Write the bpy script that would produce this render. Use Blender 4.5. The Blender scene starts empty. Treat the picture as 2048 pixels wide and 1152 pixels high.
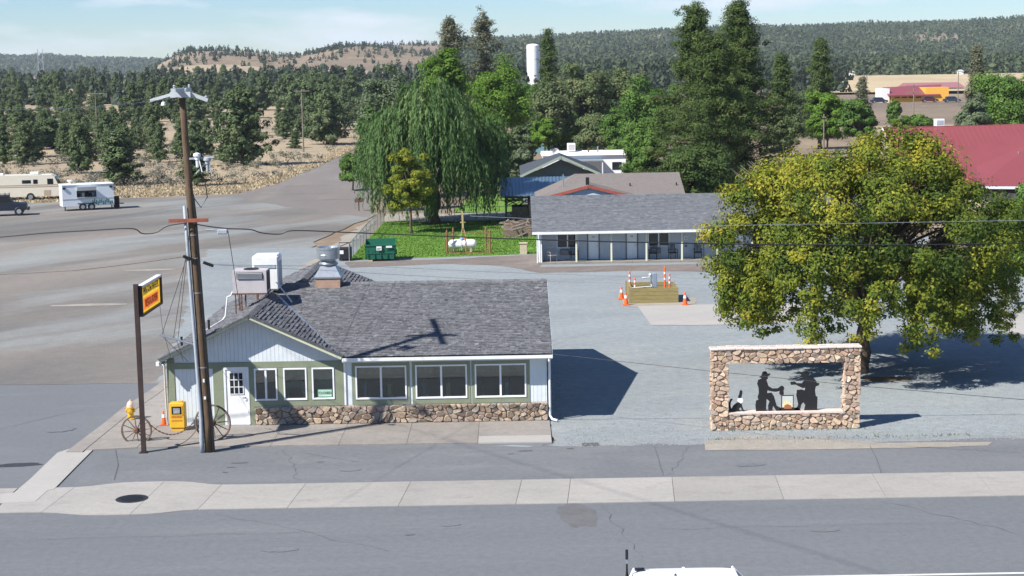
import bpy, math, random
import numpy as np
from mathutils import Vector, Matrix
random.seed(7)
rng = np.random.default_rng(7)
PI = math.pi
S = bpy.context.scene
C = bpy.context.collection

# ------------------------------------------------------------------ camera
CAM_H, FPX, PITCH, ROLL = 13.0, 3200.0, math.atan(436/3200.0), 0.017
cam = bpy.data.cameras.new('camera'); co = bpy.data.objects.new('camera', cam); C.objects.link(co)
cam.sensor_width = 36.0; cam.lens = 36.0*FPX/2048.0
cam.clip_start = 0.5; cam.clip_end = 20000
co.matrix_world = (Matrix.Translation((0, 0, CAM_H)) @ Matrix.Rotation(PI/2-PITCH, 4, 'X') @ Matrix.Rotation(-ROLL, 4, 'Z'))
S.camera = co
S.render.resolution_x, S.render.resolution_y = 1024, 576

# ------------------------------------------------------------------ sun, sky, exposure
SUN_AZ = Vector((1.0, 0.67, 0)).normalized()      # direction the shadows fall
SUN_EL = math.radians(43.3)
sd = bpy.data.lights.new('sun', 'SUN'); sd.energy = 4.4; sd.angle = math.radians(0.53); sd.color = (1.0, 0.95, 0.87)
so = bpy.data.objects.new('sun', sd); C.objects.link(so)
so.rotation_euler = (SUN_AZ*math.cos(SUN_EL) - Vector((0, 0, math.sin(SUN_EL)))).to_track_quat('-Z', 'Y').to_euler()
W = bpy.data.worlds.new('World'); S.world = W; W.use_nodes = True
nt = W.node_tree; nt.nodes.clear()
wo = nt.nodes.new('ShaderNodeOutputWorld'); bg = nt.nodes.new('ShaderNodeBackground'); sk = nt.nodes.new('ShaderNodeTexSky')
sk.sky_type = 'NISHITA'; sk.sun_disc = False; sk.sun_elevation = SUN_EL
sk.sun_rotation = math.atan2(-SUN_AZ.x, -SUN_AZ.y) % (2*PI)
sk.air_density = 1.0; sk.dust_density = 0.15; sk.ozone_density = 3.0; sk.altitude = 1200
tc = nt.nodes.new('ShaderNodeTexCoord'); mp = nt.nodes.new('ShaderNodeMapping'); mp.inputs['Scale'].default_value = (9, 9, 42)
mp.inputs['Location'].default_value = (1.3, 0.4, 0.8)
nz = nt.nodes.new('ShaderNodeTexNoise'); nz.inputs['Scale'].default_value = 1.0; nz.inputs['Detail'].default_value = 7; nz.inputs['Roughness'].default_value = 0.55
rp = nt.nodes.new('ShaderNodeValToRGB'); rp.color_ramp.elements[0].position = 0.50; rp.color_ramp.elements[1].position = 0.68
rp.color_ramp.elements[0].color = (0.0, 0.0, 0.0, 1); rp.color_ramp.elements[1].color = (0.85, 0.85, 0.85, 1)
hv = nt.nodes.new('ShaderNodeHueSaturation'); hv.inputs['Saturation'].default_value = 1.5; hv.inputs['Value'].default_value = 1.0
mx = nt.nodes.new('ShaderNodeMix'); mx.data_type = 'RGBA'
mx.inputs['B'].default_value = (6.9, 7.5, 8.3, 1)
L = nt.links.new
L(tc.outputs['Generated'], mp.inputs['Vector']); L(mp.outputs['Vector'], nz.inputs['Vector']); L(nz.outputs['Fac'], rp.inputs['Fac'])
tn = nt.nodes.new('ShaderNodeVectorMath'); tn.operation = 'MULTIPLY'; tn.inputs[1].default_value = (.83, .865, 1.0)
L(sk.outputs['Color'], hv.inputs['Color']); L(hv.outputs['Color'], tn.inputs[0]); L(tn.outputs['Vector'], mx.inputs['A']); L(rp.outputs['Color'], mx.inputs['Factor'])
L(mx.outputs['Result'], bg.inputs['Color']); L(bg.outputs['Background'], wo.inputs['Surface'])
bg.inputs['Strength'].default_value = 0.064
S.view_settings.view_transform = 'Standard'; S.view_settings.look = 'None'
S.view_settings.exposure = 0.98; S.view_settings.gamma = 1.0; S.view_settings.use_curve_mapping = False

# ------------------------------------------------------------------ helpers
def ray(px, py):
    u = (px-1024)/FPX; v = (576-py)/FPX
    c, s = math.cos(ROLL), math.sin(ROLL)
    u, v = u*c+v*s, -u*s+v*c
    return (u, math.cos(PITCH)+v*math.sin(PITCH), -math.sin(PITCH)+v*math.cos(PITCH))
def P(px, py, z=0.0):                       # survey: where a sight line meets height z
    r = ray(px, py); t = (z-CAM_H)/r[2]; return (r[0]*t, r[1]*t, z)
def Q(px, py, Y):                           # survey: where a sight line meets distance Y
    r = ray(px, py); t = Y/r[1]; return (r[0]*t, Y, CAM_H+r[2]*t)

def sstep(t): t = np.clip(t, 0, 1); return t*t*(3-2*t)
def vnoise(x, y, seed=0):
    x = np.asarray(x, float); y = np.asarray(y, float)
    xi = np.floor(x).astype(np.int64); yi = np.floor(y).astype(np.int64); fx = x-xi; fy = y-yi
    def h(a, b):
        n = np.sin(a*127.1+b*311.7+seed*74.7)*43758.5453; return n-np.floor(n)
    fx = fx*fx*(3-2*fx); fy = fy*fy*(3-2*fy)
    return (h(xi, yi)*(1-fx)+h(xi+1, yi)*fx)*(1-fy)+(h(xi, yi+1)*(1-fx)+h(xi+1, yi+1)*fx)*fy
SKA = np.array([(-1500, 120), (-300, 128), (0, 124), (30, 128), (60, 129), (110, 126), (150, 128), (200, 132), (260, 133), (330, 134), (420, 150), (3500, 150)], float)
SKB = np.array([(-1500, 250), (230, 250), (300, 150), (335, 130), (368, 113), (395, 106), (440, 104), (510, 108), (560, 118), (600, 121), (640, 113), (690, 102), (800, 95),
                (900, 89), (1010, 88), (1060, 85), (1150, 81), (1250, 77), (1350, 71), (1500, 67), (1600, 69), (1750, 65), (1900, 60), (2000, 54), (2048, 50), (2400, 32), (3500, 20)], float)
def terrain_z(x, y):
    x = np.asarray(x, float); y = np.asarray(y, float)
    d = np.maximum(y, 1.0); px = 1024+FPX*x/d
    yh = 140+ROLL*(1024-px)
    base = 0.012*np.clip(y-255, 0, 800)
    RB = np.interp(px, [300, 700, 1200, 2048, 3000], [1650, 1800, 2250, 2600, 2900])
    zB = CAM_H+(yh-np.interp(px, SKB[:, 0], SKB[:, 1]))/FPX*RB
    d0 = RB*0.52
    g = sstep((d-d0)/(RB-d0))
    lump = (vnoise(x/170, y/170, 1)-.5)*18+(vnoise(x/70, y/70, 2)-.5)*9
    hB = (zB-base)*g+lump*np.sin(PI*np.clip((d-d0)/(RB-d0), 0, 1))*np.clip((zB-base)/30, 0, 1)
    hB = np.where(d > RB, (zB-base)*(1-0.25*sstep((d-RB)/900)), hB)
    hB = np.maximum(hB, 0)
    RA = 4300.0
    zA = CAM_H+(yh-np.interp(px, SKA[:, 0], SKA[:, 1]))/FPX*RA
    gA = sstep((d-2600)/(RA-2600)); hA = np.maximum((zA-base)*gA, 0)
    z = base+np.maximum(hB, hA)
    return np.where(y < 255, 0.0, z)
def PT(px, py):                              # sight line to the terrain
    r = ray(px, py); t = 60.0
    while t < 6000:
        x, y, z = r[0]*t, r[1]*t, CAM_H+r[2]*t
        if z <= float(terrain_z(x, y)): return (x, y, float(terrain_z(x, y)))
        t *= 1.003
    return (r[0]*t, r[1]*t, 0)

def tag(o, label=None, cat=None, group=None, kind=None):
    if label: o['label'] = label
    if cat: o['category'] = cat
    if group: o['group'] = group
    if kind: o['kind'] = kind
    return o
ORIG = {}
def thing(name, label, cat, loc=(0, 0, 0), group=None, rz=0.0):
    o = bpy.data.objects.new(name, None); C.objects.link(o); o.empty_display_size = 0.3
    o.location = loc; o.rotation_euler = (0, 0, rz); ORIG[o.name] = Vector(loc)
    return tag(o, label, cat, group)
class MB:
    def __init__(s): s.v = []; s.f = []; s.m = []; s.t = []; s.cm = 0; s.ct = None
    def add(s, vs, fs):
        n = len(s.v); s.v.extend(vs)
        for f in fs: s.f.append([i+n for i in f]); s.m.append(s.cm)
        if s.ct is not None or s.t:
            while len(s.t) < n: s.t.append(0.5)
            s.t.extend([0.5 if s.ct is None else s.ct]*len(vs))
        return s
    def box(s, x0, x1, y0, y1, z0, z1):
        return s.add([(x0, y0, z0), (x1, y0, z0), (x1, y1, z0), (x0, y1, z0), (x0, y0, z1), (x1, y0, z1), (x1, y1, z1), (x0, y1, z1)],
                     [(0, 3, 2, 1), (4, 5, 6, 7), (0, 1, 5, 4), (1, 2, 6, 5), (2, 3, 7, 6), (3, 0, 4, 7)])
    def cbox(s, c, sx, sy, sz, b=0.0):       # centred on base, optional chamfer
        x, y, z = c
        if b <= 0: return s.box(x-sx/2, x+sx/2, y-sy/2, y+sy/2, z, z+sz)
        rings = [(z, b), (z+b, 0), (z+sz-b, 0), (z+sz, b)]
        vs = []; fs = []
        for zz, ins in rings:
            hx, hy = sx/2-ins, sy/2-ins; k = b*.7
            vs += [(x-hx+k, y-hy, zz), (x+hx-k, y-hy, zz), (x+hx, y-hy+k, zz), (x+hx, y+hy-k, zz), (x+hx-k, y+hy, zz), (x-hx+k, y+hy, zz), (x-hx, y+hy-k, zz), (x-hx, y-hy+k, zz)]
        for r in range(3):
            for i in range(8):
                j = (i+1) % 8; fs.append((r*8+i, r*8+j, r*8+8+j, r*8+8+i))
        fs.append(tuple(range(7, -1, -1))); fs.append(tuple(range(24, 32)))
        return s.add(vs, fs)
    def tube(s, pts, rad, n=8, cap=True):
        pts = [Vector(p) for p in pts]; k = len(pts)
        if not hasattr(rad, '__len__'): rad = [rad]*k
        vs = []; fs = []; ref = None
        for i, p in enumerate(pts):
            d = (pts[min(i+1, k-1)]-pts[max(i-1, 0)]).normalized()
            if ref is None or abs(d.dot(ref)) > .95: ref = Vector((0, 0, 1)) if abs(d.z) < .9 else Vector((1, 0, 0))
            a = d.cross(ref).normalized(); b = a.cross(d).normalized(); ref = b
            for j in range(n):
                t = 2*PI*j/n; vs.append(tuple(p+a*(rad[i]*math.cos(t))+b*(rad[i]*math.sin(t))))
        for i in range(k-1):
            for j in range(n):
                l = (j+1) % n; fs.append((i*n+l, i*n+j, (i+1)*n+j, (i+1)*n+l))
        if cap: fs.append(tuple(range(n))); fs.append(tuple((k-1)*n+j for j in range(n-1, -1, -1)))
        return s.add(vs, fs)
    def cyl(s, x, y, z0, z1, r0, r1=None, n=16): return s.tube([(x, y, z0), (x, y, z1)], [r0, r0 if r1 is None else r1], n)
    def lathe(s, c, prof, n=20, axis='z'):
        vs = []; fs = []; m = len(prof)
        for r, h in prof:
            for j in range(n):
                t = 2*PI*j/n; a, b = r*math.cos(t), r*math.sin(t)
                vs.append({'z': (c[0]+a, c[1]+b, c[2]+h), 'x': (c[0]+h, c[1]+a, c[2]+b), 'y': (c[0]+b, c[1]+h, c[2]+a)}[axis])
        for i in range(m-1):
            for j in range(n):
                l = (j+1) % n; fs.append((i*n+j, i*n+l, (i+1)*n+l, (i+1)*n+j))
        if prof[0] != prof[-1]: fs.append(tuple(range(n-1, -1, -1))); fs.append(tuple((m-1)*n+j for j in range(n)))
        return s.add(vs, fs)
    def prism(s, poly, vec):                  # planar polygon of 3-D points, extruded
        n = len(poly); v2 = [(p[0]+vec[0], p[1]+vec[1], p[2]+vec[2]) for p in poly]
        fs = [tuple(range(n)), tuple(range(2*n-1, n-1, -1))]+[((i+1) % n, i, n+i, n+(i+1) % n) for i in range(n)]
        return s.add(list(poly)+v2, fs)
    def bar(s, a, b, w, h=None):              # rectangular bar between two points
        a = Vector(a); b = Vector(b); h = h or w; d = (b-a).normalized()
        up = Vector((0, 0, 1)) if abs(d.z) < .95 else Vector((0, 1, 0))
        x = d.cross(up).normalized()*w/2; y = x.cross(d).normalized()*h/2
        vs = [tuple(p+i*x+j*y) for p in (a, b) for i, j in ((-1, -1), (1, -1), (1, 1), (-1, 1))]
        return s.add(vs, [(0, 1, 2, 3), (7, 6, 5, 4), (0, 4, 5, 1), (1, 5, 6, 2), (2, 6, 7, 3), (3, 7, 4, 0)])
    def build(s, name, mats, parent=None, local=False, smooth=False, kind=None):
        me = bpy.data.meshes.new(name)
        o0 = Vector((0, 0, 0)) if (parent is None or local) else ORIG[parent.name]
        vs = s.v if o0.length == 0 else [(a[0]-o0.x, a[1]-o0.y, a[2]-o0.z) for a in s.v]
        me.from_pydata(vs, [], s.f)
        if not isinstance(mats, (list, tuple)): mats = [mats]
        for m in mats: me.materials.append(m)
        if len(mats) > 1: me.polygons.foreach_set('material_index', s.m)
        if s.t:
            while len(s.t) < len(s.v): s.t.append(.5)
            at = me.attributes.new('tint', 'FLOAT', 'POINT'); at.data.foreach_set('value', s.t)
        if smooth: me.polygons.foreach_set('use_smooth', [True]*len(s.f))
        me.update()
        o = bpy.data.objects.new(name, me); C.objects.link(o)
        if parent is not None: o.parent = parent; ORIG[o.name] = ORIG.get(parent.name, Vector((0, 0, 0)))
        else: ORIG[o.name] = Vector((0, 0, 0))
        if kind: o['kind'] = kind
        return o
def arr_mesh(name, V, F, mat, tint=None, parent=None, local=True, smooth=False, kind=None):
    # V (n,3), F (m,k) numpy arrays
    me = bpy.data.meshes.new(name); V = np.asarray(V, np.float32); F = np.asarray(F, np.int32)
    if parent is not None and not local: V = V-np.array(ORIG[parent.name], np.float32)
    k = F.shape[1]; me.vertices.add(len(V)); me.vertices.foreach_set('co', V.ravel())
    me.loops.add(F.size); me.loops.foreach_set('vertex_index', F.ravel())
    me.polygons.add(len(F)); me.polygons.foreach_set('loop_start', np.arange(0, F.size, k, dtype=np.int32)); me.polygons.foreach_set('loop_total', np.full(len(F), k, np.int32))
    if smooth: me.polygons.foreach_set('use_smooth', np.ones(len(F), bool))
    me.materials.append(mat); me.update(calc_edges=True)
    if tint is not None:
        at = me.attributes.new('tint', 'FLOAT', 'POINT'); at.data.foreach_set('value', np.asarray(tint, np.float32))
    o = bpy.data.objects.new(name, me); C.objects.link(o)
    if parent is not None: o.parent = parent
    if kind: o['kind'] = kind
    return o
def copy_tree(o, parent=None):
    c = o.copy(); C.objects.link(c); c.parent = parent
    for ch in list(o.children): copy_tree(ch, c)
    return c

# ------------------------------------------------------------------ materials
def newmat(name):
    m = bpy.data.materials.new(name); m.use_nodes = True; n = m.node_tree; b = n.nodes['Principled BSDF']; return m, n, b
def mat(name, col, rough=.7, var=.0, scale=3.0, col2=None, bump=0., bscale=40., metal=0., spec=.3, tint=0., stretch=None, obj=True):
    m, n, b = newmat(name); N = n.nodes.new; Lk = n.links.new
    b.inputs['Roughness'].default_value = rough; b.inputs['Metallic'].default_value = metal; b.inputs['Specular IOR Level'].default_value = spec
    g = N('ShaderNodeNewGeometry'); src = g.outputs['Position']
    if stretch:
        mpn = N('ShaderNodeMapping'); mpn.inputs['Scale'].default_value = stretch; Lk(src, mpn.inputs['Vector']); src = mpn.outputs['Vector']
    base = N('ShaderNodeRGB'); base.outputs[0].default_value = (*col, 1); out = base.outputs[0]
    if var > 0 or col2:
        no = N('ShaderNodeTexNoise'); no.inputs['Scale'].default_value = scale; no.inputs['Detail'].default_value = 8; no.inputs['Roughness'].default_value = .65
        Lk(src, no.inputs['Vector']); r = N('ShaderNodeValToRGB'); r.color_ramp.elements[0].position = .32; r.color_ramp.elements[1].position = .68
        Lk(no.outputs['Fac'], r.inputs['Fac'])
        c2 = col2 or tuple(max(0, c*(1-var)) for c in col); c1 = col if col2 else tuple(c*(1+var*.6) for c in col)
        r.color_ramp.elements[0].color = (*c2, 1); r.color_ramp.elements[1].color = (*c1, 1); out = r.outputs['Color']
    if tint > 0:
        at = N('ShaderNodeAttribute'); at.attribute_name = 'tint'; ma = N('ShaderNodeMapRange'); ma.inputs['To Min'].default_value = 1-tint; ma.inputs['To Max'].default_value = 1+tint
        Lk(at.outputs['Fac'], ma.inputs['Value']); mm = N('ShaderNodeVectorMath'); mm.operation = 'SCALE'; Lk(out, mm.inputs[0]); Lk(ma.outputs['Result'], mm.inputs['Scale']); out = mm.outputs['Vector']
    Lk(out, b.inputs['Base Color'])
    if bump > 0:
        n2 = N('ShaderNodeTexNoise'); n2.inputs['Scale'].default_value = bscale; n2.inputs['Detail'].default_value = 5; Lk(src, n2.inputs['Vector'])
        bp = N('ShaderNodeBump'); bp.inputs['Strength'].default_value = bump; bp.inputs['Distance'].default_value = .02; Lk(n2.outputs['Fac'], bp.inputs['Height']); Lk(bp.outputs['Normal'], b.inputs['Normal'])
    return m
def ramp_mat(name, stops, rough=.8, attr='tint', transl=0., spec=.2, noise=0):
    m, n, b = newmat(name); N = n.nodes.new; Lk = n.links.new
    at = N('ShaderNodeAttribute'); at.attribute_name = attr; r = N('ShaderNodeValToRGB')
    e = r.color_ramp.elements
    while len(e) < len(stops): e.new(.5)
    for i, (p, c) in enumerate(stops): e[i].position = p; e[i].color = (*c, 1)
    Lk(at.outputs['Fac'], r.inputs['Fac']); out = r.outputs['Color']
    if noise > 0:
        g = N('ShaderNodeNewGeometry'); no = N('ShaderNodeTexNoise'); no.inputs['Scale'].default_value = 14; no.inputs['Detail'].default_value = 6; Lk(g.outputs['Position'], no.inputs['Vector'])
        ma = N('ShaderNodeMapRange'); ma.inputs['To Min'].default_value = 1-noise; ma.inputs['To Max'].default_value = 1+noise; ma.inputs['From Min'].default_value = .3; ma.inputs['From Max'].default_value = .7
        Lk(no.outputs['Fac'], ma.inputs['Value']); mm = N('ShaderNodeVectorMath'); mm.operation = 'SCALE'; Lk(out, mm.inputs[0]); Lk(ma.outputs['Result'], mm.inputs['Scale']); out = mm.outputs['Vector']
    Lk(out, b.inputs['Base Color']); b.inputs['Roughness'].default_value = rough; b.inputs['Specular IOR Level'].default_value = spec
    if transl > 0:
        t = N('ShaderNodeBsdfTranslucent'); Lk(out, t.inputs['Color']); mxs = N('ShaderNodeMixShader'); mxs.inputs['Fac'].default_value = transl
        Lk(b.outputs['BSDF'], mxs.inputs[1]); Lk(t.outputs['BSDF'], mxs.inputs[2]); Lk(mxs.outputs['Shader'], n.nodes['Material Output'].inputs['Surface'])
    return m
def ground_mat(name, c1, c2, c3, s1=.08, s2=.5, st=(1, 1, 1), speck=.12, sscale=30, bump=.25, cover=.5, rough=.92, rot=0., orand=.02):
    # broad patches, smaller wear, fine stone speckle
    m, n, b = newmat(name); N = n.nodes.new; Lk = n.links.new
    g = N('ShaderNodeNewGeometry'); mpn = N('ShaderNodeMapping'); mpn.vector_type = 'TEXTURE'; mpn.inputs['Scale'].default_value = tuple(1/q for q in st); mpn.inputs['Rotation'].default_value = (0, 0, rot); Lk(g.outputs['Position'], mpn.inputs['Vector'])
    def noise(sc, det, src, dist=0.):
        k = N('ShaderNodeTexNoise'); k.inputs['Scale'].default_value = sc; k.inputs['Detail'].default_value = det; k.inputs['Roughness'].default_value = .6; k.inputs['Distortion'].default_value = dist; Lk(src, k.inputs['Vector']); return k.outputs['Fac']
    def mixc(f, a, bb, lo, hi):
        r = N('ShaderNodeMapRange'); r.inputs['From Min'].default_value = lo; r.inputs['From Max'].default_value = hi; Lk(f, r.inputs['Value'])
        k = N('ShaderNodeMix'); k.data_type = 'RGBA'; Lk(r.outputs['Result'], k.inputs['Factor'])
        for key, val in (('A', a), ('B', bb)):
            if isinstance(val, tuple): k.inputs[key].default_value = (*val, 1)
            else: Lk(val, k.inputs[key])
        return k.outputs['Result']
    o = mixc(noise(s1, 6, mpn.outputs['Vector'], .6), c1, c2, .35, .65)
    o = mixc(noise(s2, 8, mpn.outputs['Vector'], .3), o, c3, cover, cover+.3)
    f = noise(sscale, 3, g.outputs['Position']); r = N('ShaderNodeMapRange'); r.inputs['From Min'].default_value = .3; r.inputs['From Max'].default_value = .7; r.inputs['To Min'].default_value = 1-speck; r.inputs['To Max'].default_value = 1+speck; Lk(f, r.inputs['Value'])
    f2 = noise(sscale*.18, 4, g.outputs['Position']); r2 = N('ShaderNodeMapRange'); r2.inputs['From Min'].default_value = .3; r2.inputs['From Max'].default_value = .7; r2.inputs['To Min'].default_value = 1-speck*.6; r2.inputs['To Max'].default_value = 1+speck*.6; Lk(f2, r2.inputs['Value'])
    mu0 = N('ShaderNodeMath'); mu0.operation = 'MULTIPLY'; Lk(r.outputs['Result'], mu0.inputs[0]); Lk(r2.outputs['Result'], mu0.inputs[1])
    oi = N('ShaderNodeObjectInfo'); r4_ = N('ShaderNodeMapRange'); r4_.inputs['To Min'].default_value = 1-orand; r4_.inputs['To Max'].default_value = 1+orand; Lk(oi.outputs['Random'], r4_.inputs['Value'])
    mu = N('ShaderNodeMath'); mu.operation = 'MULTIPLY'; Lk(mu0.outputs[0], mu.inputs[0]); Lk(r4_.outputs['Result'], mu.inputs[1])
    vm = N('ShaderNodeVectorMath'); vm.operation = 'SCALE'; Lk(o, vm.inputs[0]); Lk(mu.outputs[0], vm.inputs['Scale']); Lk(vm.outputs['Vector'], b.inputs['Base Color'])
    bp = N('ShaderNodeBump'); bp.inputs['Strength'].default_value = bump; bp.inputs['Distance'].default_value = .03; Lk(f, bp.inputs['Height']); Lk(bp.outputs['Normal'], b.inputs['Normal'])
    b.inputs['Roughness'].default_value = rough; b.inputs['Specular IOR Level'].default_value = .15
    return m
M = {}
M['street'] = ground_mat('street_asphalt', (.156, .166, .178), (.134, .143, .155), (.176, .186, .194), .16, .7, (.12, 1, 1), .14, 26, .2, .55)
M['apron'] = ground_mat('apron_asphalt', (.164, .171, .181), (.138, .145, .155), (.192, .194, .198), .25, .9, (.4, 1, 1), .15, 26, .2, .52)
M['side'] = ground_mat('side_street_asphalt', (.148, .156, .168), (.136, .144, .157), (.172, .178, .186), .15, .5, (.35, 1, 1), .10, 24, .2, .55)
M['gravel'] = ground_mat('gravel', (.245, .272, .282), (.205, .226, .238), (.285, .295, .285), .14, .5, (.4, 1, 1), .20, 16, .6, .52, rot=.25)
M['dirtlot'] = ground_mat('dirt_lot', (.205, .184, .164), (.112, .112, .110), (.26, .29, .292), .075, .13, (.30, 1, 1), .12, 9, .3, .46, rot=.95)
M['dirtroad'] = ground_mat('dirt_road', (.20, .178, .165), (.165, .152, .143), (.235, .215, .195), .05, .2, (1, .3, 1), .1, 9, .3, .5)
M['brown'] = ground_mat('brown_dirt', (.15, .125, .112), (.19, .165, .15), (.12, .10, .09), .4, 1.2, (1, 1, 1), .18, 14, .4, .55)
M['sand'] = ground_mat('sandy_dirt', (.30, .275, .235), (.26, .24, .21), (.34, .31, .27), .4, 1.2, (1, 1, 1), .14, 14, .4, .5)
M['concrete'] = ground_mat('concrete', (.325, .31, .29), (.29, .278, .262), (.25, .235, .222), .5, 1.7, (.6, 1, 1), .10, 34, .1, .52, orand=.08)
M['conc_old'] = ground_mat('old_concrete', (.265, .245, .225), (.225, .208, .193), (.19, .178, .17), .5, 1.5, (1, 1, 1), .13, 30, .15, .5, orand=.07)
M['conc_new'] = ground_mat('pale_concrete', (.36, .345, .325), (.335, .322, .305), (.29, .275, .26), .5, 1.7, (1, 1, 1), .06, 40, .1, .65)
M['lawn'] = ground_mat('lawn', (.13, .24, .04), (.10, .20, .03), (.18, .26, .06), .35, 1.5, (1, 1, 1), .3, 8, .8, .5)
M['field'] = ground_mat('dry_field', (.37, .30, .20), (.27, .215, .155), (.20, .18, .14), .035, .10, (1, .5, 1), .16, 3, .4, .5)
M['terrain'] = ground_mat('terrain', (.26, .205, .14), (.165, .13, .10), (.13, .09, .085), .014, .045, (1, .5, 1), .16, .8, .3, .5)
M['white'] = mat('white_paint', (.72, .73, .73), .45, .08, 3)
M['siding'] = mat('pale_siding', (.62, .67, .70), .6, .07, 2.2, bump=.1)
M['green'] = mat('green_trim', (.215, .245, .170), .6, .12, 2)
M['cream'] = mat('cream_trim', (.50, .52, .38), .6, .08, 2)
M['dark'] = mat('dark', (.02, .02, .022), .6)
M['black'] = mat('black_steel', (.018, .018, .02), .5, .1, 5)
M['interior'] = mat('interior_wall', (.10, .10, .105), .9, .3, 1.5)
M['galv'] = mat('galvanised_steel', (.46, .49, .52), .32, .18, 5, metal=.75, spec=.5)
M['greymetal'] = mat('grey_painted_metal', (.33, .36, .40), .5, .12, 4)
M['hvacpaint'] = mat('weathered_unit_paint', (.45, .42, .43), .6, .12, 2.5)
M['rust'] = mat('rusty_steel', (.14, .07, .045), .8, .35, 6)
M['wood'] = mat('pole_wood', (.12, .08, .05), .85, .45, 5, stretch=(5, 5, .5), bump=.4, bscale=20)
M['roof'] = ramp_mat('roof_shingle', [(0, (.070, .072, .080)), (.45, (.122, .124, .135)), (.8, (.172, .174, .185)), (1, (.22, .22, .228))], .9, noise=.22)
M['roofb'] = ramp_mat('motel_shingle', [(0, (.085, .092, .105)), (.5, (.125, .133, .148)), (1, (.175, .182, .195))], .9, noise=.2)
M['stone'] = ramp_mat('field_stone', [(0, (.22, .16, .125)), (.2, (.31, .235, .17)), (.42, (.38, .30, .215)), (.6, (.29, .215, .18)), (.8, (.40, .335, .255)), (1, (.26, .22, .195))], .9, noise=.35)
M['stone2'] = ramp_mat('pale_field_stone', [(0, (.36, .235, .17)), (.3, (.45, .33, .235)), (.55, (.51, .40, .29)), (.8, (.42, .31, .245)), (1, (.54, .46, .36))], .9, noise=.3)
M['mortar'] = mat('mortar', (.25, .20, .165), .95, .2, 8)
M['mortar2'] = mat('pale_mortar', (.36, .28, .22), .95, .2, 8)
def glassmat(name, tintc, refl):
    m, n, b = newmat(name); N = n.nodes.new; Lk = n.links.new
    t = N('ShaderNodeBsdfTransparent'); t.inputs['Color'].default_value = (*tintc, 1); g = N('ShaderNodeBsdfGlossy'); g.inputs['Roughness'].default_value = .03; g.inputs['Color'].default_value = (.9, .95, 1, 1)
    f = N('ShaderNodeFresnel'); f.inputs['IOR'].default_value = refl; mxs = N('ShaderNodeMixShader'); Lk(f.outputs['Fac'], mxs.inputs['Fac']); Lk(t.outputs[0], mxs.inputs[1]); Lk(g.outputs[0], mxs.inputs[2]); Lk(mxs.outputs[0], n.nodes['Material Output'].inputs['Surface'])
    return m
M['glass'] = glassmat('window_glass', (.72, .78, .76), 1.85)
M['dglass'] = mat('dark_glass', (.015, .02, .028), .06, spec=.6)

def tri_extr(name, pts, z, m, parent=None, kind='structure', depth=0.0):
    mb = MB()
    if depth: mb.prism([(p[0], p[1], z) for p in pts][::-1], (0, 0, -depth))
    else: mb.add([(p[0], p[1], z) for p in pts], [tuple(range(len(pts)))])
    return mb.build(name, m, parent, kind=kind)
def rough(pts, step=1.2, amp=.18, seed=1):
    r = random.Random(seed); out = []
    for i in range(len(pts)):
        a = pts[i]; b = pts[(i+1) % len(pts)]; d = math.hypot(b[0]-a[0], b[1]-a[1]); n = max(1, int(d/step)) if d < 200 else 1
        for k in range(n):
            t = k/n; j = amp*(1+d/120.0*.5) if 0 < k else 0
            out.append((a[0]+(b[0]-a[0])*t+r.uniform(-j, j), a[1]+(b[1]-a[1])*t+r.uniform(-j, j)))
    return out
pp = lambda *a: [P(x, y)[:2] for x, y in a]

# ------------------------------------------------------------------ terrain and ground sheets
ys = np.concatenate([[-320, -100, 0], np.arange(60, 900, 20), np.arange(900, 3200, 28), np.arange(3250, 6200, 150)]).astype(float)
xs = np.concatenate([np.arange(-3600, -1500, 90), np.arange(-1500, 1501, 22), np.arange(1560, 3700, 90)]).astype(float)
X, Y = np.meshgrid(xs, ys); Z = terrain_z(X, Y)-.05
Z += np.where(Y > 300, (vnoise(X/25, Y/25, 5)-.5)*1.2*np.clip((Y-300)/200, 0, 1), 0)
nx = len(xs); idx = np.arange(len(ys)-1)[:, None]*nx+np.arange(nx-1)[None, :]
F = np.stack([idx, idx+1, idx+nx+1, idx+nx], -1).reshape(-1, 4)
arr_mesh('ground', np.stack([X, Y, Z], -1).reshape(-1, 3), F, M['terrain'], smooth=True, kind='structure')
# dry grass field left, between the lots and the hills
fx = [(-420, 160), (-52.5, 172)]+pp((0, 402), (110, 398), (240, 388), (330, 388), (480, 381), (560, 361), (640, 330), (690, 312))+[(-24, 300), (-60, 420), (-200, 600), (-520, 600)]
def drape(name, pts, m, dz, step=18):
    # grid clipped to polygon bounding box, following the terrain
    xs_ = np.arange(min(p[0] for p in pts), max(p[0] for p in pts), step); ys_ = np.arange(min(p[1] for p in pts), max(p[1] for p in pts), step)
    Xg, Yg = np.meshgrid(xs_, ys_); Zg = terrain_z(Xg, Yg)+dz; n_ = len(xs_)
    id_ = np.arange(len(ys_)-1)[:, None]*n_+np.arange(n_-1)[None, :]
    return Xg, Yg, Zg, np.stack([id_, id_+1, id_+n_+1, id_+n_], -1).reshape(-1, 4)
tri_extr('street', [(-260, -60), (300, -60), (300, 47.1), (-260, 47.1)], 0.0, M['street'])
EL = P(1750, 1151)[1]-.07
tri_extr('edge_line', [(-60, EL), (120, EL), (120, EL+.13), (-60, EL+.13)], 0.004, mat('road_paint', (.62, .62, .6), .7, .15, 6))
tri_extr('parking_apron', [(-14.2, 49.7), (300, 49.7), (300, 55.2), (-14.2, 55.2)], 0.0, M['apron'])
tri_extr('gravel_lot', rough([(-1.0, 54.55), (9.5, 54.3), (30, 54.4), (90, 54.0), (90, 120), (-23, 120), (-20, 100), (-17, 80), (-14.2, 60), (-12.6, 60), (1.2, 60), (1.35, 54.7)], .7, .2, 3), 0.004, M['gravel'])
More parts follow.
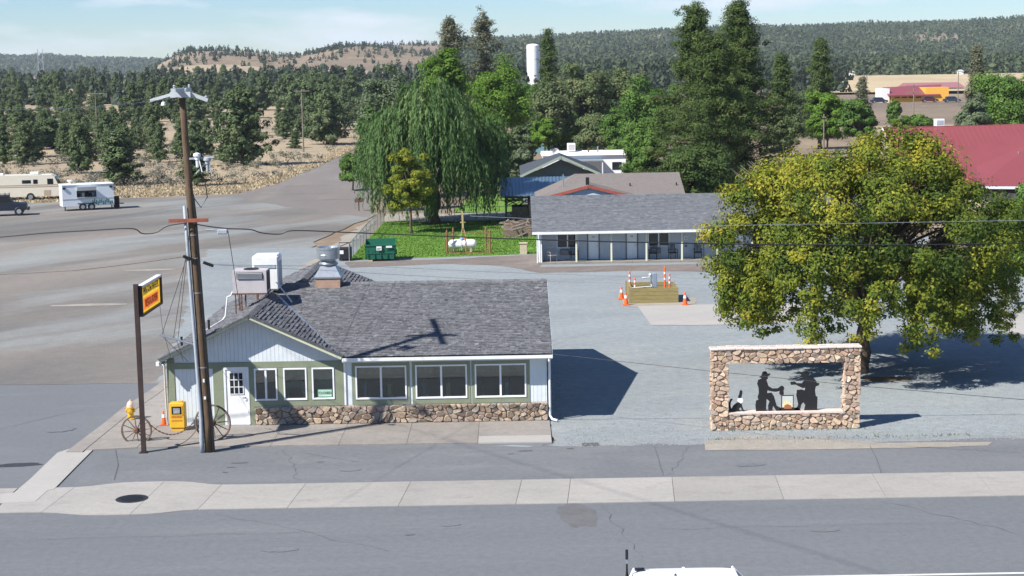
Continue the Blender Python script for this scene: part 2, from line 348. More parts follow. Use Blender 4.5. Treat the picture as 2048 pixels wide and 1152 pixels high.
tri_extr('side_street', [(-260, 49.7), (-12.0, 49.7), (-12.4, 57.0), (-12.6, 67), (-16, 68), (-60, 68.4), (-260, 69)], -0.006, M['side'])
dl = [(-260, 68.6), (-60, 68.2), (-14.5, 67.0), (-13.5, 70), (-12, 73), (-15, 86)]+pp((560, 560), (640, 478), (742, 435), (738, 370), (734, 340), (700, 322), (672, 316), (640, 330), (560, 361), (480, 381), (330, 388), (240, 388), (110, 398), (0, 402))+[(-60, 172), (-420, 172)]
tri_extr('dirt_lot', rough(dl, 2.5, .3, 5), 0.002, M['dirtlot'])
tri_extr('dirt_road', rough(pp((742, 436), (520, 405), (470, 392), (560, 366), (640, 335), (672, 318), (706, 318), (745, 335), (752, 380)), 3, .4, 9), 0.009, M['dirtroad'])
tri_extr('brown_dirt_verge', rough(pp((690, 524), (790, 522), (900, 518), (1078, 508), (1078, 534), (1420, 528), (1480, 526), (1480, 545), (1250, 542), (1080, 546), (1000, 532), (900, 528), (790, 532), (700, 536)), 1.0, .18, 11), 0.012, M['brown'])
tri_extr('lawn', rough(pp((698, 521), (768, 444), (1075, 438), (1075, 508), (900, 514)), 1.0, .08, 12), 0.016, M['lawn'])
tri_extr('back_lawn', rough(pp((905, 425), (960, 385), (1060, 375), (1075, 425)), 1.5, .3, 12), 0.018, M['lawn'])
tri_extr('back_path', rough(pp((760, 444), (775, 428), (900, 427), (1075, 424), (1075, 440), (880, 443)), 1.5, .2, 13), 0.022, M['sand'])
tri_extr('sandy_strip', rough(pp((1408, 884), (1440, 876), (1500, 872), (1560, 874), (1650, 876), (1760, 886), (1985, 884), (1975, 892), (1700, 898), (1410, 901)), .6, .06, 14), 0.010, M['sand'])
tri_extr('tan_strip', rough(pp((560, 565), (650, 500), (745, 436), (752, 440), (690, 500), (600, 580)), 1.5, .3, 15), 0.007, M['sand'])
# grass blades on the lawn: real relief
n = 26000; a = np.array(pp((700, 519), (768, 446), (1073, 440), (1073, 508)))
u = rng.random(n); v = rng.random(n)
base = (a[0]*(1-u)[:, None]+a[3]*u[:, None])*(1-v)[:, None]+(a[1]*(1-u)[:, None]+a[2]*u[:, None])*v[:, None]
ang = rng.random(n)*2*PI; w = .05; h = rng.uniform(.05, .12, n)
V = np.zeros((n, 3, 3)); V[:, 0, :2] = base-w*np.stack([np.cos(ang), np.sin(ang)], -1); V[:, 1, :2] = base+w*np.stack([np.cos(ang), np.sin(ang)], -1); V[:, 2, :2] = base+rng.normal(0, .03, (n, 2)); V[:, :2, 2] = .015; V[:, 2, 2] = h
M['grass'] = ramp_mat('grass', [(0, (.10, .20, .03)), (1, (.17, .30, .055))], .8, transl=.3)
tag(arr_mesh('lawn_grass', V.reshape(-1, 3), np.arange(3*n).reshape(-1, 3), M['grass'], np.repeat(rng.random(n), 3)), 'short mown green grass under the weeping willow', 'grass', kind='stuff')
# dark stains and patches lying on the asphalt
def blot(name, px, py, rx, ry, m, z, seed, skew=0):
    r = random.Random(seed); c = P(px, py); pts = []
    for i in range(26):
        t = 2*PI*i/26; k = 1+r.uniform(-.12, .12); x = rx*k*math.cos(t); y = ry*k*math.sin(t); pts.append((c[0]+x+skew*y, c[1]+y))
    return tri_extr(name, pts, z, m)
M['stain'] = ground_mat('stain', (.118, .12, .122), (.14, .14, .145), (.10, .10, .105), .5, 2, (1, 1, 1), .1, 30, .1, .5)
blot('asphalt_patch', 1155, 1030, .58, 1.3, M['stain'], .005, 1, -.1)
blot('oil_stain', 34, 930, .75, .28, M['black'] if False else mat('oil_stain', (.045, .045, .05), .6, .3, 6), .005, 2, .9)
blot('leaf_litter', 1775, 758, 1.1, .5, mat('leaf_litter', (.20, .13, .06), .95, .4, 9), .012, 4)
for i, (x, y, a, b_) in enumerate([(478, 926, .28, .07), (462, 935, .16, .04), (450, 945, .08, .04), (640, 924, .12, .04), (1050, 902, .25, .06), (1022, 908, .1, .06), (1140, 897, .12, .07), (1072, 972, .3, .09), (820, 1070, .15, .05)]):
    blot('tar_spot', x, y, a, b_, M['stain'], .013, 20+i, .8)

# ------------------------------------------------------------------ gutter strip, ramp, sidewalk
gut = thing('concrete_gutter', None, None); gut['kind'] = 'structure'
jx = [-60, -40, -28, -21, -15.9, -14.3, -11.55, -9.6, -6.9, -3.55, .0, 1.56, 4.8, 8.1, 11.2, 14.5, 18, 22, 27, 33, 40, 50, 65, 90]
def gy(x):
    b = math.exp(-((x+11.9)/1.7)**4)
    return 46.98-.42*b, 49.86+.55*b
for a, b in zip(jx[:-1], jx[1:]):
    mb = MB(); xs2 = np.linspace(a+.007, b-.007, 7 if -16 < a < -9 else 2); lo = [gy(x)[0] for x in xs2]; hi = [gy(x)[1] for x in xs2]
    sk2 = .35 if a > -20 else 0
    pts = [(x+(0 if i not in (0, len(xs2)-1) else 0), l, .022) for i, (x, l) in enumerate(zip(xs2, lo))]+[(x+sk2*.6, h, .022) for x, h in reversed(list(zip(xs2, hi)))]
    mb.prism(pts[::-1], (0, 0, -.1)); mb.build('concrete_panel', M['concrete'], gut)
walk = thing('sidewalk', None, None); walk['kind'] = 'structure'
FY = 58.54
sx = [-13.3, -10.9, -8.6, -6.2, -3.8, -1.3, 1.32]
tri = [(-14.05, 55.15), (-13.31, 55.12)]
for a, b in zip(sx[:-1], sx[1:]):
    y0 = 55.15+(a+13.3)*-.012; y1 = 55.15+(b+13.3)*-.012
    MB().prism([(a+.006, y0, .045), (a+.006, FY+.02, .045), (b-.006, FY+.02, .045), (b-.006, y1, .045)], (0, 0, -.15)).build('concrete_slab', M['conc_old'], walk)
MB().prism([(-1.27, 54.93, .055), (-1.27, 55.95, .055), (1.3, 55.95, .055), (1.3, 54.9, .055)], (0, 0, -.05)).build('concrete_slab', M['conc_new'], walk)
lk = [P(x-3, y, .045) for x, y in ((168, 900), (215, 862), (262, 824), (312, 790), (352, 760), (362, 752))]
MB().prism([lk[0]]+lk[1:]+[(-12.8, 73, .045), (-12.6, 73, .045), (-12.9, 58.56, .045), (-13.32, 58.56, .045), (-13.32, 55.16, .045)], (0, 0, -.15)).build('concrete_slab', M['conc_old'], walk)
def pxz(x, y, z): return P(x, y, z)
ramp = [P(x, y, .03) for x, y in ((0, 988), (28, 985), (60, 958), (115, 905), (140, 897), (190, 895), (150, 935), (108, 978), (96, 980), (70, 1003), (0, 1006))]
MB().prism(ramp, (0, 0, -.08)).build('curb_ramp', M['conc_new'], None, kind='structure')
cb = [(132, 903), (200, 852), (250, 812), (300, 780), (340, 752), (352, 745)]; cbi = [(165, 903), (215, 862), (262, 824), (312, 790), (352, 760), (362, 752)]
for i in range(len(cb)-1):
    q = [P(*cb[i], .06), P(*cb[i+1], .06), P(*cbi[i+1], .06), P(*cbi[i], .06)]
    if i == 0: kerb = thing('kerb', None, None); kerb['kind'] = 'structure'
    MB().prism(q[::-1], (0, 0, -.1)).build('kerb_stone', M['conc_old'], kerb)
mh = thing('manhole', 'round dark manhole cover set in the pale concrete gutter', 'manhole', (-11.9, 48.32, .022))
MB().lathe((0, 0, 0), [(.50, -.05), (.50, .006), (.42, .012), (.42, .004)], 36).build('manhole_ring', mat('manhole_iron', (.03, .03, .032), .6, .3, 10), mh, True)
mb = MB()
for i in range(-4, 5):
    for j in range(-4, 5):
        if i*i+j*j < 17: mb.box(i*.085-.03, i*.085+.03, j*.085-.03, j*.085+.03, .004, .016)
mb.lathe((0, 0, 0), [(.41, -.02), (.41, .006)], 30); mb.build('manhole_lid', M['black'], mh, True)
c = P(1181, 889)
dg = thing('utility_cover', 'small square dark utility box lid in the asphalt right of the restaurant', 'utility cover', (c[0], c[1], 0.004))
MB().box(-.26, .26, -.2, .2, -.05, .012).build('cover_lid', mat('cover', (.09, .09, .10), .7, .2, 12), dg, True); MB().box(-.3, .3, -.24, .24, -.05, .006).build('cover_frame', M['stain'], dg, True)
# pads
tri_extr('concrete_pad', pp((1275, 613), (1303, 651), (1395, 651), (1640, 647), (1600, 607), (1370, 610)), .02, M['conc_new'])
tri_extr('concrete_pad', pp((1985, 630), (2048, 700), (2300, 740), (2300, 640), (2048, 628)), .02, M['conc_new'])
tri_extr('planter_soil_edge', rough(pp((1236, 590), (1250, 612), (1275, 615), (1390, 611), (1394, 598), (1360, 590)), .5, .1, 8), .014, M['sand'])

# ------------------------------------------------------------------ stonework
def vor_cells(w, h, size, seed, hole=None):
    r = random.Random(seed); pts = []
    sy = 1.45; tries = 0; want = max(2, int(w*h/(size*size*.62)))
    while len(pts) < want and tries < 6000:
        tries += 1; p = (r.uniform(0, w), r.uniform(0, h)); lim = size*.62*r.choice((.55, .8, 1.0, 1.15))*(1 if tries < 2500 else .7)
        if all((p[0]-q[0])**2+((p[1]-q[1])*sy)**2 > lim*lim for q in pts): pts.append(p)
    cells = []
    for a, p in enumerate(pts):
        poly = [(0, 0), (w, 0), (w, h), (0, h)]
        for b, q in enumerate(pts):
            if a == b or abs(p[0]-q[0]) > size*4 or abs(p[1]-q[1]) > size*4: continue
            nx, nz = q[0]-p[0], (q[1]-p[1])*sy*sy; mx_, mz_ = (p[0]+q[0])/2, (p[1]+q[1])/2; out = []
            for i in range(len(poly)):
                c, d = poly[i], poly[(i+1) % len(poly)]
                sc = (c[0]-mx_)*nx+(c[1]-mz_)*nz; sd_ = (d[0]-mx_)*nx+(d[1]-mz_)*nz
                if sc <= 0: out.append(c)
                if sc*sd_ < 0: t = sc/(sc-sd_); out.append((c[0]+(d[0]-c[0])*t, c[1]+(d[1]-c[1])*t))
            poly = out
            if len(poly) < 3: break
        if len(poly) >= 3:
            # drop tiny edges
            q2 = [poly[0]]
            for v in poly[1:]:
                if math.hypot(v[0]-q2[-1][0], v[1]-q2[-1][1]) > .03: q2.append(v)
            if len(q2) >= 3: cells.append(q2)
    return cells
def stone_face(parent, o, U, Vv, N, w, h, size, seed, m, proud=.05, gap=.012):
    r = random.Random(seed*7+1); o = Vector(o); U = Vector(U); Vv = Vector(Vv); N = Vector(N)
    for cell in vor_cells(w, h, size, seed):
        cx_ = sum(p[0] for p in cell)/len(cell); cz_ = sum(p[1] for p in cell)/len(cell); pr = proud*r.uniform(.45, 1.15); k = len(cell)
        tl = (r.uniform(-.3, .3), r.uniform(-.3, .3))
        if k <= 7: cell = [(a_[0]*(1-q_)+b_[0]*q_, a_[1]*(1-q_)+b_[1]*q_) for a_, b_ in zip(cell, cell[1:]+cell[:1]) for q_ in (.2, .8)]; k = len(cell)
        rad = max(.05, min(math.hypot(p[0]-cx_, p[1]-cz_) for p in cell))
        vs = []
        for s_, d_ in ((1-gap/rad, -.03), (1-gap/rad, pr*.55), (.80, pr)):
            for p in cell:
                x, z = cx_+(p[0]-cx_)*s_+r.uniform(-.006, .006), cz_+(p[1]-cz_)*s_+r.uniform(-.006, .006)
                dd = d_+(tl[0]*(x-cx_)+tl[1]*(z-cz_) if d_ > 0 else 0); vs.append(tuple(o+U*x+Vv*z+N*dd))
        fs = [(a*k+i, a*k+(i+1) % k, (a+1)*k+(i+1) % k, (a+1)*k+i) for a in (0, 1) for i in range(k)]+[tuple(2*k+i for i in range(k))]
        mb = MB(); mb.ct = r.random(); mb.add(vs, fs)
        mb.build('stone', m, parent)

# ------------------------------------------------------------------ roof shingles
def shingles(parent, name, A, U, Vs, poly, expo, tabw, m, seed, th=.012, thick=None):
    """tabs laid in courses; A corner, U unit along eave, Vs unit up the slope; poly in (u, v)"""
    r = random.Random(seed); A = Vector(A); U = Vector(U); Vs = Vector(Vs); N = U.cross(Vs).normalized()
    vmax = max(p[1] for p in poly); vmin = min(p[1] for p in poly); mb = MB(); mb.ct = .5
    def span(v):
        xs_ = []
        for i in range(len(poly)):
            a, b = poly[i], poly[(i+1) % len(poly)]
            if (a[1]-v)*(b[1]-v) < 0: t = (v-a[1])/(b[1]-a[1]); xs_.append(a[0]+(b[0]-a[0])*t)
        return (min(xs_), max(xs_)) if len(xs_) >= 2 else None
    v = vmin; row = 0
    while v < vmax-.01:
        v2 = min(v+expo, vmax); sp = span((v+v2)/2)
        if sp:
            u = sp[0]; tone = r.uniform(-.08, .08)
            while u < sp[1]-.01:
                w = min(tabw*r.uniform(.55, 1.6), sp[1]-u); hh = th*r.choice((.55, 1., 1.5))
                mb.ct = min(1, max(0, .5+tone+r.gauss(0, .14)))
                p = [A+U*(u+.002)+Vs*(v-.012)+N*hh, A+U*(u+w-.002)+Vs*(v-.012)+N*hh, A+U*(u+w-.002)+Vs*v2+N*.002, A+U*(u+.002)+Vs*v2+N*.002, A+U*(u+.002)+Vs*(v-.012)-N*.002, A+U*(u+w-.002)+Vs*(v-.012)-N*.002]
                mb.add([tuple(x) for x in p], [(0, 1, 2, 3), (4, 5, 1, 0), (4, 0, 3), (5, 2, 1)])
                u += w
        v += expo; row += 1
    return mb.build(name, m, parent, kind='stuff')
def slab_poly(mb, pts, th):      # roof deck under the shingles
    mb.prism(pts, (0, 0, -th)); return mb

# ------------------------------------------------------------------ restaurant
RX0, RX1, RB, OV = -12.85, 1.24, 71.6, 57.94
rest = thing('restaurant', 'single-storey pale blue restaurant with grey shingle roof, green trim and stone base', 'restaurant', (-5.8, 65, 0))
def cells(x0, x1, z0, z1, openings):
    xs_ = sorted({x0, x1, *[o[0] for o in openings], *[o[1] for o in openings]}); zs_ = sorted({z0, z1, *[o[2] for o in openings], *[o[3] for o in openings]})
    for a, b in zip(xs_[:-1], xs_[1:]):
        col = []
        for c, d in zip(zs_[:-1], zs_[1:]):
            if any(o[0] <= (a+b)/2 <= o[1] and o[2] <= (c+d)/2 <= o[3] for o in openings): continue
            if col and abs(col[-1][3]-c) < 1e-6: col[-1] = (a, b, col[-1][2], d)
            else: col.append((a, b, c, d))
        yield from col
wins = [(-9.64, -8.79, .96, 2.17, 2), (-8.56, -7.69, .96, 2.17, 1), (-7.5, -6.67, .97, 2.17, 1), (-5.88, -3.98, .94, 2.2, 2), (-3.65, -1.73, .93, 2.2, 2), (-1.44, .47, .93, 2.2, 2)]
door = (-10.77, -9.85, .05, 2.22)
ops = [w[:4] for w in wins]+[door]
mb = MB()
for a, b, c, d in cells(RX0, RX1, 0, 2.42, ops): mb.box(a, b, FY, FY+.14, c, d)
apx, apz = -9.66, 4.22
mb.prism([(RX0+.1, FY, 2.42), (-6.31, FY, 2.42), (-6.31, FY, 2.5), (apx, FY, apz-.13), (RX0+.1, FY, 2.62)], (0, .14, 0))
mb.box(-6.31, RX1, FY, FY+.14, 2.42, 2.6)
mb.build('front_wall', M['siding'], rest)
mb = MB()   # side and rear walls
mb.prism([(RX1, FY+.14, 0), (RX1, RB, 0), (RX1, RB, 2.65), (RX1, 65.1, 4.32), (RX1, FY+.14, 2.7)], (-.14, 0, 0))
mb.box(RX0, RX0+.14, FY+.14, RB, 0, 2.62); mb.box(RX0+.14, RX1-.14, RB-.14, RB, 0, 2.6)
mb.prism([(RX0+.14, RB-.14, 2.6), (-5.2, RB-.14, 2.6), (-5.2, RB-.14, 3.05), (-8.6, RB-.14, 4.45), (RX0+.14, RB-.14, 2.6)][:4], (0, .14, 0))
mb.build('side_wall', M['siding'], rest)
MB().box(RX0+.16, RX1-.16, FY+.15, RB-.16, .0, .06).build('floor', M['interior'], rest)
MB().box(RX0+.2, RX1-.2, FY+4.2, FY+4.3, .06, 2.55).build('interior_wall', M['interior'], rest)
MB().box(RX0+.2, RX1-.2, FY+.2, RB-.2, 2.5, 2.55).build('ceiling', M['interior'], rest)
# siding boards
mb = MB(); bx = RX0+.26
solid_ops = ops+[(-12.85, -12.6, 0, 5), (-11.17, -6.3, 0, 2.42), (RX0, -6.3, 2.19, 2.42), (-6.0, -3.86, .6, 2.3), (-3.77, -1.6, .6, 2.3), (-1.55, .6, .6, 2.3), (-9.64, RX1, 0, .73)]
while bx < RX1:
    x1 = min(bx+.143, RX1)
    if -6.5 < bx < -6.31: bx = -6.31
    for a, b, c, d in cells(bx, x1, .05, 2.42, [(max(o[0], bx), min(o[1], x1), o[2], o[3]) for o in solid_ops if o[0] < x1 and o[1] > bx]):
        if b-a > .03: mb.box(a+.002, b-.002, FY-.010, FY-.0, c, d)
    xm = (bx+x1)/2
    zt = apz-.14-.47*abs(xm-apx) if xm < -6.31 else 2.5
    if zt > 2.46: mb.box(bx+.002, x1-.002, FY-.012, FY-.0, 2.425, zt)
    bx += .15
mb.build('siding_boards', M['siding'], rest, kind='stuff')
# green trim boards, each a part
def bd(name, x0, x1, z0, z1, m, d=.035, y=FY): MB().box(x0, x1, y-d, y, z0, z1).build(name, m, rest)
bd('corner_board', -12.87, -12.6, 0.05, 2.6, M['green'])
bd('trim_board', -12.6, -6.3, 2.2, 2.42, M['green'], .042)
bd('trim_board', -11.17, -10.8, 0.05, 2.2, M['green'])
bd('trim_board', -9.82, -9.66, 0.05, 2.2, M['green'])
bd('trim_board', -9.66, -6.32, .73, .95, M['green'])
for x0, x1 in ((-8.77, -8.58), (-7.67, -7.52), (-6.65, -6.32)): bd('trim_board', x0, x1, .95, 2.2, M['green'])
for x0, x1 in ((-6.0, -3.86), (-3.77, -1.61), (-1.56, .6)):
    w_ = [w for w in wins if x0 < w[0] < x1][0]
    bd('window_surround', x0, x1, .73, w_[2]-.005, M['green']); bd('window_surround', x0, x1, 2.205, 2.32, M['green'])
    bd('window_surround', x0, w_[0]-.005, w_[2]-.005, 2.205, M['green']); bd('window_surround', w_[1]+.005, x1, w_[2]-.005, 2.205, M['green'])
bd('corner_board', -6.31, -6.24, .73, 2.44, M['white'], .05)
# windows
M['frame'] = mat('vinyl_frame', (.78, .79, .80), .4)
for wi, (x0, x1, z0, z1, npane) in enumerate(wins):
    fw = .055; mb = MB(); yf = FY-.06
    mb.box(x0, x1, yf, FY+.1, z0, z0+fw); mb.box(x0, x1, yf, FY+.1, z1-fw, z1); mb.box(x0, x0+fw, yf, FY+.1, z0+fw, z1-fw); mb.box(x1-fw, x1, yf, FY+.1, z0+fw, z1-fw)
    fr = mb.build('window', M['frame'], rest)
    if npane == 2: MB().box((x0+x1)/2-.035, (x0+x1)/2+.035, yf+.015, FY+.08, z0+fw, z1-fw).build('mullion', M['frame'], fr)
    edges = [x0+fw, (x0+x1)/2, x1-fw] if npane == 2 else [x0+fw, x1-fw]
    for a, b in zip(edges[:-1], edges[1:]):
        MB().box(a+(.035 if a != x0+fw else 0), b-(.035 if b != x1-fw else 0), FY+.02, FY+.026, z0+fw, z1-fw).build('pane', M['glass'], fr)
    if npane == 2 and wi > 2:
        MB().box(x0+.02, x1-.02, FY+.16, FY+.19, z1-.36, z1+.02).build('valance', mat('valance', (.22, .26, .22), .9, .3, 6), fr)
        MB().box(x0-.2, x1+.2, FY+1.9, FY+2.0, z0+.45, z0+.62).build('counter_rail', mat('rail', (.16, .17, .2), .8), fr)
    if npane == 1: MB().box(x0-.02, x1+.02, FY+.3, FY+.33, z0+(.0 if wi == 1 else .3), z1).build('window_shade', mat('shade', (.34, .40, .30), .9, .15, 4), fr)
# door
dr = MB().box(-10.70, -9.92, FY-.02, FY+.03, .06, 2.15).build('door', M['white'], rest)
mb = MB(); mb.box(-10.78, -10.7, FY-.05, FY+.1, .05, 2.24); mb.box(-9.92, -9.84, FY-.05, FY+.1, .05, 2.24); mb.box(-10.7, -9.92, FY-.05, FY+.1, 2.15, 2.24); mb.build('door_frame', M['white'], rest)
lx0, lz0 = -10.56, 1.22
mb = MB()
for i in range(4): mb.box(lx0+i*.167-.014, lx0+i*.167+.014, FY-.045, FY-.02, lz0-.01, lz0+.82)
for i in range(4): mb.box(lx0, lx0+.5, FY-.044, FY-.02, lz0+i*.27-.014, lz0+i*.27+.014)
mb.build('muntins', M['white'], dr)
for i in range(3):
    for j in range(3): MB().box(lx0+i*.167+.014, lx0+(i+1)*.167-.014, FY-.03, FY-.021, lz0+j*.27+.014, lz0+(j+1)*.27-.014).build('pane', M['dglass'], dr)
mb = MB(); mb.tube([(-9.99, FY-.1, 1.08), (-10.09, FY-.1, 1.08)], .016); mb.tube([(-9.99, FY-.1, 1.08), (-9.99, FY-.02, 1.08)], .02); mb.build('door_handle', M['black'], dr)
MB().box(-10.78, -9.84, FY-.14, FY-.0, .046, .075).build('door_sill', M['greymetal'], rest)
# roof decks
m1 = .25; zr = 2.65+m1*(65.1-OV)
mb = MB()
mb.prism([(-6.31, OV, 2.64), (1.42, OV, 2.64), (1.42, 65.1, zr-.01), (apx, 65.1, zr-.01), (apx, 64.2, 4.2)], (0, 0, -.1))
mb.prism([(apx, OV, 4.21), (-6.31, OV, 2.64), (apx, 64.2, 4.21)], (0, 0, -.1))
mb.prism([(-13.02, OV, 2.62), (apx, OV, 4.21), (apx, 65.1, 4.21), (-13.02, 65.1, 2.62)], (0, 0, -.1))
mb.prism([(1.42, 65.1, zr-.01), (1.42, 72.3, 2.64), (-5.0, 72.3, 2.64), (-5.0, 65.1, zr-.01)], (0, 0, -.1))
mb.prism([(-13.02, 65.1, 2.62), (-8.6, 65.1, 4.55), (-8.6, 72.4, 4.55), (-13.02, 72.4, 2.62)], (0, 0, -.1))
mb.prism([(-8.6, 65.1, 4.55), (-4.9, 65.1, 2.95), (-4.9, 72.4, 2.95), (-8.6, 72.4, 4.55)], (0, 0, -.1))
mb.build('roof_deck', mat('roof_deck', (.14, .145, .155), .9, .2, 3), rest)
def plane_shingles(name, O3, Ud, Vd, plan, expo, tabw, m, seed, th=.03):
    """plan: 3-D points on the plane -> (u,v)"""
    O = Vector(O3); Ud = Vector(Ud).normalized(); Vd = Vector(Vd).normalized()
    return shingles(rest, name, O3, Ud, Vd, [((Vector(p)-O).dot(Ud), (Vector(p)-O).dot(Vd)) for p in plan], expo, tabw, m, seed, th=th)
plane_shingles('main_shingles', (-6.31, OV, 2.66), (1, 0, 0), (0, 1, m1), [(-6.31, OV, 2.65), (1.42, OV, 2.65), (1.42, 65.1, zr), (apx, 65.1, zr), (apx, 64.2, 4.22)], .15, .13, M['roof'], 11, .02)
plane_shingles('gable_shingles', (-6.31, OV, 2.66), (0, 1, 0), (-3.35, 0, 1.57), [(apx, OV, 4.22), (-6.31, OV, 2.65), (apx, 64.2, 4.22)], .145, .3, M['roof'], 12)
plane_shingles('gable_shingles', (-13.02, 65.1, 2.64), (0, -1, 0), (3.36, 0, 1.59), [(-13.02, OV, 2.62), (apx, OV, 4.21), (apx, 65.1, 4.21), (-13.02, 65.1, 2.62)], .145, .3, M['roof'], 13)
plane_shingles('rear_shingles', (-4.9, 65.1, 2.97), (0, 1, 0), (-3.7, 0, 1.6), [(-8.6, 65.1, 4.55), (-4.9, 65.1, 2.95), (-4.9, 72.4, 2.95), (-8.6, 72.4, 4.55)], .15, .3, M['roof'], 14)
plane_shingles('rear_shingles', (-13.02, 72.4, 2.64), (0, -1, 0), (4.42, 0, 1.93), [(-13.02, 65.1, 2.62), (-8.6, 65.1, 4.55), (-8.6, 72.4, 4.55), (-13.02, 72.4, 2.62)], .15, .3, M['roof'], 15)
# ridge caps, valley flashing, verge
def ridge(a, b, name='ridge_cap', w=.16):
    a = Vector(a); b = Vector(b); n_ = int((b-a).length/.22); mb = MB(); mb.ct = .5; d = (b-a)/n_; sd2 = d.cross(Vector((0, 0, 1))).normalized()*w
    for i in range(n_):
        p = a+d*i; q = a+d*(i+1.05); mb.ct = random.uniform(.35, .75)
        mb.add([tuple(p-sd2+Vector((0, 0, -.035))), tuple(p+Vector((0, 0, .05))), tuple(p+sd2+Vector((0, 0, -.035))), tuple(q-sd2+Vector((0, 0, -.05))), tuple(q+Vector((0, 0, .03))), tuple(q+sd2+Vector((0, 0, -.05)))], [(0, 1, 4, 3), (1, 2, 5, 4), (0, 2, 1)])
    mb.build(name, M['roof'], rest)
ridge((apx, OV, 4.24), (apx, 64.3, 4.24)); ridge((-9.3, 65.1, zr+.02), (1.42, 65.1, zr+.02)); ridge((-8.6, 65.1, 4.58), (-8.6, 72.4, 4.58))
MB().bar((-6.36, OV+.05, 2.69), (apx+.05, 64.15, 4.245), .1, .015).build('valley_flashing', M['galv'], rest)
MB().bar((-13.05, OV-.01, 2.60), (apx, OV-.01, 4.19), .04, .13).build('rake_board', M['cream'], rest)
MB().bar((apx, OV-.01, 4.19), (-6.31, OV-.01, 2.62), .04, .13).build('rake_board', M['cream'], rest)
MB().bar((1.44, OV, 2.58), (1.44, 65.1, zr-.06), .03, .12).build('rake_board', M['greymetal'], rest)
for i in range(14):   # lookouts under the rake
    pass
# verge shingles: dark stepped edge above the rake board
mb = MB(); mb.ct = .3
for i in range(24):
    for sgn, x0, x1, z0, z1 in ((-1, -13.05, apx, 2.66, 4.25), (1, -6.25, apx, 2.68, 4.25)):
        t0 = i/24; t1 = (i+.93)/24; mb.ct = random.uniform(.1, .4)
        mb.bar((x0+(x1-x0)*t0, OV-.0, z0+(z1-z0)*t0+.01), (x0+(x1-x0)*t1, OV-.0, z0+(z1-z0)*t1+.01), .16, .05)
mb.build('verge_shingles', M['roof'], rest, kind='stuff')
# gutter and downspout
g = MB(); g.box(-6.29, 1.45, OV-.09, OV-.08, 2.50, 2.62); g.box(-6.29, 1.45, OV-.08, OV-.0, 2.50, 2.51); g.box(-6.29, 1.45, OV+.0, OV+.02, 2.45, 2.64); g.box(1.44, 1.45, OV-.08, OV, 2.5, 2.62); g.build('gutter', M['white'], rest)
MB().box(-6.29, 1.42, OV+.03, FY, 2.44, 2.46).build('soffit', M['siding'], rest)
MB().box(-13.02, -12.87, OV, FY, 2.44, 2.50).build('eave_return', M['white'], rest)
MB().cbox((-13.07, OV+.02, 2.44), .12, .16, .14).build('gutter_end', M['white'], rest)
mb = MB(); mb.tube([(1.32, OV-.04, 2.5), (1.32, OV-.04, 2.4), (1.34, FY-.12, 2.2), (1.34, FY-.1, .22), (1.42, FY-.2, .1), (1.6, FY-.3, .07)], .045, 8); mb.build('downspout', M['white'], rest)
mb = MB(); mb.tube([(-12.95, FY-.1, 2.4), (-12.95, FY-.06, 1.2), (-12.93, FY-.05, .1)], .035, 6); mb.build('downspout', mat('buff_pipe', (.5, .46, .38), .6), rest)
# stone base
MB().box(-9.64, RX1+.02, FY-.09, FY-.0, .045, .70).build('stone_backing', M['mortar'], rest)
stone_face(rest, (-9.64, FY-.09, .05), (1, 0, 0), (0, 0, 1), (0, -1, 0), RX1+9.66, .67, .27, 5, M['stone'], .075, .008)
mb = MB(); mb.box(1.42, 1.5, 64.0, 64.2, 3.3, 3.55); mb.build('wall_lamp', M['black'], rest)
# small things inside the windows
def text(s, size, m, parent, mtx, name='lettering', ext=.004, sx=1.0, align='CENTER'):
    cu = bpy.data.curves.new('text', 'FONT'); cu.body = s; cu.size = size; cu.extrude = ext; cu.align_x = align; cu.align_y = 'CENTER'
    ob = bpy.data.objects.new('text', cu); C.objects.link(ob); dg_ = bpy.context.evaluated_depsgraph_get(); me = bpy.data.meshes.new_from_object(ob.evaluated_get(dg_))
    bpy.data.objects.remove(ob); me.transform(Matrix.Diagonal((sx, 1, 1, 1))); me.transform(mtx)
    if parent is not None and parent.name in ORIG: me.transform(Matrix.Translation(-ORIG[parent.name]))
    me.materials.clear(); me.materials.append(m); o = bpy.data.objects.new(name, me); C.objects.link(o); o.parent = parent; return o
def face_front(x, y, z): return Matrix.Translation((x, y, z)) @ Matrix.Rotation(PI/2, 4, 'X')
os_ = thing('open_sign', 'unlit pale OPEN sign under a dark arch in the middle gable window', 'window sign', (-8.12, FY+.1, 1.5))
mb = MB(); mb.tube([(-8.42+.6*i/10, FY+.12, 1.62+.14*math.sin(PI*i/10)) for i in range(11)], .03, 6); mb.build('sign_arch', M['black'], os_)
text('OPEN', .22, mat('sign_tube', (.42, .46, .46), .5), os_, face_front(-8.14, FY+.1, 1.54))
MB().box(-8.38, -7.93, FY+.16, FY+.2, 1.0, 1.36).build('sign_box', mat('dark_red', (.05, .03, .03), .7), os_)
cs = thing('closed_sign', 'green and white CLOSED sign propped in the right gable window', 'window sign', (-7.0, FY+.0, 1.03))
MB().box(-7.30, -6.76, FY-.03+.03, FY+.012, 1.04, 1.34).build('sign_card', mat('sign_green', (.10, .30, .18), .7), cs)
MB().box(-7.27, -6.79, FY-.006, FY-.001, 1.07, 1.31).build('sign_panel', mat('sign_pale', (.42, .62, .5), .7), cs)
text('CLOSED', .135, M['dark'], cs, face_front(-7.03, FY-.012, 1.20), sx=.95)
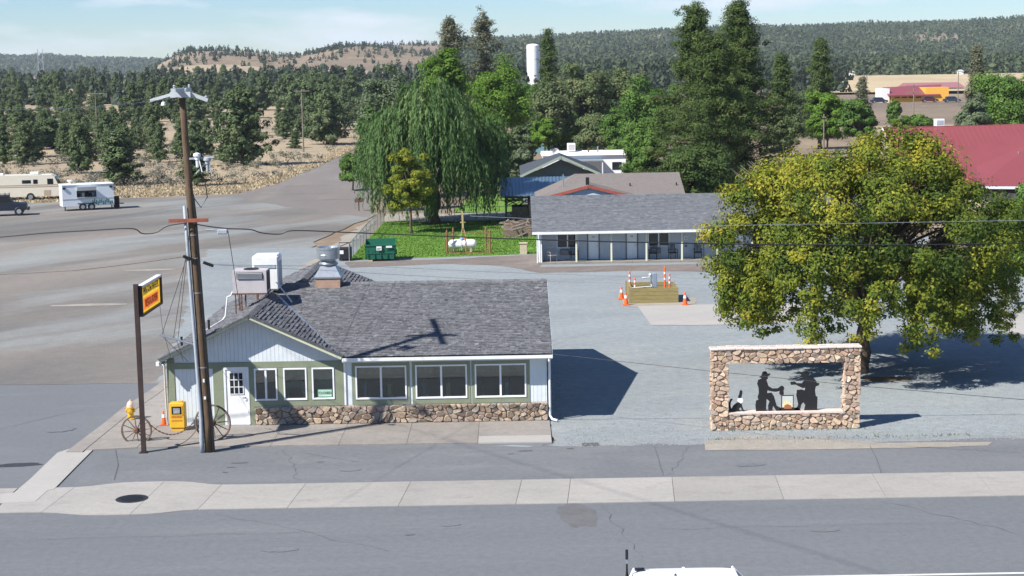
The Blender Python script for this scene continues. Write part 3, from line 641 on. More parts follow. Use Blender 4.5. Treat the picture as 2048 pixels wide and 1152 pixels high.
for i, (x, col) in enumerate(((-5.3, (.1, .28, .42)), (-4.4, (.5, .44, .08)), (-3.1, (.12, .3, .4)), (-2.2, (.5, .42, .1)), (-.95, (.05, .05, .06)), (0.0, (.14, .3, .4)))):
    t = thing('booth_seat', ['blue booth bench behind the leftmost wide window', 'yellow booth bench behind the leftmost wide window', 'blue booth bench behind the middle wide window', 'yellow booth bench behind the middle wide window', 'black booth bench behind the rightmost wide window', 'blue booth bench behind the rightmost wide window'][i], 'booth seat', (x, FY+.75, .06), 'booth benches behind the wide front windows')
    bm_ = mat('booth_vinyl', col, .5); MB().cbox((0, 0, 0), .5, 1.0, .45, .03).build('seat', bm_, t, True); MB().cbox((-.25, 0, .2), .14, 1.0, 1.2, .03).build('backrest', bm_, t, True)
for i, pts_ in enumerate((((1308, 893), (1316, 915), (1321, 935), (1327, 951)), ((1740, 893), (1752, 915), (1762, 946)), ((230, 896), (236, 930), (228, 960)), ((600, 905), (720, 925), (900, 930)))):
    a_ = [P(*q)[:2] for q in pts_]; tri_extr('crack', [(x-.015, y) for x, y in a_]+[(x+.015, y) for x, y in a_[::-1]], .0125, M['stain'])
# sealed cracks and worn patches in the asphalt and the dirt lot
rc = random.Random(44)
def wob(name, a, b, w, m, z, n=14, amp=.12):
    pts = []; A_ = Vector((*a, 0)); B_ = Vector((*b, 0)); nn = (B_-A_).normalized().cross(Vector((0, 0, 1)))
    w *= .6; mid = [A_.lerp(B_, i/n)+nn*rc.uniform(-amp, amp) for i in range(n+1)]; ws = [w*rc.uniform(.5, 1.4) for _ in mid]
    tri_extr(name, [tuple((p+nn*q)[:2]) for p, q in zip(mid, ws)]+[tuple((p-nn*q)[:2]) for p, q in reversed(list(zip(mid, ws)))], z, m)
for a, b, w in (((-9, 46.5), (-3.5, 42.5), .010), ((2.5, 46.8), (3.4, 41.5), .014), ((11, 46.6), (14, 43), .014), ((-16, 44), (-6, 44.4), .009), ((4, 44.1), (18, 44.3), .008), ((-22, 55), (-17, 62), .016), ((-30, 60), (-20, 58), .016), ((5, 50.2), (6, 54), .013), ((-7, 50.3), (-8, 54.6), .013)): wob('crack', a, b, w, M['stain'], .0135)
for px, py, a, b_ in ((300, 880, .5, .12), (700, 940, .35, .2), (1500, 930, .5, .2), (900, 1050, .3, .15), (560, 1100, .5, .2), (120, 860, .5, .4), (1650, 1060, .4, .2)): blot('asphalt_patch', px, py, a, b_, M['apron'] if py > 960 else M['street'], .011, int(px), .4)
for px, py, a, b_ in ((590, 388, 4, .8), (650, 400, 3, .7), (610, 372, 3, .8), (300, 540, 1.6, .5), (180, 610, 2.2, .5)): blot('dirt_patch', px, py, a, b_, M['brown'] if py < 500 else M['sand'], .013, int(px)+1, 1.2)
# ------------------------------------------------------------------ rooftop equipment
t = thing('cooling_unit', 'dusty rooftop air unit with louvred front standing on rusty legs', 'air conditioner', (-10.3, 62.5, 4.42))
mb = MB(); mb.box(-10.95, -9.62, 62.2, 63.2, 4.5, 5.38); mb.build('casing', M['hvacpaint'], t)
mb = MB()
for i in range(5): mb.prism([(-10.78, 62.19, 5.1+i*.045), (-9.78, 62.19, 5.1+i*.045), (-9.78, 62.14, 5.085+i*.045), (-10.78, 62.14, 5.085+i*.045)], (0, 0, .008))
mb.build('louvre', M['greymetal'], t, kind='stuff')
MB().box(-10.8, -9.76, 62.185, 62.2, 5.07, 5.31).build('grille', M['dark'], t)
MB().lathe((-10.28, 62.7, 5.38), [(.3, 0), (.3, .03), (.27, .03), (.27, .01)], 20).build('fan_ring', M['black'], t)
MB().box(-9.62, -9.6, 62.35, 63.0, 4.6, 5.3).build('side_grille', M['dark'], t)
mb = MB(); mb.box(-10.97, -9.6, 62.18, 62.24, 4.44, 4.5); mb.box(-10.97, -9.6, 63.14, 63.2, 4.44, 4.5); mb.box(-10.97, -10.91, 62.24, 63.14, 4.44, 4.5); mb.box(-9.66, -9.6, 62.24, 63.14, 4.44, 4.5); mb.build('base_frame', M['rust'], t)
for x, z in ((-10.86, 3.64), (-10.62, 3.76)):
    for y in (62.22, 63.15): MB().box(x-.025, x+.025, y-.02, y+.02, z, 4.44).build('leg', M['rust'], t)
MB().bar((-10.86, 62.22, 4.0), (-10.62, 62.22, 4.12), .04).build('leg_brace', M['rust'], t)
t = thing('rooftop_cooler', 'white boxy rooftop cooler behind the dusty louvred unit', 'air conditioner', (-10.0, 64.4, 4.2))
MB().cbox((-9.92, 64.5, 4.35), 1.05, 1.1, 1.42, .07).build('casing', M['white'], t); MB().box(-10.35, -9.5, 63.93, 63.95, 5.25, 5.4).build('vent_slot', M['greymetal'], t)
MB().box(-9.395, -9.385, 64.1, 64.9, 4.5, 5.5).build('side_grille', M['greymetal'], t)
for x in (-10.3, -9.5): MB().box(x-.04, x+.04, 64.1, 64.2, 3.9, 4.36).build('leg', M['rust'], t)
t = thing('exhaust_fan', 'shiny round kitchen exhaust fan on a square curb at the roof ridge', 'exhaust fan', (-7.5, 65.1, 4.4))
MB().cbox((-7.5, 65.1, 4.25), 1.0, 1.0, .5).build('curb', mat('curb_paint', (.36, .24, .18), .8, .15, 6), t)
mb = MB(); a, b = .54, .30
mb.add([(-7.5+i*a, 65.1+j*a, 4.72) for i, j in ((-1, -1), (1, -1), (1, 1), (-1, 1))]+[(-7.5+i*a, 65.1+j*a, 4.78) for i, j in ((-1, -1), (1, -1), (1, 1), (-1, 1))]+[(-7.5+i*b, 65.1+j*b, 5.2) for i, j in ((-1, -1), (1, -1), (1, 1), (-1, 1))],
       [(0, 1, 5, 4), (1, 2, 6, 5), (2, 3, 7, 6), (3, 0, 4, 7), (4, 5, 9, 8), (5, 6, 10, 9), (6, 7, 11, 10), (7, 4, 8, 11), (8, 9, 10, 11), (3, 2, 1, 0)]); mb.build('transition', M['galv'], t)
MB().lathe((-7.5, 65.1, 5.2), [(.30, 0), (.38, .04), (.40, .08), (.30, .2), (.30, .26)], 28).build('neck', M['galv'], t, smooth=False)
MB().lathe((-7.5, 65.1, 5.44), [(.32, 0), (.47, .05), (.475, .22), (.47, .23), (.475, .24), (.475, .42), (.49, .43), (.49, .5), (.44, .52), (.42, .44), (.1, .40), (.1, .5), (.02, .5)], 32).build('wind_band', M['galv'], t, smooth=False)
t = thing('conduit_pipe', 'white plastic pipe running up the roof to the louvred unit', 'pipe', (-11.2, 62.4, 3.6))
MB().tube([(-12.0, 61.2, 3.14), (-11.4, 62.2, 3.45), (-11.3, 62.3, 3.6), (-11.2, 62.35, 4.35), (-11.05, 62.3, 4.4), (-10.98, 62.3, 4.55)], .03, 8).build('pipe', M['white'], t)
for (x, y, z, h), lab in (((-11.72, 61.0, 3.22, .42), 'black vent pipe poking up beside the white plastic pipe'), ((-12.42, 59.2, 2.9, .4), 'black vent pipe poking up near the left eave')):
    t = thing('vent_pipe', lab, 'vent pipe', (x, y, z), 'black roof vent pipes'); mb = MB(); mb.cyl(0, 0, -.05, h, .045); mb.lathe((0, 0, h), [(.05, -.03), (.055, 0), (.035, 0)], 12); mb.build('pipe', M['black'], t, True); MB().lathe((0, 0, -.06), [(.12, 0), (.05, .1)], 12).build('flashing', M['galv'], t, True)
t = thing('roof_ladder', 'white metal strap lying over the roof beside the cooler', 'roof strap', (-9.5, 63.3, 4.3))
MB().bar((-9.45, 63.6, 4.75), (-8.75, 62.9, 4.02), .05, .02).build('strap', M['white'], t)

# ------------------------------------------------------------------ utility pole
t = thing('utility_pole', 'tall brown wooden utility pole in front of the restaurant gable', 'utility pole', (-10.62, 54.5, 0))
bx0, tx0 = -10.62, -11.05
def pxx(z): return bx0+(tx0-bx0)*z/12.4
MB().tube([(pxx(z), 54.5, z) for z in np.linspace(-.1, 12.35, 12)], [.17-.0048*z for z in np.linspace(0, 12.35, 12)], 16).build('pole', M['wood'], t, smooth=True)
mb = MB(); mb.tube([(pxx(z)-.19-(.04 if z < 1 else 0), 54.36, z) for z in (0, .4, 1.2, 4, 7, 8.6)], [.08, .08, .065, .06, .055, .05], 10); mb.build('riser_conduit', M['greymetal'], t, smooth=True)
mb = MB()
for k in (.13, .17): mb.tube([(pxx(z)+k+.02, 54.36, z) for z in (0.05, 2, 4, 6, 8.2)]+[(pxx(9)+k-.02, 54.4, 9.0)], .022, 6)
mb.tube([(pxx(8.9)+.16, 54.3, 8.9), (pxx(8.6)+.4, 54.25, 8.55), (pxx(8.9)+.65, 54.2, 8.9), (pxx(9.4)+.6, 54.2, 9.5)], .018, 6); mb.build('cable', M['black'], t)
arm = mat('fibreglass_arm', (.46, .49, .51), .5, .08, 4)
MB().bar((-12.08, 54.3, 12.18), (pxx(12.3)-.22, 54.28, 12.4), .1, .1).build('crossarm', arm, t)
MB().bar((pxx(12.3)+.3, 54.28, 12.40), (-10.14, 54.3, 12.16), .12, .12).build('crossarm', arm, t)
MB().box(pxx(12.3)-.33, pxx(12.3)+.36, 54.12, 54.27, 12.27, 12.46).build('crossarm', arm, t)
MB().box(pxx(12.3)-.1, pxx(12.3)+.06, 53.2, 55.9, 12.46, 12.58).build('crossarm', arm, t)
for x, y, z in ((-11.7, 54.3, 12.2), (-10.2, 54.3, 12.2), (pxx(12.3), 53.3, 12.58), (pxx(12.3), 55.8, 12.58), (-11.2, 54.2, 12.46), (-10.85, 54.2, 12.46)):
    mb = MB(); mb.lathe((x, y, z), [(.02, 0), (.05, .03), (.03, .05), (.055, .08), (.02, .12)], 10); mb.build('insulator', mat('porcelain', (.35, .37, .40), .3) if x == -11.7 else bpy.data.materials['porcelain'], t)
mb = MB(); mb.lathe((-11.62, 54.2, 12.0), [(.02, .0), (.09, .02), (.07, .1), (.03, .14)], 12); mb.build('insulator', M['white'], t)
x9 = pxx(10)
mb = MB(); mb.bar((x9+.1, 54.4, 10.2), (x9+.95, 54.35, 10.25), .06, .06); mb.bar((x9+.3, 54.4, 9.7), (x9+.8, 54.35, 10.2), .04, .04); mb.build('bracket', M['greymetal'], t)
for dx, z, c_ in ((.38, 10.35, 'white'), (.72, 10.2, 'greymetal')):
    mb = MB(); mb.lathe((x9+dx, 54.3, z-.1), [(.03, -.35), (.05, -.33), (.05, -.1), (.08, -.08), (.08, .0), (.13, .04), (.12, .12), (.03, .16)], 12); mb.bar((x9+dx+.05, 54.28, z-.1), (x9+dx+.16, 54.25, z-.6), .03, .03); mb.build('fuse_cutout', M[c_], t)
red = mat('faded_red_arm', (.26, .085, .05), .8, .25, 5)
MB().box(-11.64, -10.3, 54.24, 54.33, 8.05, 8.17).build('crossarm', red, t)
ins = M['black']
for x, y, z in ((-11.05, 54.3, 6.83), (-10.35, 54.2, 6.62)):
    mb = MB(); mb.bar((x-.16, y, z+.06), (x+.18, y, z-.07), .09, .09)
    for k in range(4): mb.lathe((x-.1+k*.07, y, z+.035-k*.027), [(.03, -.02), (.075, 0), (.03, .02)], 8, 'x')
    mb.build('strain_insulator', ins, t)
MB().tube([(-12.18, 54.45, 4.16), (-10.85, 54.45, 3.76)], .035, 8).build('guy_strut', M['galv'], t)
mb = MB()
for a, b in (((-11.1, 54.4, 6.85), (-12.1, 54.45, 4.14)), ((-11.0, 54.4, 7.6), (-11.7, 54.45, 4.02)), ((-11.0, 54.4, 7.5), (-11.55, 54.45, 3.97)), ((-12.1, 54.45, 4.14), (-11.6, 56.2, 2.9)), ((-11.6, 54.45, 3.98), (-11.75, 56.2, 2.9))): mb.tube([a, b], .009, 4)
mb.build('guy_wire', M['black'], t)
for z in (7.6, 6.8, 5.6, 3.0): MB().lathe((pxx(z), 54.5, z), [(.12, -.02), (.178-.0045*z, -.02), (.178-.0045*z, .02), (.12, .02)], 16).build('pole_band', M['galv'], t)
mb = MB(); mb.box(pxx(2.3)-.02, pxx(2.3)+.04, 54.28, 54.30, 2.5, 2.62); mb.box(pxx(2)-.02, pxx(2)+.05, 54.28, 54.30, 1.9, 2.0); mb.build('pole_tag', M['white'], t)
def wire(name, pts, r, lab, cat='wire', sag=0., n=14, grp=None, m='black'):
    out = []
    for a, b in zip(pts[:-1], pts[1:]):
        a = Vector(a); b = Vector(b)
        for i in range(n): q = i/n; p = a.lerp(b, q); p.z -= 4*sag*q*(1-q); out.append(tuple(p))
    out.append(tuple(pts[-1])); t_ = thing(name, lab, cat, pts[0], grp); MB().tube(out, r, 5).build('strand', M[m], t_); return t_
ax = -10.95
def smooth(pts, n=8):
    o_ = []; pts = [Vector(p) for p in pts]
    for i in range(len(pts)-1):
        p0, p1, p2, p3 = pts[max(i-1, 0)], pts[i], pts[i+1], pts[min(i+2, len(pts)-1)]
        for k in range(n):
            s_ = k/n; o_.append(tuple(.5*((2*p1)+(-p0+p2)*s_+(2*p0-5*p1+4*p2-p3)*s_*s_+(-p0+3*p1-3*p2+p3)*s_**3)))
    o_.append(tuple(pts[-1])); return o_
t = thing('telephone_cable', 'thick black telephone cable running from the red crossarm past the willow', 'cable', (-10.9, 54.3, 8))
MB().tube(smooth([Q(x, y, 54.2) for x, y in ((385, 446), (412, 452), (455, 457), (500, 459), (525, 466), (560, 468), (590, 461), (700, 465), (900, 473), (1100, 480), (1400, 487), (1750, 490), (2100, 486))]), .022, 6).build('strand', M['black'], t)
t = thing('telephone_cable', 'thick black telephone cable dipping in a loop left of the pole', 'cable', (-10.9, 54.3, 8))
MB().tube(smooth([Q(x, y, 54.2) for x, y in ((372, 446), (335, 452), (312, 465), (285, 467), (262, 457), (180, 461), (90, 466), (0, 474), (-200, 490))]), .022, 6).build('strand', M['black'], t)
t = thing('splice_box', 'small grey splice box hanging on the black telephone cable', 'splice box', Q(445, 460, 54.1))
mb = MB(); mb.cbox((0, 0, -.14), .34, .18, .17, .03); mb.build('casing', M['greymetal'], t, True); MB().tube([(-.55, 0, .02), (-.3, 0, .0), (-.17, 0, -.02)], .035, 6).build('cable_clamp', M['galv'], t, True)
wire('service_drop', [Q(456, 462, 54.15), Q(480, 620, 62.2)], .012, 'thin wire dropping from the splice box to the louvred roof unit', sag=-.05)
wire('power_line', [Q(-300, 205, 40), (-11.0, 54.3, 12.3)], .008, 'thin power line leaving the pole top towards the upper left', sag=.3, m='greymetal')
wire('power_line', [(-10.3, 54.25, 6.6), Q(640, 540, 60), Q(1000, 560, 75), Q(1600, 574, 85), Q(2200, 585, 95)], .007, 'upper of the two thin wires crossing behind the shingle ridge', sag=.02, m='greymetal')
wire('power_line', [(-10.3, 54.2, 6.6), Q(735, 532, 66), Q(1100, 548, 78), Q(1600, 562, 88), Q(2200, 572, 98)], .007, 'lower of the two thin wires crossing behind the shingle ridge', sag=.02, m='greymetal')
wire('power_line', [Q(-200, 558, 60), Q(150, 541, 58), Q(372, 513, 54.5)], .008, 'thin wire from the black insulator over the dirt lot', sag=.02)
wire('power_line', [Q(1095, 707, 57.5), Q(1420, 742, 54), Q(1720, 772, 52), Q(2200, 812, 50)], .009, 'wire from the restaurant eave crossing in front of the stone frame')
wire('power_line', [Q(940, 432, 50), Q(1400, 452, 50), Q(2200, 438, 50)], .008, 'pale thin wire crossing the middle of the big yellowing tree', m='galv')

g0 = Vector(P(1780, 1152)); g1 = Vector(P(820, 858)); up_ = Vector((0, 0, 20.0))-SUN_AZ*(20.0/math.tan(SUN_EL))
wire('power_line', [tuple(g0+up_+(g0-g1)*.8), tuple(g1+up_), tuple(g1+up_+(g1-g0)*.8)], .014, 'high overhead power line whose thin shadow runs diagonally over the street')
# ------------------------------------------------------------------ pole sign
t = thing('sign', 'yellow and orange restaurant sign on a tall brown steel post', 'sign', (-12.9, 54.54, 0))
MB().bar((-12.93, 54.54, -.05), (-12.93, 54.54, 5.92), .15, .15).build('post', mat('brown_steel', (.05, .032, .028), .5, .3, 2), t)
def trans(name, col, fac=.55):
    m, n, b = newmat(name); b.inputs['Base Color'].default_value = (*col, 1); b.inputs['Roughness'].default_value = .4
    tr = n.nodes.new('ShaderNodeBsdfTranslucent'); tr.inputs['Color'].default_value = (*col, 1); mxs = n.nodes.new('ShaderNodeMixShader'); mxs.inputs['Fac'].default_value = fac
    n.links.new(b.outputs['BSDF'], mxs.inputs[1]); n.links.new(tr.outputs['BSDF'], mxs.inputs[2]); n.links.new(mxs.outputs['Shader'], n.nodes['Material Output'].inputs['Surface']); return m
SX, SY0, SY1, SZ0, SZ1 = -12.83, 54.68, 57.75, 4.84, 5.78
ye, orr = trans('sign_yellow', (.80, .50, .03)), trans('sign_orange', (.80, .22, .035))
cab = MB(); cab.box(SX-.09, SX+.09, SY0, SY1, SZ1, SZ1+.07); cab.build('cabinet_top', M['white'], t)
cab = MB(); cab.box(SX-.09, SX+.09, SY0, SY1, SZ0-.07, SZ0); cab.box(SX-.09, SX+.09, SY0-.05, SY0, SZ0-.07, SZ1+.07); cab.box(SX-.09, SX+.09, SY1, SY1+.05, SZ0-.07, SZ1+.07); cab.build('cabinet', bpy.data.materials['brown_steel'], t)
p = MB().add([(SX, SY0, SZ0), (SX, SY1, SZ0), (SX, SY1, SZ0+.08), (SX, SY0, SZ0+.08), (SX, SY0+.42, SZ0+.08), (SX, SY0+.42, SZ0+.5), (SX, SY0, SZ0+.5), (SX, SY1-.2, SZ0+.08), (SX, SY1-.2, SZ0+.5), (SX, SY1, SZ0+.5), (SX, SY1, SZ1), (SX, SY0, SZ1)],
             [(0, 1, 2, 3), (3, 4, 5, 6), (7, 2, 9, 8), (6, 9, 10, 11)]).build('sign_face', ye, t)
MB().add([(SX, SY0+.42, SZ0+.08), (SX, SY1-.2, SZ0+.08), (SX, SY1-.2, SZ0+.5), (SX, SY0+.42, SZ0+.5)], [(0, 1, 2, 3)]).build('sign_band', orr, p)
for k, s_ in ((SX, 1), (SX, -1)):
    rot = Matrix.Rotation(s_*PI/2, 4, 'Z') @ Matrix.Rotation(PI/2, 4, 'X')
    text('WAGON WHEEL', .34, mat('sign_dark_letters', (.045, .05, .03), .6), p, Matrix.Translation((k+s_*.012, (SY0+SY1)/2+.13, SZ1-.22)) @ rot, sx=.98)
    text('RESTAURANT', .40, mat('sign_red_letters', (.50, .055, .02), .6), p, Matrix.Translation((k+s_*.014, (SY0+SY1)/2+.12, SZ0+.28)) @ rot, sx=.84)
MB().tube([(SX, SY1-.1, SZ0-.05), (SX+.2, 57, 4.0), (-12.3, 56.6, 3.0)], .008, 4).build('sign_cable', M['black'], t)
MB().cbox((-12.93, 54.54, 0), .3, .3, .015).build('base_plate', M['black'], t)

# ------------------------------------------------------------------ pavement things
hy = P(262, 838, .05)
t = thing('fire_hydrant', 'yellow fire hydrant with pale faded cap by the side street kerb', 'fire hydrant', (hy[0], hy[1], .045))
yl = mat('hydrant_yellow', (.62, .36, .03), .5, .15, 8); pl = mat('hydrant_cap_paint', (.66, .48, .36), .6, .15, 8)
MB().lathe((0, 0, 0), [(.17, 0), (.17, .04), (.12, .05), (.11, .42), (.15, .43), (.15, .47)], 20).build('barrel', yl, t, True)
MB().lathe((0, 0, .47), [(.14, 0), (.14, .04), (.13, .12), (.09, .2), (.04, .23), (.035, .28), (.0, .28)], 20).build('bonnet', pl, t, True)
for s_ in (-1, 1): MB().lathe((0, 0, .34), [(.05, 0), (.06, s_*.12), (.075, s_*.13), (.075, s_*.17), (.02, s_*.19)], 12, 'x').build('nozzle', yl, t, True)
MB().lathe((0, 0, .33), [(.07, 0), (.08, -.13), (.095, -.14), (.095, -.18), (.02, -.2)], 12, 'y').build('nozzle', yl, t, True)
cone_o = mat('cone_orange', (.75, .12, .03), .5, .1, 6)
def cone(x, y, z, h, lab, grp=None, n_=0):
    t_ = thing('traffic_cone', lab, 'traffic cone', (x, y, z), grp); r = h*.19
    MB().cbox((0, 0, 0), h*.5, h*.5, h*.05, .008).build('base', cone_o, t_, True)
    MB().lathe((0, 0, h*.05), [(r, 0), (r*.25, h*.93), (r*.15, h*.95)], 18).build('cone', cone_o, t_, True)
    MB().lathe((0, 0, h*.05), [(r*.62+.004, h*.48), (r*.46+.004, h*.70)], 18).build('collar', M['white'], t_, True); return t_
q = P(328, 850, .045); cone(q[0], q[1], .045, .55, 'orange traffic cone beside the yellow newspaper box')
nb = P(356, 861, .045)
t = thing('newspaper_box', 'yellow newspaper vending box against the restaurant front', 'newspaper box', (nb[0], nb[1]+.12, .045))
yb = mat('box_yellow', (.70, .40, .03), .5, .12, 5)
MB().cbox((0, 0, .1), .56, .42, .94, .03).build('casing', yb, t, True); MB().cbox((0, 0, 0), .44, .34, .1).build('pedestal', yb, t, True)
MB().box(-.22, .22, -.225, -.21, .58, .95).build('door_frame', yb, t, True); w_ = MB().box(-.18, .18, -.232, -.224, .63, .92).build('window', M['dglass'], t, True)
mb = MB(); mb.box(-.12, .12, -.237, -.233, .66, .86); mb.build('newspaper', mat('newsprint', (.30, .31, .34), .9, .5, 22), t, True)
for z, c_ in ((.49, (.55, .13, .04)), (.36, (.45, .22, .03))):
    mb = MB()
    for i in range(9): mb.box(-.2+i*.045, -.2+i*.045+.033, -.215, -.2105, z, z+.05+.02*(i % 2))
    mb.build('lettering', mat('box_print', c_, .7), t, True)
MB().cbox((.12, -.02, 1.04), .14, .12, .06).build('coin_box', yb, t, True)
def wheel(name, lab, x, y, z, R, rz, tilt=0.):
    t_ = thing(name, lab, 'wagon wheel', (x, y, z), 'old wagon wheels standing on the pavement', rz); t_.rotation_euler = (tilt, 0, rz)
    wm = bpy.data.materials.get('weathered_wheel') or mat('weathered_wheel', (.16, .115, .085), .85, .35, 9)
    MB().lathe((0, 0, R), [(R, -.03), (R, .03), (R-.05, .03), (R-.05, -.03), (R, -.03)], 40, 'y').build('rim', wm, t_, True)
    MB().lathe((0, 0, R), [(R+.008, -.025), (R+.008, .025), (R-.002, .025), (R-.002, -.025), (R+.008, -.025)], 40, 'y').build('iron_tyre', M['rust'], t_, True)
    MB().lathe((0, 0, R), [(.06, -.14), (.085, -.12), (.11, -.04), (.11, .04), (.085, .12), (.06, .14)], 16, 'y').build('hub', M['rust'], t_, True)
    sp = MB()
    for i in range(12):
        a_ = 2*PI*i/12+.1; MB().tube([(.09*math.cos(a_), 0, R+.09*math.sin(a_)), ((R-.04)*math.cos(a_), 0, R+(R-.04)*math.sin(a_))], [.022, .015], 6).build('spoke', wm, t_, True)
    return t_
w1 = P(273, 885, .02); wheel('wagon_wheel', 'old wooden wagon wheel behind the brown sign post', w1[0], w1[1]+.1, -.1, .54, .05)
w2 = P(424, 882, .02); wheel('wagon_wheel', 'old wooden wagon wheel leaning behind the utility pole', w2[0]+.02, w2[1]+.2, -.02, .66, -.12)
t = thing('chain', 'sagging rusty chain hung between the two wagon wheels', 'chain', (w1[0], w1[1], .5))
a = Vector((w1[0]+.52, w1[1]+.1, .62)); b = Vector((w2[0]-.6, w2[1]+.1, .75)); ps = [a.lerp(b, i/24)-Vector((0, 0, 4*.42*(i/24)*(1-i/24))) for i in range(25)]
mb = MB()
for i in range(24):
    mb.bar(tuple(ps[i]), tuple(ps[i+1]), .05 if i % 2 else .02, .02 if i % 2 else .05)
mb.build('links', M['rust'], t)
t = thing('ground_anchor', 'small black anchor weight on the pavement with a slack chain', 'anchor', P(355, 892, 0.0))
MB().lathe((0, 0, 0), [(.1, 0), (.1, .05), (.03, .08)], 12).build('weight', M['black'], t, True); o = Vector(t.location); b = Vector((w2[0]-.5, w2[1], .45)); MB().tube([tuple(o+(b-o)*(i/8)-Vector((0, 0, .5*(i/8)*(1-i/8)))-o+Vector((0, 0, .05))) for i in range(9)], .014, 5).build('links', M['rust'], t, True)

# ------------------------------------------------------------------ stone frame with steel silhouettes
FX0, FX1, FYM, FD = 7.08, 12.45, 56.35, .48
fr = thing('stone_frame', 'freestanding rectangular frame of tan field stone around cowboy silhouettes', 'stone frame', (9.77, 56.6, 0))
WX0, WX1, WZ0, WZ1, TZ = 7.72, 11.84, .64, 2.42, 3.0
mb = MB(); k = .06
mb.box(FX0+k, FX1-k, FYM+k, FYM+FD-k, 0, WZ0-k); mb.box(FX0+k, WX0-k, FYM+k, FYM+FD-k, WZ0-k, WZ1+k); mb.box(WX1+k, FX1-k, FYM+k, FYM+FD-k, WZ0-k, WZ1+k); mb.box(FX0+k, FX1-k, FYM+k, FYM+FD-k, WZ1+k, TZ-k); mb.build('core', M['mortar2'], fr)
fp = lambda *a_, **kw: stone_face(fr, *a_, **kw)
sz = .24
for (x0, x1, z0, z1, sd_) in ((WX0-.0, FX1-.0, 0, WZ0, 31), (FX0, WX0, 0, WZ1, 32), (WX1, FX1, WZ0, WZ1, 33), (FX0, FX1, WZ1, TZ-.05, 34)):
    fp((x0, FYM+.06, z0), (1, 0, 0), (0, 0, 1), (0, -1, 0), x1-x0, z1-z0, sz, sd_, M['stone2'], proud=.06)
fp((FX1-.06, FYM, 0), (0, 1, 0), (0, 0, 1), (1, 0, 0), FD, TZ, sz, 35, M['stone2'], proud=.06)
fp((FX0+.06, FYM+FD, 0), (0, -1, 0), (0, 0, 1), (-1, 0, 0), FD, TZ, sz, 36, M['stone2'], proud=.06)
fp((WX0-.06, FYM, WZ0), (0, 1, 0), (0, 0, 1), (1, 0, 0), FD, WZ1-WZ0, sz, 37, M['stone2'], proud=.05)
fp((WX1+.06, FYM+FD, WZ0), (0, -1, 0), (0, 0, 1), (-1, 0, 0), FD, WZ1-WZ0, sz, 38, M['stone2'], proud=.05)
capm = mat('cap_mortar', (.62, .52, .46), .9, .15, 5, bump=.3, bscale=12)
mb = MB()
for i in range(18):
    x0 = FX0-.03+(FX1-FX0+.06)*i/18; x1 = FX0-.03+(FX1-FX0+.06)*(i+1)/18-.008; j = random.uniform(-.015, .015)
    MB().cbox(((x0+x1)/2, FYM+FD/2, TZ-.06+j*.5), x1-x0, FD+.05+j, .08+j*.5, .02).build('cap_stone', capm, fr)
MB().box(WX0-.02, WX1+.0, FYM-.01, FYM+FD+.01, WZ0-.05, WZ0+.012).build('sill', capm, fr)
def sil(poly, x_off=0): return [(WX0+(x-370)/268.0, 0, WZ0+.012+(795-y)/268.0) for x, y in poly]
SYY = FYM+.24
def plate(name, lab, cat, polys, m='black', kids=()):
    xs_ = [p[0] for pl_ in polys for p in sil(pl_)]; t_ = thing(name, lab, cat, (sum(xs_)/len(xs_), SYY, WZ0+.012))
    for i, pl_ in enumerate(polys):
        mb = MB(); mb.prism([(p[0], SYY-.004-i*.001, p[2]) for p in sil(pl_)], (0, .008+i*.002, 0)); mb.build('steel_plate', M['black'], t_)
    for nm, pl_, mm in kids:
        mb = MB(); mb.prism([(p[0], SYY-.009, p[2]) for p in sil(pl_)], (0, .018, 0)); mb.build(nm, mm, t_)
    return t_
plate('coyote_cutout', 'black steel dog silhouette howling upwards with a white bandana', 'silhouette', [[(378, 795), (374, 740), (378, 700), (392, 670), (410, 664), (414, 675), (398, 700), (394, 735), (402, 765), (420, 735), (445, 712), (468, 700), (472, 668), (466, 650), (476, 625), (482, 596), (490, 582), (496, 588), (508, 588), (508, 615), (500, 655), (506, 690), (502, 720), (512, 760), (528, 792), (510, 796), (492, 755), (478, 765), (488, 796)]],
      kids=[('bandana', [(458, 690), (466, 665), (505, 662), (516, 680), (508, 708), (492, 716), (470, 702)], M['white'])])
plate('cowboy_cutout', 'black steel silhouette of a seated cowboy tipping a coffee pot', 'silhouette', [[(640, 795), (634, 740), (640, 690), (664, 680), (654, 655), (666, 620), (664, 565), (650, 525), (660, 486), (692, 474), (690, 468), (668, 462), (690, 446), (700, 412), (716, 404), (738, 404), (750, 426), (778, 426), (774, 442), (754, 455), (754, 478), (740, 488), (748, 510), (760, 550), (800, 574), (850, 572), (872, 555), (888, 546), (906, 556), (914, 574), (906, 592), (910, 636), (876, 642), (862, 622), (868, 600), (830, 608), (790, 602), (750, 592), (748, 618), (790, 614), (814, 650), (828, 700), (842, 745), (884, 768), (884, 795), (836, 795), (806, 745), (796, 795), (760, 795), (756, 740), (770, 700), (742, 676), (738, 795)]])
plate('cowboy_cutout', 'black steel silhouette of a seated cowboy playing guitar', 'silhouette', [[(1104, 795), (1116, 740), (1096, 716), (1078, 738), (1074, 756), (1064, 795), (1008, 795), (1010, 780), (1040, 756), (1048, 735), (1028, 645), (1034, 592), (1080, 588), (1110, 598), (1114, 572), (1090, 575), (1052, 556), (1022, 540), (976, 542), (968, 512), (1014, 508), (1032, 525), (1080, 528), (1100, 502), (1112, 480), (1086, 470), (1066, 468), (1066, 450), (1086, 436), (1092, 418), (1110, 410), (1130, 414), (1140, 430), (1166, 424), (1158, 440), (1146, 455), (1152, 474), (1190, 474), (1216, 500), (1226, 525), (1252, 530), (1246, 550), (1216, 562), (1210, 600), (1218, 655), (1234, 662), (1232, 795)]])
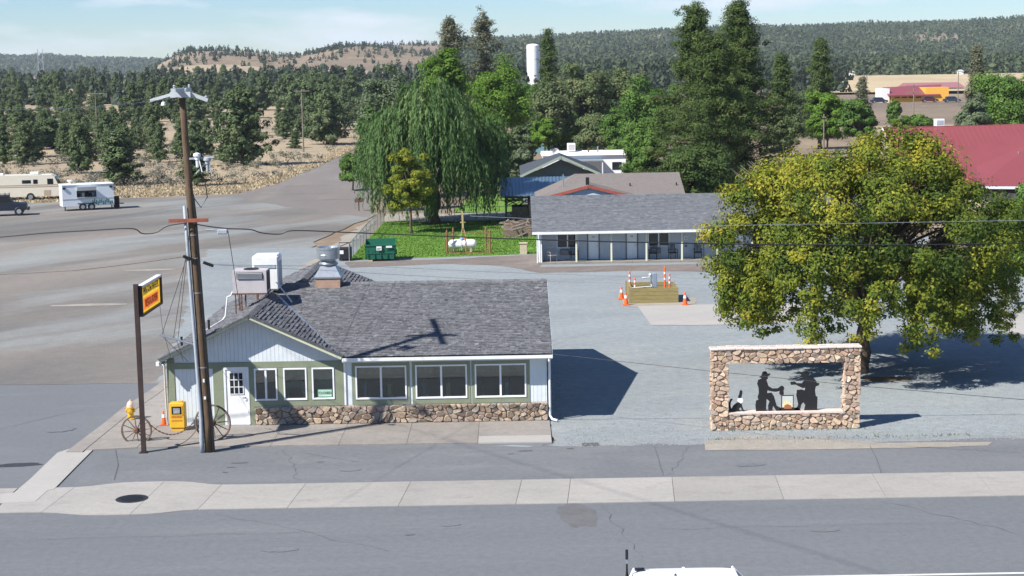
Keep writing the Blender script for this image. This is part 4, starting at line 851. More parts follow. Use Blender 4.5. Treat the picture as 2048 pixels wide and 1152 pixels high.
t = plate('campfire_cutout', 'steel campfire silhouette with grate posts and pale flame panel', 'silhouette', [[(870, 795), (870, 768), (884, 764), (884, 640), (1004, 640), (1004, 764), (1050, 770), (1075, 795)]],
      kids=[('flame_panel', [(893, 762), (893, 650), (996, 650), (996, 762)], mat('flame_panel', (.52, .55, .52), .6, .1, 12))])
def flame(nm, poly, m, d):
    mb = MB(); mb.prism([(p[0], SYY-d, p[2]) for p in sil(poly)], (0, .006, 0)); mb.build(nm, m, t)
flame('flame', [(900, 760), (896, 720), (908, 730), (915, 695), (924, 722), (940, 680), (952, 718), (966, 700), (970, 735), (988, 718), (990, 760)], mat('flame_yellow', (.85, .62, .30), .6), .014)
flame('log', [(910, 775), (915, 740), (945, 728), (980, 745), (985, 775)], mat('ember', (.30, .12, .07), .8), .018)

# ------------------------------------------------------------------ timber planter with pump
pl0 = P(1262, 607, 0); pl1 = P(1357, 603, 0); PLX0, PLX1, PLY0 = pl0[0], pl1[0]-.05, pl0[1]; PLY1 = PLY0+2.6; PH = .86
t = thing('timber_planter', 'open timber box of stacked greenish boards around a water pump', 'timber box', ((PLX0+PLX1)/2, PLY0, 0))
tim = mat('treated_timber', (.26, .215, .095), .8, .2, 3, stretch=(1, 1, 6), bump=.2)
for i in range(4):
    z0 = .02+i*.21; z1 = z0+.2
    MB().box(PLX0, PLX1, PLY0, PLY0+.09, z0, z1).build('board', tim, t); MB().box(PLX0, PLX1, PLY1-.09, PLY1, z0, z1).build('board', tim, t)
    MB().box(PLX0, PLX0+.09, PLY0+.09, PLY1-.09, z0, z1).build('board', tim, t); MB().box(PLX1-.09, PLX1, PLY0+.09, PLY1-.09, z0, z1).build('board', tim, t)
MB().box(PLX0+.1, PLX1-.1, PLY0+.1, PLY1-.1, 0, .35).build('soil', M['brown'], t)
for x, y in ((PLX0-.06, PLY0+.02), (PLX0-.05, PLY1-.05)): MB().box(x-.07, x+.02, y-.03, y+.1, 0, .95).build('corner_post', tim, t)
cxp = (PLX0+PLX1)/2
t = thing('water_standpipe', 'silver and blue-grey pipe assembly standing in the timber box', 'standpipe', (cxp-.1, PLY0+1.2, .35))
mb = MB(); mb.cyl(cxp-.1, PLY0+1.2, .35, 1.5, .06); mb.build('pipe', M['galv'], t); mb = MB(); mb.tube([(cxp-.1, PLY0+1.2, 1.3), (cxp-.6, PLY0+1.1, 1.28)], .04); mb.build('spout', M['white'], t)
mb = MB(); mb.cbox((cxp+.12, PLY0+1.25, .7), .24, .2, .85, .03); mb.build('meter_box', mat('blue_grey', (.22, .27, .36), .5), t)
MB().lathe((cxp-.15, PLY0+1.15, 1.4), [(.06, 0), (.08, .05), (.06, .1), (.02, .12)], 14).build('pipe_cap', M['white'], t)
MB().tube([(cxp-.1, PLY0+1.2, .9), (cxp-.15, PLY0+.02, .95), (cxp-1.0, PLY0+.0, .90), (PLX0+.05, PLY0-.02, .88)], .02, 6).build('hose', M['white'], t)
for i, (x, y, h, lab) in enumerate(((PLX0+.08, PLY0+1.9, 1.6, 'orange and white delineator post at the far left corner inside the timber box'), (PLX0+.25, PLY0+.3, 1.4, 'orange and white delineator post at the near left corner inside the timber box'), (cxp+.75, PLY0+1.9, 1.8, 'taller slim orange delineator right of the standpipe, left one of the pair'), (cxp+.95, PLY0+1.2, 1.5, 'slim orange delineator right of the standpipe, right one of the pair'))):
    t = thing('delineator_post', lab, 'delineator', (x, y, .3), 'orange delineators around the timber box'); mb = MB(); mb.lathe((0, 0, 0), [(.07, 0), (.055, .1), (.045, h-.35), (.02, h-.3)], 10); mb.build('tube', cone_o, t, True)
    for z in (h*.42, h*.6): MB().lathe((0, 0, z), [(.055, 0), (.055, .12)], 10).build('collar', M['white'], t, True)
for (x, y), lab in (((1243, 598), 'orange traffic cone farthest left of the timber box'), ((1252, 610), 'orange traffic cone at the near left corner of the timber box'), ((1370, 610), 'orange traffic cone right of the timber box')):
    q = P(x, y, .015); cone(q[0], q[1], .02, .72, lab, 'traffic cones round the timber box')

# ------------------------------------------------------------------ white car at the bottom edge
def car(name, lab, cat, x, y, z, L_, W_, H_, col, rz=0, roofs=(.18, .62), group=None, hood=.58, antenna=False):
    t_ = thing(name, lab, cat, (x, y, z), group, rz); pm = mat('car_paint', col, .25, spec=.5)
    hb = H_*hood; mb = MB()
    # lofted cross sections along x: (x, z_low, z_top, halfwidth)
    secs = [(-L_/2, .45, hb*.92, W_*.42), (-L_/2+.08, .32, hb, W_*.47), (-L_*.3, .25, hb, W_*.5), (L_*.25, .25, hb*.98, W_*.5), (L_*.42, .28, hb*.86, W_*.48), (L_/2-.05, .32, hb*.7, W_*.44), (L_/2, .42, hb*.6, W_*.4)]
    vs = []; fs = []; k = 8
    for sx_, zl, zt, hw in secs:
        vs += [(sx_, -hw*.9, zl), (sx_, -hw, zl+.12), (sx_, -hw, zt-.12), (sx_, -hw*.93, zt), (sx_, hw*.93, zt), (sx_, hw, zt-.12), (sx_, hw, zl+.12), (sx_, hw*.9, zl)]
    for i in range(len(secs)-1):
        for j in range(k): l = (j+1) % k; fs.append((i*k+l, i*k+j, (i+1)*k+j, (i+1)*k+l))
    fs += [tuple(range(k)), tuple((len(secs)-1)*k+j for j in range(k-1, -1, -1))]
    mb.add(vs, fs); mb.build('body', pm, t_, True, smooth=False)
    r0, r1 = -L_/2+roofs[0]*L_, -L_/2+roofs[1]*L_
    def gh(xa, xb, za, zb, wa, wb): return [(xa, -wa, za), (xb, -wb, zb), (xb, wb, zb), (xa, wa, za)]
    b0, b1 = max(-L_/2+.05, r0-.25), min(L_/2-.9, r1+.75); wa, wb = W_*.45, W_*.37
    g = MB(); g.add([(b0, -wa, hb), (b1, -wa, hb*.97), (b1, wa, hb*.97), (b0, wa, hb), (r0, -wb, H_-.05), (r1, -wb, H_-.06), (r1, wb, H_-.06), (r0, wb, H_-.05)], [(0, 1, 5, 4), (1, 2, 6, 5), (2, 3, 7, 6), (3, 0, 4, 7)]); g.build('windows', M['dglass'], t_, True)
    rf = MB(); n1 = 9; n2 = 7; vs = []; fs = []
    for i in range(n1):
        u_ = i/(n1-1); xx = r0-.06+(r1-r0+.1)*u_
        for j in range(n2):
            v_ = j/(n2-1)*2-1; ed = 1-.10*(2*abs(u_-.5))**4; vs.append((xx, wb*1.02*v_*ed, H_-.06+.06*(1-v_**4)*(1-(2*u_-1)**4*.8)))
    for i in range(n1-1):
        for j in range(n2-1): fs.append((i*n2+j, (i+1)*n2+j, (i+1)*n2+j+1, i*n2+j+1))
    rf.add(vs, fs); ro = rf.build('roof', pm, t_, True, smooth=True)
    for s_ in (-1, 1):
        for a_, b_ in (((b0, s_*wa, hb), (r0, s_*wb, H_-.05)), ((b1, s_*wa, hb*.97), (r1, s_*wb, H_-.05)), (((b0+b1)/2, s_*(wa+.005), hb), ((r0+r1)/2, s_*(wb+.005), H_-.05))): MB().bar(a_, b_, .06, .05).build('pillar', pm, t_, True)
        MB().cbox((b1-.15, s_*(W_/2+.08), hb), .12, .18, .13, .03).build('mirror', M['black'], t_, True)
        MB().box(L_/2-.1, L_/2-.0, s_*W_*.33-.14, s_*W_*.33+.14, hb*.62, hb*.78).build('headlight', M['white'], t_, True)
    wr = min(.36, H_*.23)
    for sx_ in (-L_*.31, L_*.31):
        for s_ in (-1, 1):
            wh = MB().lathe((sx_, s_*(W_/2-.11), wr), [(wr*.9, -.11), (wr, -.08), (wr, .08), (wr*.9, .11)], 20, 'y').build('wheel', M['black'], t_, True); MB().lathe((sx_, s_*(W_/2-.11), wr), [(wr*.6, -.115), (wr*.6, .115)], 16, 'y').build('rim', M['galv'], wh, True)
    if antenna:
        mb = MB(); mb.box(r0+.0, r0+.22, wb*.55, wb*.83, H_-.012, H_+.006); mb.build('rear_vent', M['black'], ro, True)
        MB().lathe(((r0+r1)/2-.25, -.05, H_-.005), [(.03, 0), (.03, .02), (.01, .05)], 10).build('roof_aerial', M['black'], ro, True)
        ar = MB(); bx_, by_ = r0-.2, wb*.3; ar.tube([(bx_+.02, by_, 1.05), (bx_, by_, 1.2), (bx_, by_, 1.88)], [.04, .03, .022], 8)
        for i in range(5): ar.tube([(bx_, by_, 1.85), (bx_-.07+.035*i, by_-.02, 1.1)], .012, 5)
        an = ar.build('aerial_mast', M['black'], t_, True); MB().cyl(bx_, by_, 1.86, 1.98, .022, n=8).build('aerial_neck', M['galv'], an, True); MB().cyl(bx_, by_, 1.98, 2.2, .033, n=10).build('aerial_tip', M['black'], an, True)
    return t_
ca = P(1268, 1135, 1.62); cb_ = P(1452, 1135, 1.62)
LC = 4.5; cxx = ca[0]-.16*LC+LC/2
car('parked_car', 'white hatchback with a dark aerial mast, cut by the bottom edge of the photo', 'car', cxx, P(1350, 1131, 1.66)[1]-.68, 0, LC, 1.8, 1.66, (.74, .75, .77), 0, (.16, .66), antenna=True)
# ------------------------------------------------------------------ motel
mo = thing('motel', 'long low motel with grey shingle roof, cream posts and pale blue walls', 'motel', (8, 108, 0))
MX0, MX1, MW, ME = 1.9, 24.0, 108.2, 106.6
msd = mat('motel_siding', (.46, .52, .57), .7, .08, 2)
dps = [(5.16, 6.01), (7.78, 8.63), (15.0, 15.85), (18, 18.85)]; wps = [(3.1, 4.55), (9.3, 10.75), (16.3, 17.7)]
mops = [(a, b, .12, 2.15) for a, b in dps]+[(a, b, .95, 1.9) for a, b in wps]
mb = MB()
for a, b, c, d in cells(MX0, MX1, 0.1, 2.35, mops): mb.box(a, b, MW, MW+.14, c, d)
mb.box(MX0, MX0+.12, MW+.14, 117.8, .1, 2.35); mb.box(MX1-.12, MX1, MW+.14, 117.8, .1, 2.35); mb.box(MX0+.12, MX1-.12, 117.66, 117.8, .1, 2.35)
for x in (MX0, MX1-.12): mb.prism([(x, MW+.14, 2.36), (x, 117.5, 2.36), (x, 112.2, 4.05)], (.12, 0, 0))
mb.build('wall', msd, mo)
MB().box(MX0+.15, MX1-.15, MW+.6, MW+.7, .1, 2.3).build('interior_wall', M['interior'], mo)
mb = MB(); x = MX0+.02
while x < MX1:
    for a, b, c, d in cells(x, min(x+.19, MX1), .14, 2.3, [(max(o[0]-.08, x), min(o[1]+.08, x+.19), o[2]-.08, o[3]+.1) for o in mops if o[0]-.08 < x+.19 and o[1]+.08 > x]):
        if b-a > .04: mb.box(a+.008, b-.008, MW-.016, MW, c, d)
    x += .2
mb.build('siding_boards', msd, mo, kind='stuff')
MB().prism([(MX0-.05, ME+.55, .1), (MX0-.05, MW, .1), (MX0+.0, MW, 2.3), (MX0+.0, ME+.55, 2.0)][::-1], (.1, 0, 0)).build('wing_wall', M['white'], mo)
for k in range(7):
    a = 1.75+k*3.2; MB().box(a+.01, a+3.19, 106.75, MW+.05, -.02, .12).build('walkway_slab', M['conc_old'], mo)
for i, (a, b) in enumerate(dps):
    d = MB().box(a+.07, b-.07, MW+.02, MW+.06, .14, 2.08).build('door', mat('motel_door', (.74, .79, .82), .5) if i == 0 else bpy.data.materials['motel_door'], mo)
    mb = MB(); mb.box(a, a+.07, MW-.03, MW+.1, .12, 2.15); mb.box(b-.07, b, MW-.03, MW+.1, .12, 2.15); mb.box(a+.07, b-.07, MW-.03, MW+.1, 2.08, 2.15); mb.build('door_frame', mat('door_trim', (.10, .13, .12), .6) if i == 0 else bpy.data.materials['door_trim'], mo)
    MB().lathe((b-.16, MW-.04, 1.05), [(.035, 0), (.035, .06)], 8, 'y').build('door_knob', M['galv'], d); MB().box((a+b)/2-.09, (a+b)/2+.09, MW+.005, MW+.018, 1.62, 1.7).build('number_plate', M['greymetal'], d)
    MB().box(a-.1, b+.1, MW-.5, MW-.05, .122, .135).build('door_mat', M['black'], mo)
for a, b in wps:
    mb = MB(); mb.box(a, b, MW-.03, MW+.05, .95, 1.0); mb.box(a, b, MW-.03, MW+.05, 1.85, 1.9); mb.box(a, a+.05, MW-.03, MW+.05, 1, 1.85); mb.box(b-.05, b, MW-.03, MW+.05, 1, 1.85); mb.box((a+b)/2-.04, (a+b)/2+.04, MW-.03, MW+.05, 1, 1.85)
    w_ = mb.build('window', M['frame'], mo)
    for c, d in ((a+.05, (a+b)/2-.04), ((a+b)/2+.04, b-.05)): MB().box(c, d, MW+.02, MW+.03, 1, 1.85).build('pane', M['dglass'], w_)
    MB().cbox(((a+b)/2-.2, MW-.16, .5), .62, .3, .36, .02).build('window_air_unit', mat('ac_dark', (.12, .12, .12), .7), mo)
    mb = MB()
    for k in range(7): mb.box((a+b)/2-.48+k*.08, (a+b)/2-.46+k*.08, MW-.325, MW-.31, .54, .82)
    mb.build('grille_bar', M['greymetal'], mo, kind='stuff')
pm_ = mat('cream_post', (.62, .62, .47), .6)
for x in (2.0, 4.37, 6.73, 9.09, 11.48, 13.85, 16.2, 18.6, 21): MB().box(x-.055, x+.055, 106.95, 107.06, .12, 2.2).build('post', M['white'] if x == 2.0 else pm_, mo)
MB().box(12.93, 12.97, 107.0, 107.04, .12, 2.2).build('post', M['black'], mo)
MB().box(1.45, 24.3, 106.9, 107.1, 2.12, 2.24).build('beam', msd, mo)
MB().box(1.4, 24.3, ME-.06, ME-.01, 2.05, 2.22).build('fascia', M['white'], mo); MB().box(1.45, 24.3, ME, MW, 2.14, 2.16).build('soffit', msd, mo)
mb = MB(); mb.prism([(1.4, ME, 2.2), (24.3, ME, 2.2), (24.3, 112.2, 4.2), (1.4, 112.2, 4.2)], (0, 0, -.1)); mb.prism([(1.4, 112.2, 4.2), (24.3, 112.2, 4.2), (24.3, 117.9, 2.3), (1.4, 117.9, 2.3)], (0, 0, -.1)); mb.build('roof', M['roofb'], mo)
sl = Vector((0, 5.6, 2.0)).normalized()
shingles(mo, 'roof_shingles', (1.4, ME, 2.21), (1, 0, 0), sl, [(0, 0), (15, 0), (15, 5.94), (0, 5.94)], .17, .22, M['roofb'], 21)
mb = MB(); mb.cyl(1.75, 106.85, .1, 2.1, .04); mb.build('downspout', M['white'], mo)
sg = MB().box(11.75, 11.98, MW-.03, MW-.017, 1.35, 1.6).build('notice_panel', M['white'], mo); MB().box(11.8, 11.93, MW-.036, MW-.031, 1.4, 1.52).build('notice_print', M['greymetal'], sg); MB().box(11.78, 11.98, MW-.03, MW-.017, .85, 1.2).build('notice_panel', M['greymetal'], mo)
mb = MB(); mb.box(11.83, 11.93, MW-.04, MW-.031, .9, 1.0); mb.build('phone_handset', M['black'], mo)
def chair(x, y, rz, lab, m='black'):
    t_ = thing('patio_chair', lab, 'chair', (x, y, .12), 'dark patio chairs on the motel walkway', rz); me_ = M[m]
    MB().cbox((0, 0, .4), .5, .48, .05).build('seat', me_, t_, True); mb = MB()
    for k in range(5): mb.bar((-.2+k*.1, .22, .45), (-.2+k*.1, .3, .95), .03)
    mb.bar((-.24, .3, .95), (.24, .3, .95), .04); mb.build('backrest', me_, t_, True)
    for a in (-1, 1):
        MB().bar((a*.26, -.2, .65), (a*.26, .25, .66), .05, .03).build('armrest', me_, t_, True)
        for b in (-1, 1): MB().bar((a*.24, b*.2, 0), (a*.25, b*.2, .64), .03).build('leg', me_, t_, True)
for x, rz, lab in ((4.25, .2, 'dark patio chair right of the air unit under the left motel window'), (9.6, -.2, 'dark patio chair left of the air unit under the middle motel window'), (10.95, .25, 'dark patio chair right of the air unit under the middle motel window'), (12.65, 0, 'dark patio chair nearest the yellowing tree'), ): chair(x, 107.75, rz, lab)
chair(2.75, 107.5, .5, 'pale patio chair in the sunny left end of the motel walkway', 'hvacpaint')
t = thing('garden_bin', 'small pale wooden bench box by the lawn corner left of the motel', 'box', P(1047, 508, 0)); tq = mat('pale_timber', (.42, .36, .25), .8, .2, 4)
MB().cbox((0, 0, 0), .5, .5, .75, .02).build('casing', tq, t, True); MB().cbox((0, 0, .76), .6, .6, .05).build('lid', tq, t, True)

# ------------------------------------------------------------------ houses behind the motel
brn = mat('brown_shingle', (.17, .15, .14), .9, .15, 4); redw = mat('red_fascia', (.32, .085, .06), .7, .15, 3)
h = thing('brown_roofed_house', 'house with brown shingle roof and red gable trim behind the motel', 'house', (7, 124, 0))
MB().box(2.6, 12.5, 121.5, 132, 0, 2.85).build('wall', msd, h)
mb = MB(); mb.prism([(2.0, 120.8, 2.9), (13.4, 120.8, 2.9), (13.4, 127, 4.75), (5.2, 127, 4.75)], (0, 0, -.1)); mb.prism([(2.0, 120.8, 2.9), (5.2, 127, 4.75), (2.0, 133, 2.9)], (0, 0, -.1)); mb.prism([(5.2, 127, 4.75), (13.4, 127, 4.75), (13.4, 133, 2.9), (2, 133, 2.9)], (0, 0, -.1)); mb.build('roof', brn, h)
mb = MB(); mb.prism([(2.2, 119.6, 3.42), (5.85, 119.6, 4.3), (5.85, 125.6, 4.3), (2.2, 122.6, 3.42)], (0, 0, -.08)); mb.prism([(5.85, 119.6, 4.3), (9.5, 119.6, 3.42), (9.5, 122.6, 3.42), (5.85, 125.6, 4.3)], (0, 0, -.08)); mb.build('porch_roof', brn, h)
MB().prism([(2.6, 119.75, 2.5), (9.1, 119.75, 2.5), (9.1, 119.75, 3.3), (5.85, 119.75, 4.15), (2.6, 119.75, 3.3)], (0, .1, 0)).build('gable_panel', msd, h)
MB().bar((2.2, 119.55, 3.36), (5.85, 119.55, 4.26), .06, .22).build('gable_trim', redw, h); MB().bar((5.85, 119.55, 4.26), (9.5, 119.55, 3.36), .06, .22).build('gable_trim', redw, h)
MB().box(5.72, 5.98, 121.0, 121.3, 4.2, 4.85).build('chimney', M['black'], h)
mb = MB(); mb.cyl(4.1, 123.5, 3.4, 4.95, .05); mb.build('flue_pipe', M['galv'], h)
for x in (9.3, 12.9): mb = MB(); mb.cyl(x, 124.2, 3.7, 4.15, .05); mb.build('vent_pipe', M['black'], h)
MB().box(10.8, 12.6, 119.6, 121.2, 3.12, 3.2).build('awning', M['white'], h)
# blue metal carport
bl = mat('blue_metal_roof', (.085, .14, .20), .4, .15, 1.5, metal=.2)
h = thing('carport', 'open shed with corrugated blue metal roof over a woodpile', 'shed', (5, 140, 0))
mb = MB(); n_ = 46; x0, x1 = -.85, 13.5
vs = []; fs = []
for i in range(n_*2+1):
    x = x0+(x1-x0)*i/(n_*2); dz = .05 if i % 2 else 0; vs += [(x, 135.0, 2.45+dz), (x, 143.5, 3.45+dz), (x, 143.5, 3.40+dz), (x, 135.0, 2.40+dz)]
for i in range(n_*2): a = i*4; fs += [(a, a+4, a+5, a+1), (a+3, a+2, a+6, a+7), (a, a+3, a+7, a+4), (a+1, a+5, a+6, a+2)]
mb.add(vs, fs); mb.build('roof', bl, h)
for x in (-.4, 1.6, 5, 9, 13): 
    for y in (135.4, 143): MB().box(x-.07, x+.07, y-.07, y+.07, 0, 2.4 if y < 140 else 3.35).build('post', M['black'], h)
MB().box(1.8, 13, 142.8, 142.9, 0, 3.2).build('back_wall', M['rust'], h); MB().box(-.5, 13, 135.2, 135.3, 2.22, 2.38).build('beam', M['black'], h)
wd = mat('scrap_wood', (.17, .13, .10), .9, .5, 5); wd2 = mat('grey_scrap_wood', (.25, .225, .20), .9, .4, 5)
h = thing('woodpile', 'tangled pile of scrap boards and branches beside the blue-roofed shed', 'woodpile', (.6, 132, 0)); rr = random.Random(4)
for i in range(70):
    inn = i < 30; cx_, cy_ = (rr.uniform(-.1, 1.7), rr.uniform(136, 139)) if inn else (rr.uniform(-.7, 1.5), rr.uniform(124.5, 131.5)); zz = rr.uniform(.1, 2.1 if inn else 1.0); a_ = rr.uniform(0, PI); l_ = rr.uniform(.7, 1.7); tz_ = rr.uniform(-.5, .9)*(.9 if inn else .4)
    MB().bar((cx_-l_*.5*math.cos(a_), cy_-l_*.5*math.sin(a_), max(.05, zz-tz_*.5)), (cx_+l_*.5*math.cos(a_), cy_+l_*.5*math.sin(a_), max(.08, zz+tz_*.5)), rr.uniform(.06, .18), rr.uniform(.04, .1)).build('board', rr.choice((wd, wd, wd2)), h)
MB().box(-.6, 1.6, 125, 131.5, 0, .55).build('pile_core', wd, h); MB().box(.1, 1.5, 136.2, 139, 0, 1.4).build('pile_core', wd, h)
# dark grey gabled house
dk = mat('dark_shingle', (.055, .065, .08), .9, .2, 4); gw = mat('grey_green_wall', (.19, .22, .20), .8, .1, 3)
h = thing('dark_roofed_house', 'grey house with a wide dark gable roof and pale green trim', 'house', (4.8, 150, 0))
MB().box(1.3, 8.3, 150.4, 160, 0, 3.0).build('wall', gw, h); MB().prism([(1.2, 150.4, 3.0), (8.4, 150.4, 3.0), (4.8, 150.4, 4.6)], (0, .1, 0)).build('gable', gw, h)
mb = MB(); mb.prism([(.95, 149.6, 3.2), (4.8, 149.6, 4.95), (4.8, 156, 4.95), (.95, 162, 3.4)], (0, 0, -.12)); mb.prism([(4.8, 149.6, 4.95), (8.65, 149.6, 3.2), (8.65, 162, 3.2), (4.8, 156, 4.95)], (0, 0, -.12)); mb.build('roof', dk, h)
tg = mat('pale_green_trim', (.30, .36, .30), .7)
MB().bar((.93, 149.55, 3.1), (4.8, 149.55, 4.87), .05, .22).build('gable_trim', tg, h); MB().bar((4.8, 149.55, 4.87), (8.67, 149.55, 3.1), .05, .22).build('gable_trim', tg, h)
MB().box(3.2, 6.4, 150.2, 150.39, 1.2, 2.9).build('window', M['dglass'], h)
dsh = thing('satellite_dish', 'small white satellite dish above the dark gable roof', 'satellite dish', (4.5, 157, 4.6)); MB().lathe((0, 0, .4), [(.02, 0), (.25, -.06), (.36, -.16), (.34, -.16), (.02, -.03)], 16, 'y').build('dish', M['white'], dsh, True); MB().cyl(0, .05, -.3, .4, .03).build('mast', M['galv'], dsh, True)
# white mobile home
h = thing('mobile_home', 'long white mobile home with a boxy rooftop cooler', 'mobile home', (8.8, 190, 0)); mw = mat('white_metal', (.80, .81, .82), .4)
MB().box(3.9, 13.6, 188, 193, .4, 2.95).build('wall', mw, h); mb = MB(); mb.prism([(3.7, 187.7, 2.95), (3.7, 190.5, 3.4), (3.7, 193.3, 2.95)], (10.1, 0, 0)); mb.build('roof', mw, h); MB().box(4, 13.5, 188.05, 192.9, 0, .4).build('skirting', M['greymetal'], h)
MB().box(6.2, 10.8, 185.0, 187.9, 2.4, 2.5).build('awning', mat('grey_awning', (.22, .26, .30), .6), h)
for x in (5, 12): MB().box(x, x+1.1, 187.96, 187.99, 1.2, 2.1).build('window', M['dglass'], h)
for x in (6.3, 8.5, 10.7): MB().box(x-.06, x+.06, 185.1, 185.2, 0, 2.4).build('post', M['white'], h)
c_ = thing('rooftop_cooler', 'boxy pale evaporative cooler on the white mobile home', 'air conditioner', (7.3, 190, 3.35)); MB().cbox((0, 0, 0), .95, .95, .95, .04).build('casing', mw, c_, True); MB().box(-.38, .38, -.485, -.478, .12, .8).build('grille', M['hvacpaint'], c_, True)
for x in (9.3, 10.4): mb = MB(); mb.cyl(x, 189.5, 3.1, 3.6 if x < 10 else 3.9, .09); mb.build('vent_pipe', M['rust'] if x < 10 else M['galv'], h)
f_ = thing('wooden_fence', 'short stretch of orange-brown board fence below the mobile home', 'fence', (11, 170, 0)); ob = mat('cedar', (.27, .12, .06), .8, .2, 4)
for i in range(12): MB().box(9.6+i*.18, 9.76+i*.18, 170, 170.04, 0.05, 1.9-.04*(i % 2)).build('board', ob, f_)
MB().box(9.6, 11.8, 170.04, 170.1, 1.4, 1.5).build('rail', ob, f_)
h = thing('blue_roofed_shed', 'teal-roofed building glimpsed between the trees below the water tower', 'shed', (3.5, 250, 0)); te = mat('teal_roof', (.15, .27, .33), .6)
x0 = Q(1045, 220, 250)[0]; x1 = Q(1120, 220, 250)[0]; MB().box(x0, x1, 250, 256, 0, 4.9).build('wall', te, h); MB().prism([(x0-.4, 249.5, 4.8), (x0-.4, 256.5, 4.8), (x0-.4, 253, 6.6)], (x1-x0+.8, 0, 0)).build('roof', te, h)
# red roofed building on the right
rdm = mat('red_metal_roof', (.235, .060, .068), .5, .07, .6, metal=.1, spec=.4)
h = thing('red_roofed_building', 'large building with a ribbed red metal roof at the right edge', 'building', (42, 135, 0))
RA = Vector(Q(1765, 256, 135)); RBx = Vector(Q(2250, 243, 135)); RBx.z = RA.z+.25
ez = 3.3; ye_ = 126.2
mb = MB(); mb.prism([(RA.x, ye_, ez), (RBx.x, ye_, ez), tuple(RBx), tuple(RA)], (0, 0, -.08)); mb.prism([tuple(RA), tuple(RBx), (RBx.x, 144, ez), (RA.x, 144, ez)], (0, 0, -.08)); mb.build('roof', rdm, h)
n_ = 46; 
for i in range(n_):
    x = RA.x+.1+(RBx.x-RA.x-.2)*i/n_; zt = RA.z+.25*i/n_
    MB().bar((x, ye_, ez+.02), (x, 135, zt+.02), .035, .05).build('roof_rib', rdm, h)
MB().box(RA.x-.05, RBx.x, 134.9, 135.1, RA.z-.0, RA.z+.09).build('ridge_cap', rdm, h)
tanw = mat('tan_wall', (.42, .36, .27), .8, .1, 2)
MB().box(RA.x+.3, RBx.x, ye_+.6, 143.4, 0, ez-.1).build('wall', tanw, h); MB().prism([(RA.x+.3, ye_+.7, ez-.1), (RA.x+.3, 143.3, ez-.1), (RA.x+.3, 135, RA.z-.15)], (.15, 0, 0)).build('gable', tanw, h)
MB().bar((RA.x-.03, ye_, ez-.03), (RA.x-.03, 135, RA.z-.03), .06, .2).build('rake_board', M['white'], h)
# front cross wing with shallower roof
w0 = Q(1938, 335, 125); w1 = Q(2048, 288, 129.5); w2 = Q(2250, 245, 133)
mb = MB(); mb.prism([(w0[0], 122.8, 3.5), (w2[0]+6, 122.8, 3.0), (w2[0]+6, 130.8, 6.2), (w1[0]+1.5, 130.5, 6.9), (w0[0]+.6, 127, 4.85)], (0, 0, -.08)); mb.build('wing_roof', rdm, h)
MB().bar((w0[0], 122.75, 3.45), (w2[0]+6, 122.75, 2.95), .05, .2).build('fascia', M['white'], h); MB().box(w0[0]+.5, w2[0]+5, 123.3, 127, 0, 2.9).build('wall', tanw, h)
v = Q(2037, 308, 128); MB().tube([(v[0], v[1], 5.0), (v[0], v[1], v[2]+.2)], .06, 8).build('vent_pipe', M['galv'], h)
c_ = thing('rooftop_cooler', 'pale box cooler perched on the ridge of the red metal roof', 'air conditioner', (Q(1880, 250, 135)[0], 135.3, RA.z+.05)); MB().cbox((0, 0, 0), .72, .8, .62, .03).build('casing', M['white'], c_, True); MB().box(-.28, .28, -.41, -.402, .1, .5).build('grille', M['greymetal'], c_, True)
# far orange building and neighbours
def PY(px, py): return PT(px, py)
a = PY(1782, 203); b_ = PY(1905, 203); z0 = a[2]; yb_ = a[1]; k = yb_/FPX
h = thing('orange_building', 'distant yellow-orange building with a long red roof beside the highway', 'building', (a[0], yb_, z0)); ogm = mat('orange_wall', (.72, .38, .06), .7)
bx1 = Q(1895, 200, yb_)[0]; hh = Q(1800, 190, yb_)[2]; ht = Q(1800, 178, yb_)[2]
MB().box(a[0]+.2, bx1, yb_, yb_+14, z0-.3, hh+.2).build('wall', ogm, h)
mb = MB(); xr = Q(1878, 200, yb_)[0]; mb.prism([(a[0]-1.0, yb_-1, hh), (xr, yb_-1, hh), (xr+3, yb_+9, ht+1.0), (a[0]-.4, yb_+9, ht+.4)], (0, 0, -.3)); mb.build('roof', rdm, h)
xo = Q(1850, 200, yb_)[0]; MB().box(xo, bx1+.2, yb_-.5, yb_+13.5, z0-.3, ht+.3).build('wing_wall', ogm, h)
for i in range(4): x = a[0]+1+i*2.0; MB().box(x, x+1.5, yb_-.06, yb_-.01, z0+.9, hh-.5).build('window', M['dglass'], h)
MB().box(a[0]-2.4, a[0]-.2, yb_+1, yb_+9, z0-.3, ht+.2).build('side_wall', M['white'], h)
a2 = Q(1825, 168, yb_+90); b2 = Q(1925, 168, yb_+90)
h = thing('red_roofed_store', 'far long pinkish-red roof behind the yellow-orange building', 'building', (a2[0], a2[1], 0)); MB().box(a2[0], b2[0], a2[1], a2[1]+18, 0, a2[2]-1.6).build('wall', M['white'], h); MB().prism([(a2[0]-1, a2[1]-1, a2[2]-1.5), (a2[0]-1, a2[1]+19, a2[2]-1.5), (a2[0]-1, a2[1]+9, a2[2]+.3)], (b2[0]-a2[0]+2, 0, 0)).build('roof', mat('pink_roof', (.30, .13, .14), .6), h)
hw = [PY(1700, 216), PY(2100, 210), PY(2100, 232), PY(1690, 238)]
tri_extr('highway', [(hw[3][0]-30, hw[3][1]), (hw[2][0]+60, hw[2][1]), (hw[1][0]+90, hw[1][1]), (hw[0][0]-30, hw[0][1])], .9, M['side'])
MB().prism([(60, 260, .5), (240, 255, .5), (300, 340, .8), (70, 340, .8)], (0, 0, -.6)).build('dry_verge', M['field'], kind='structure')
tf = [PY(1690, 190), PY(1960, 186), PY(1970, 158), PY(1720, 160)]
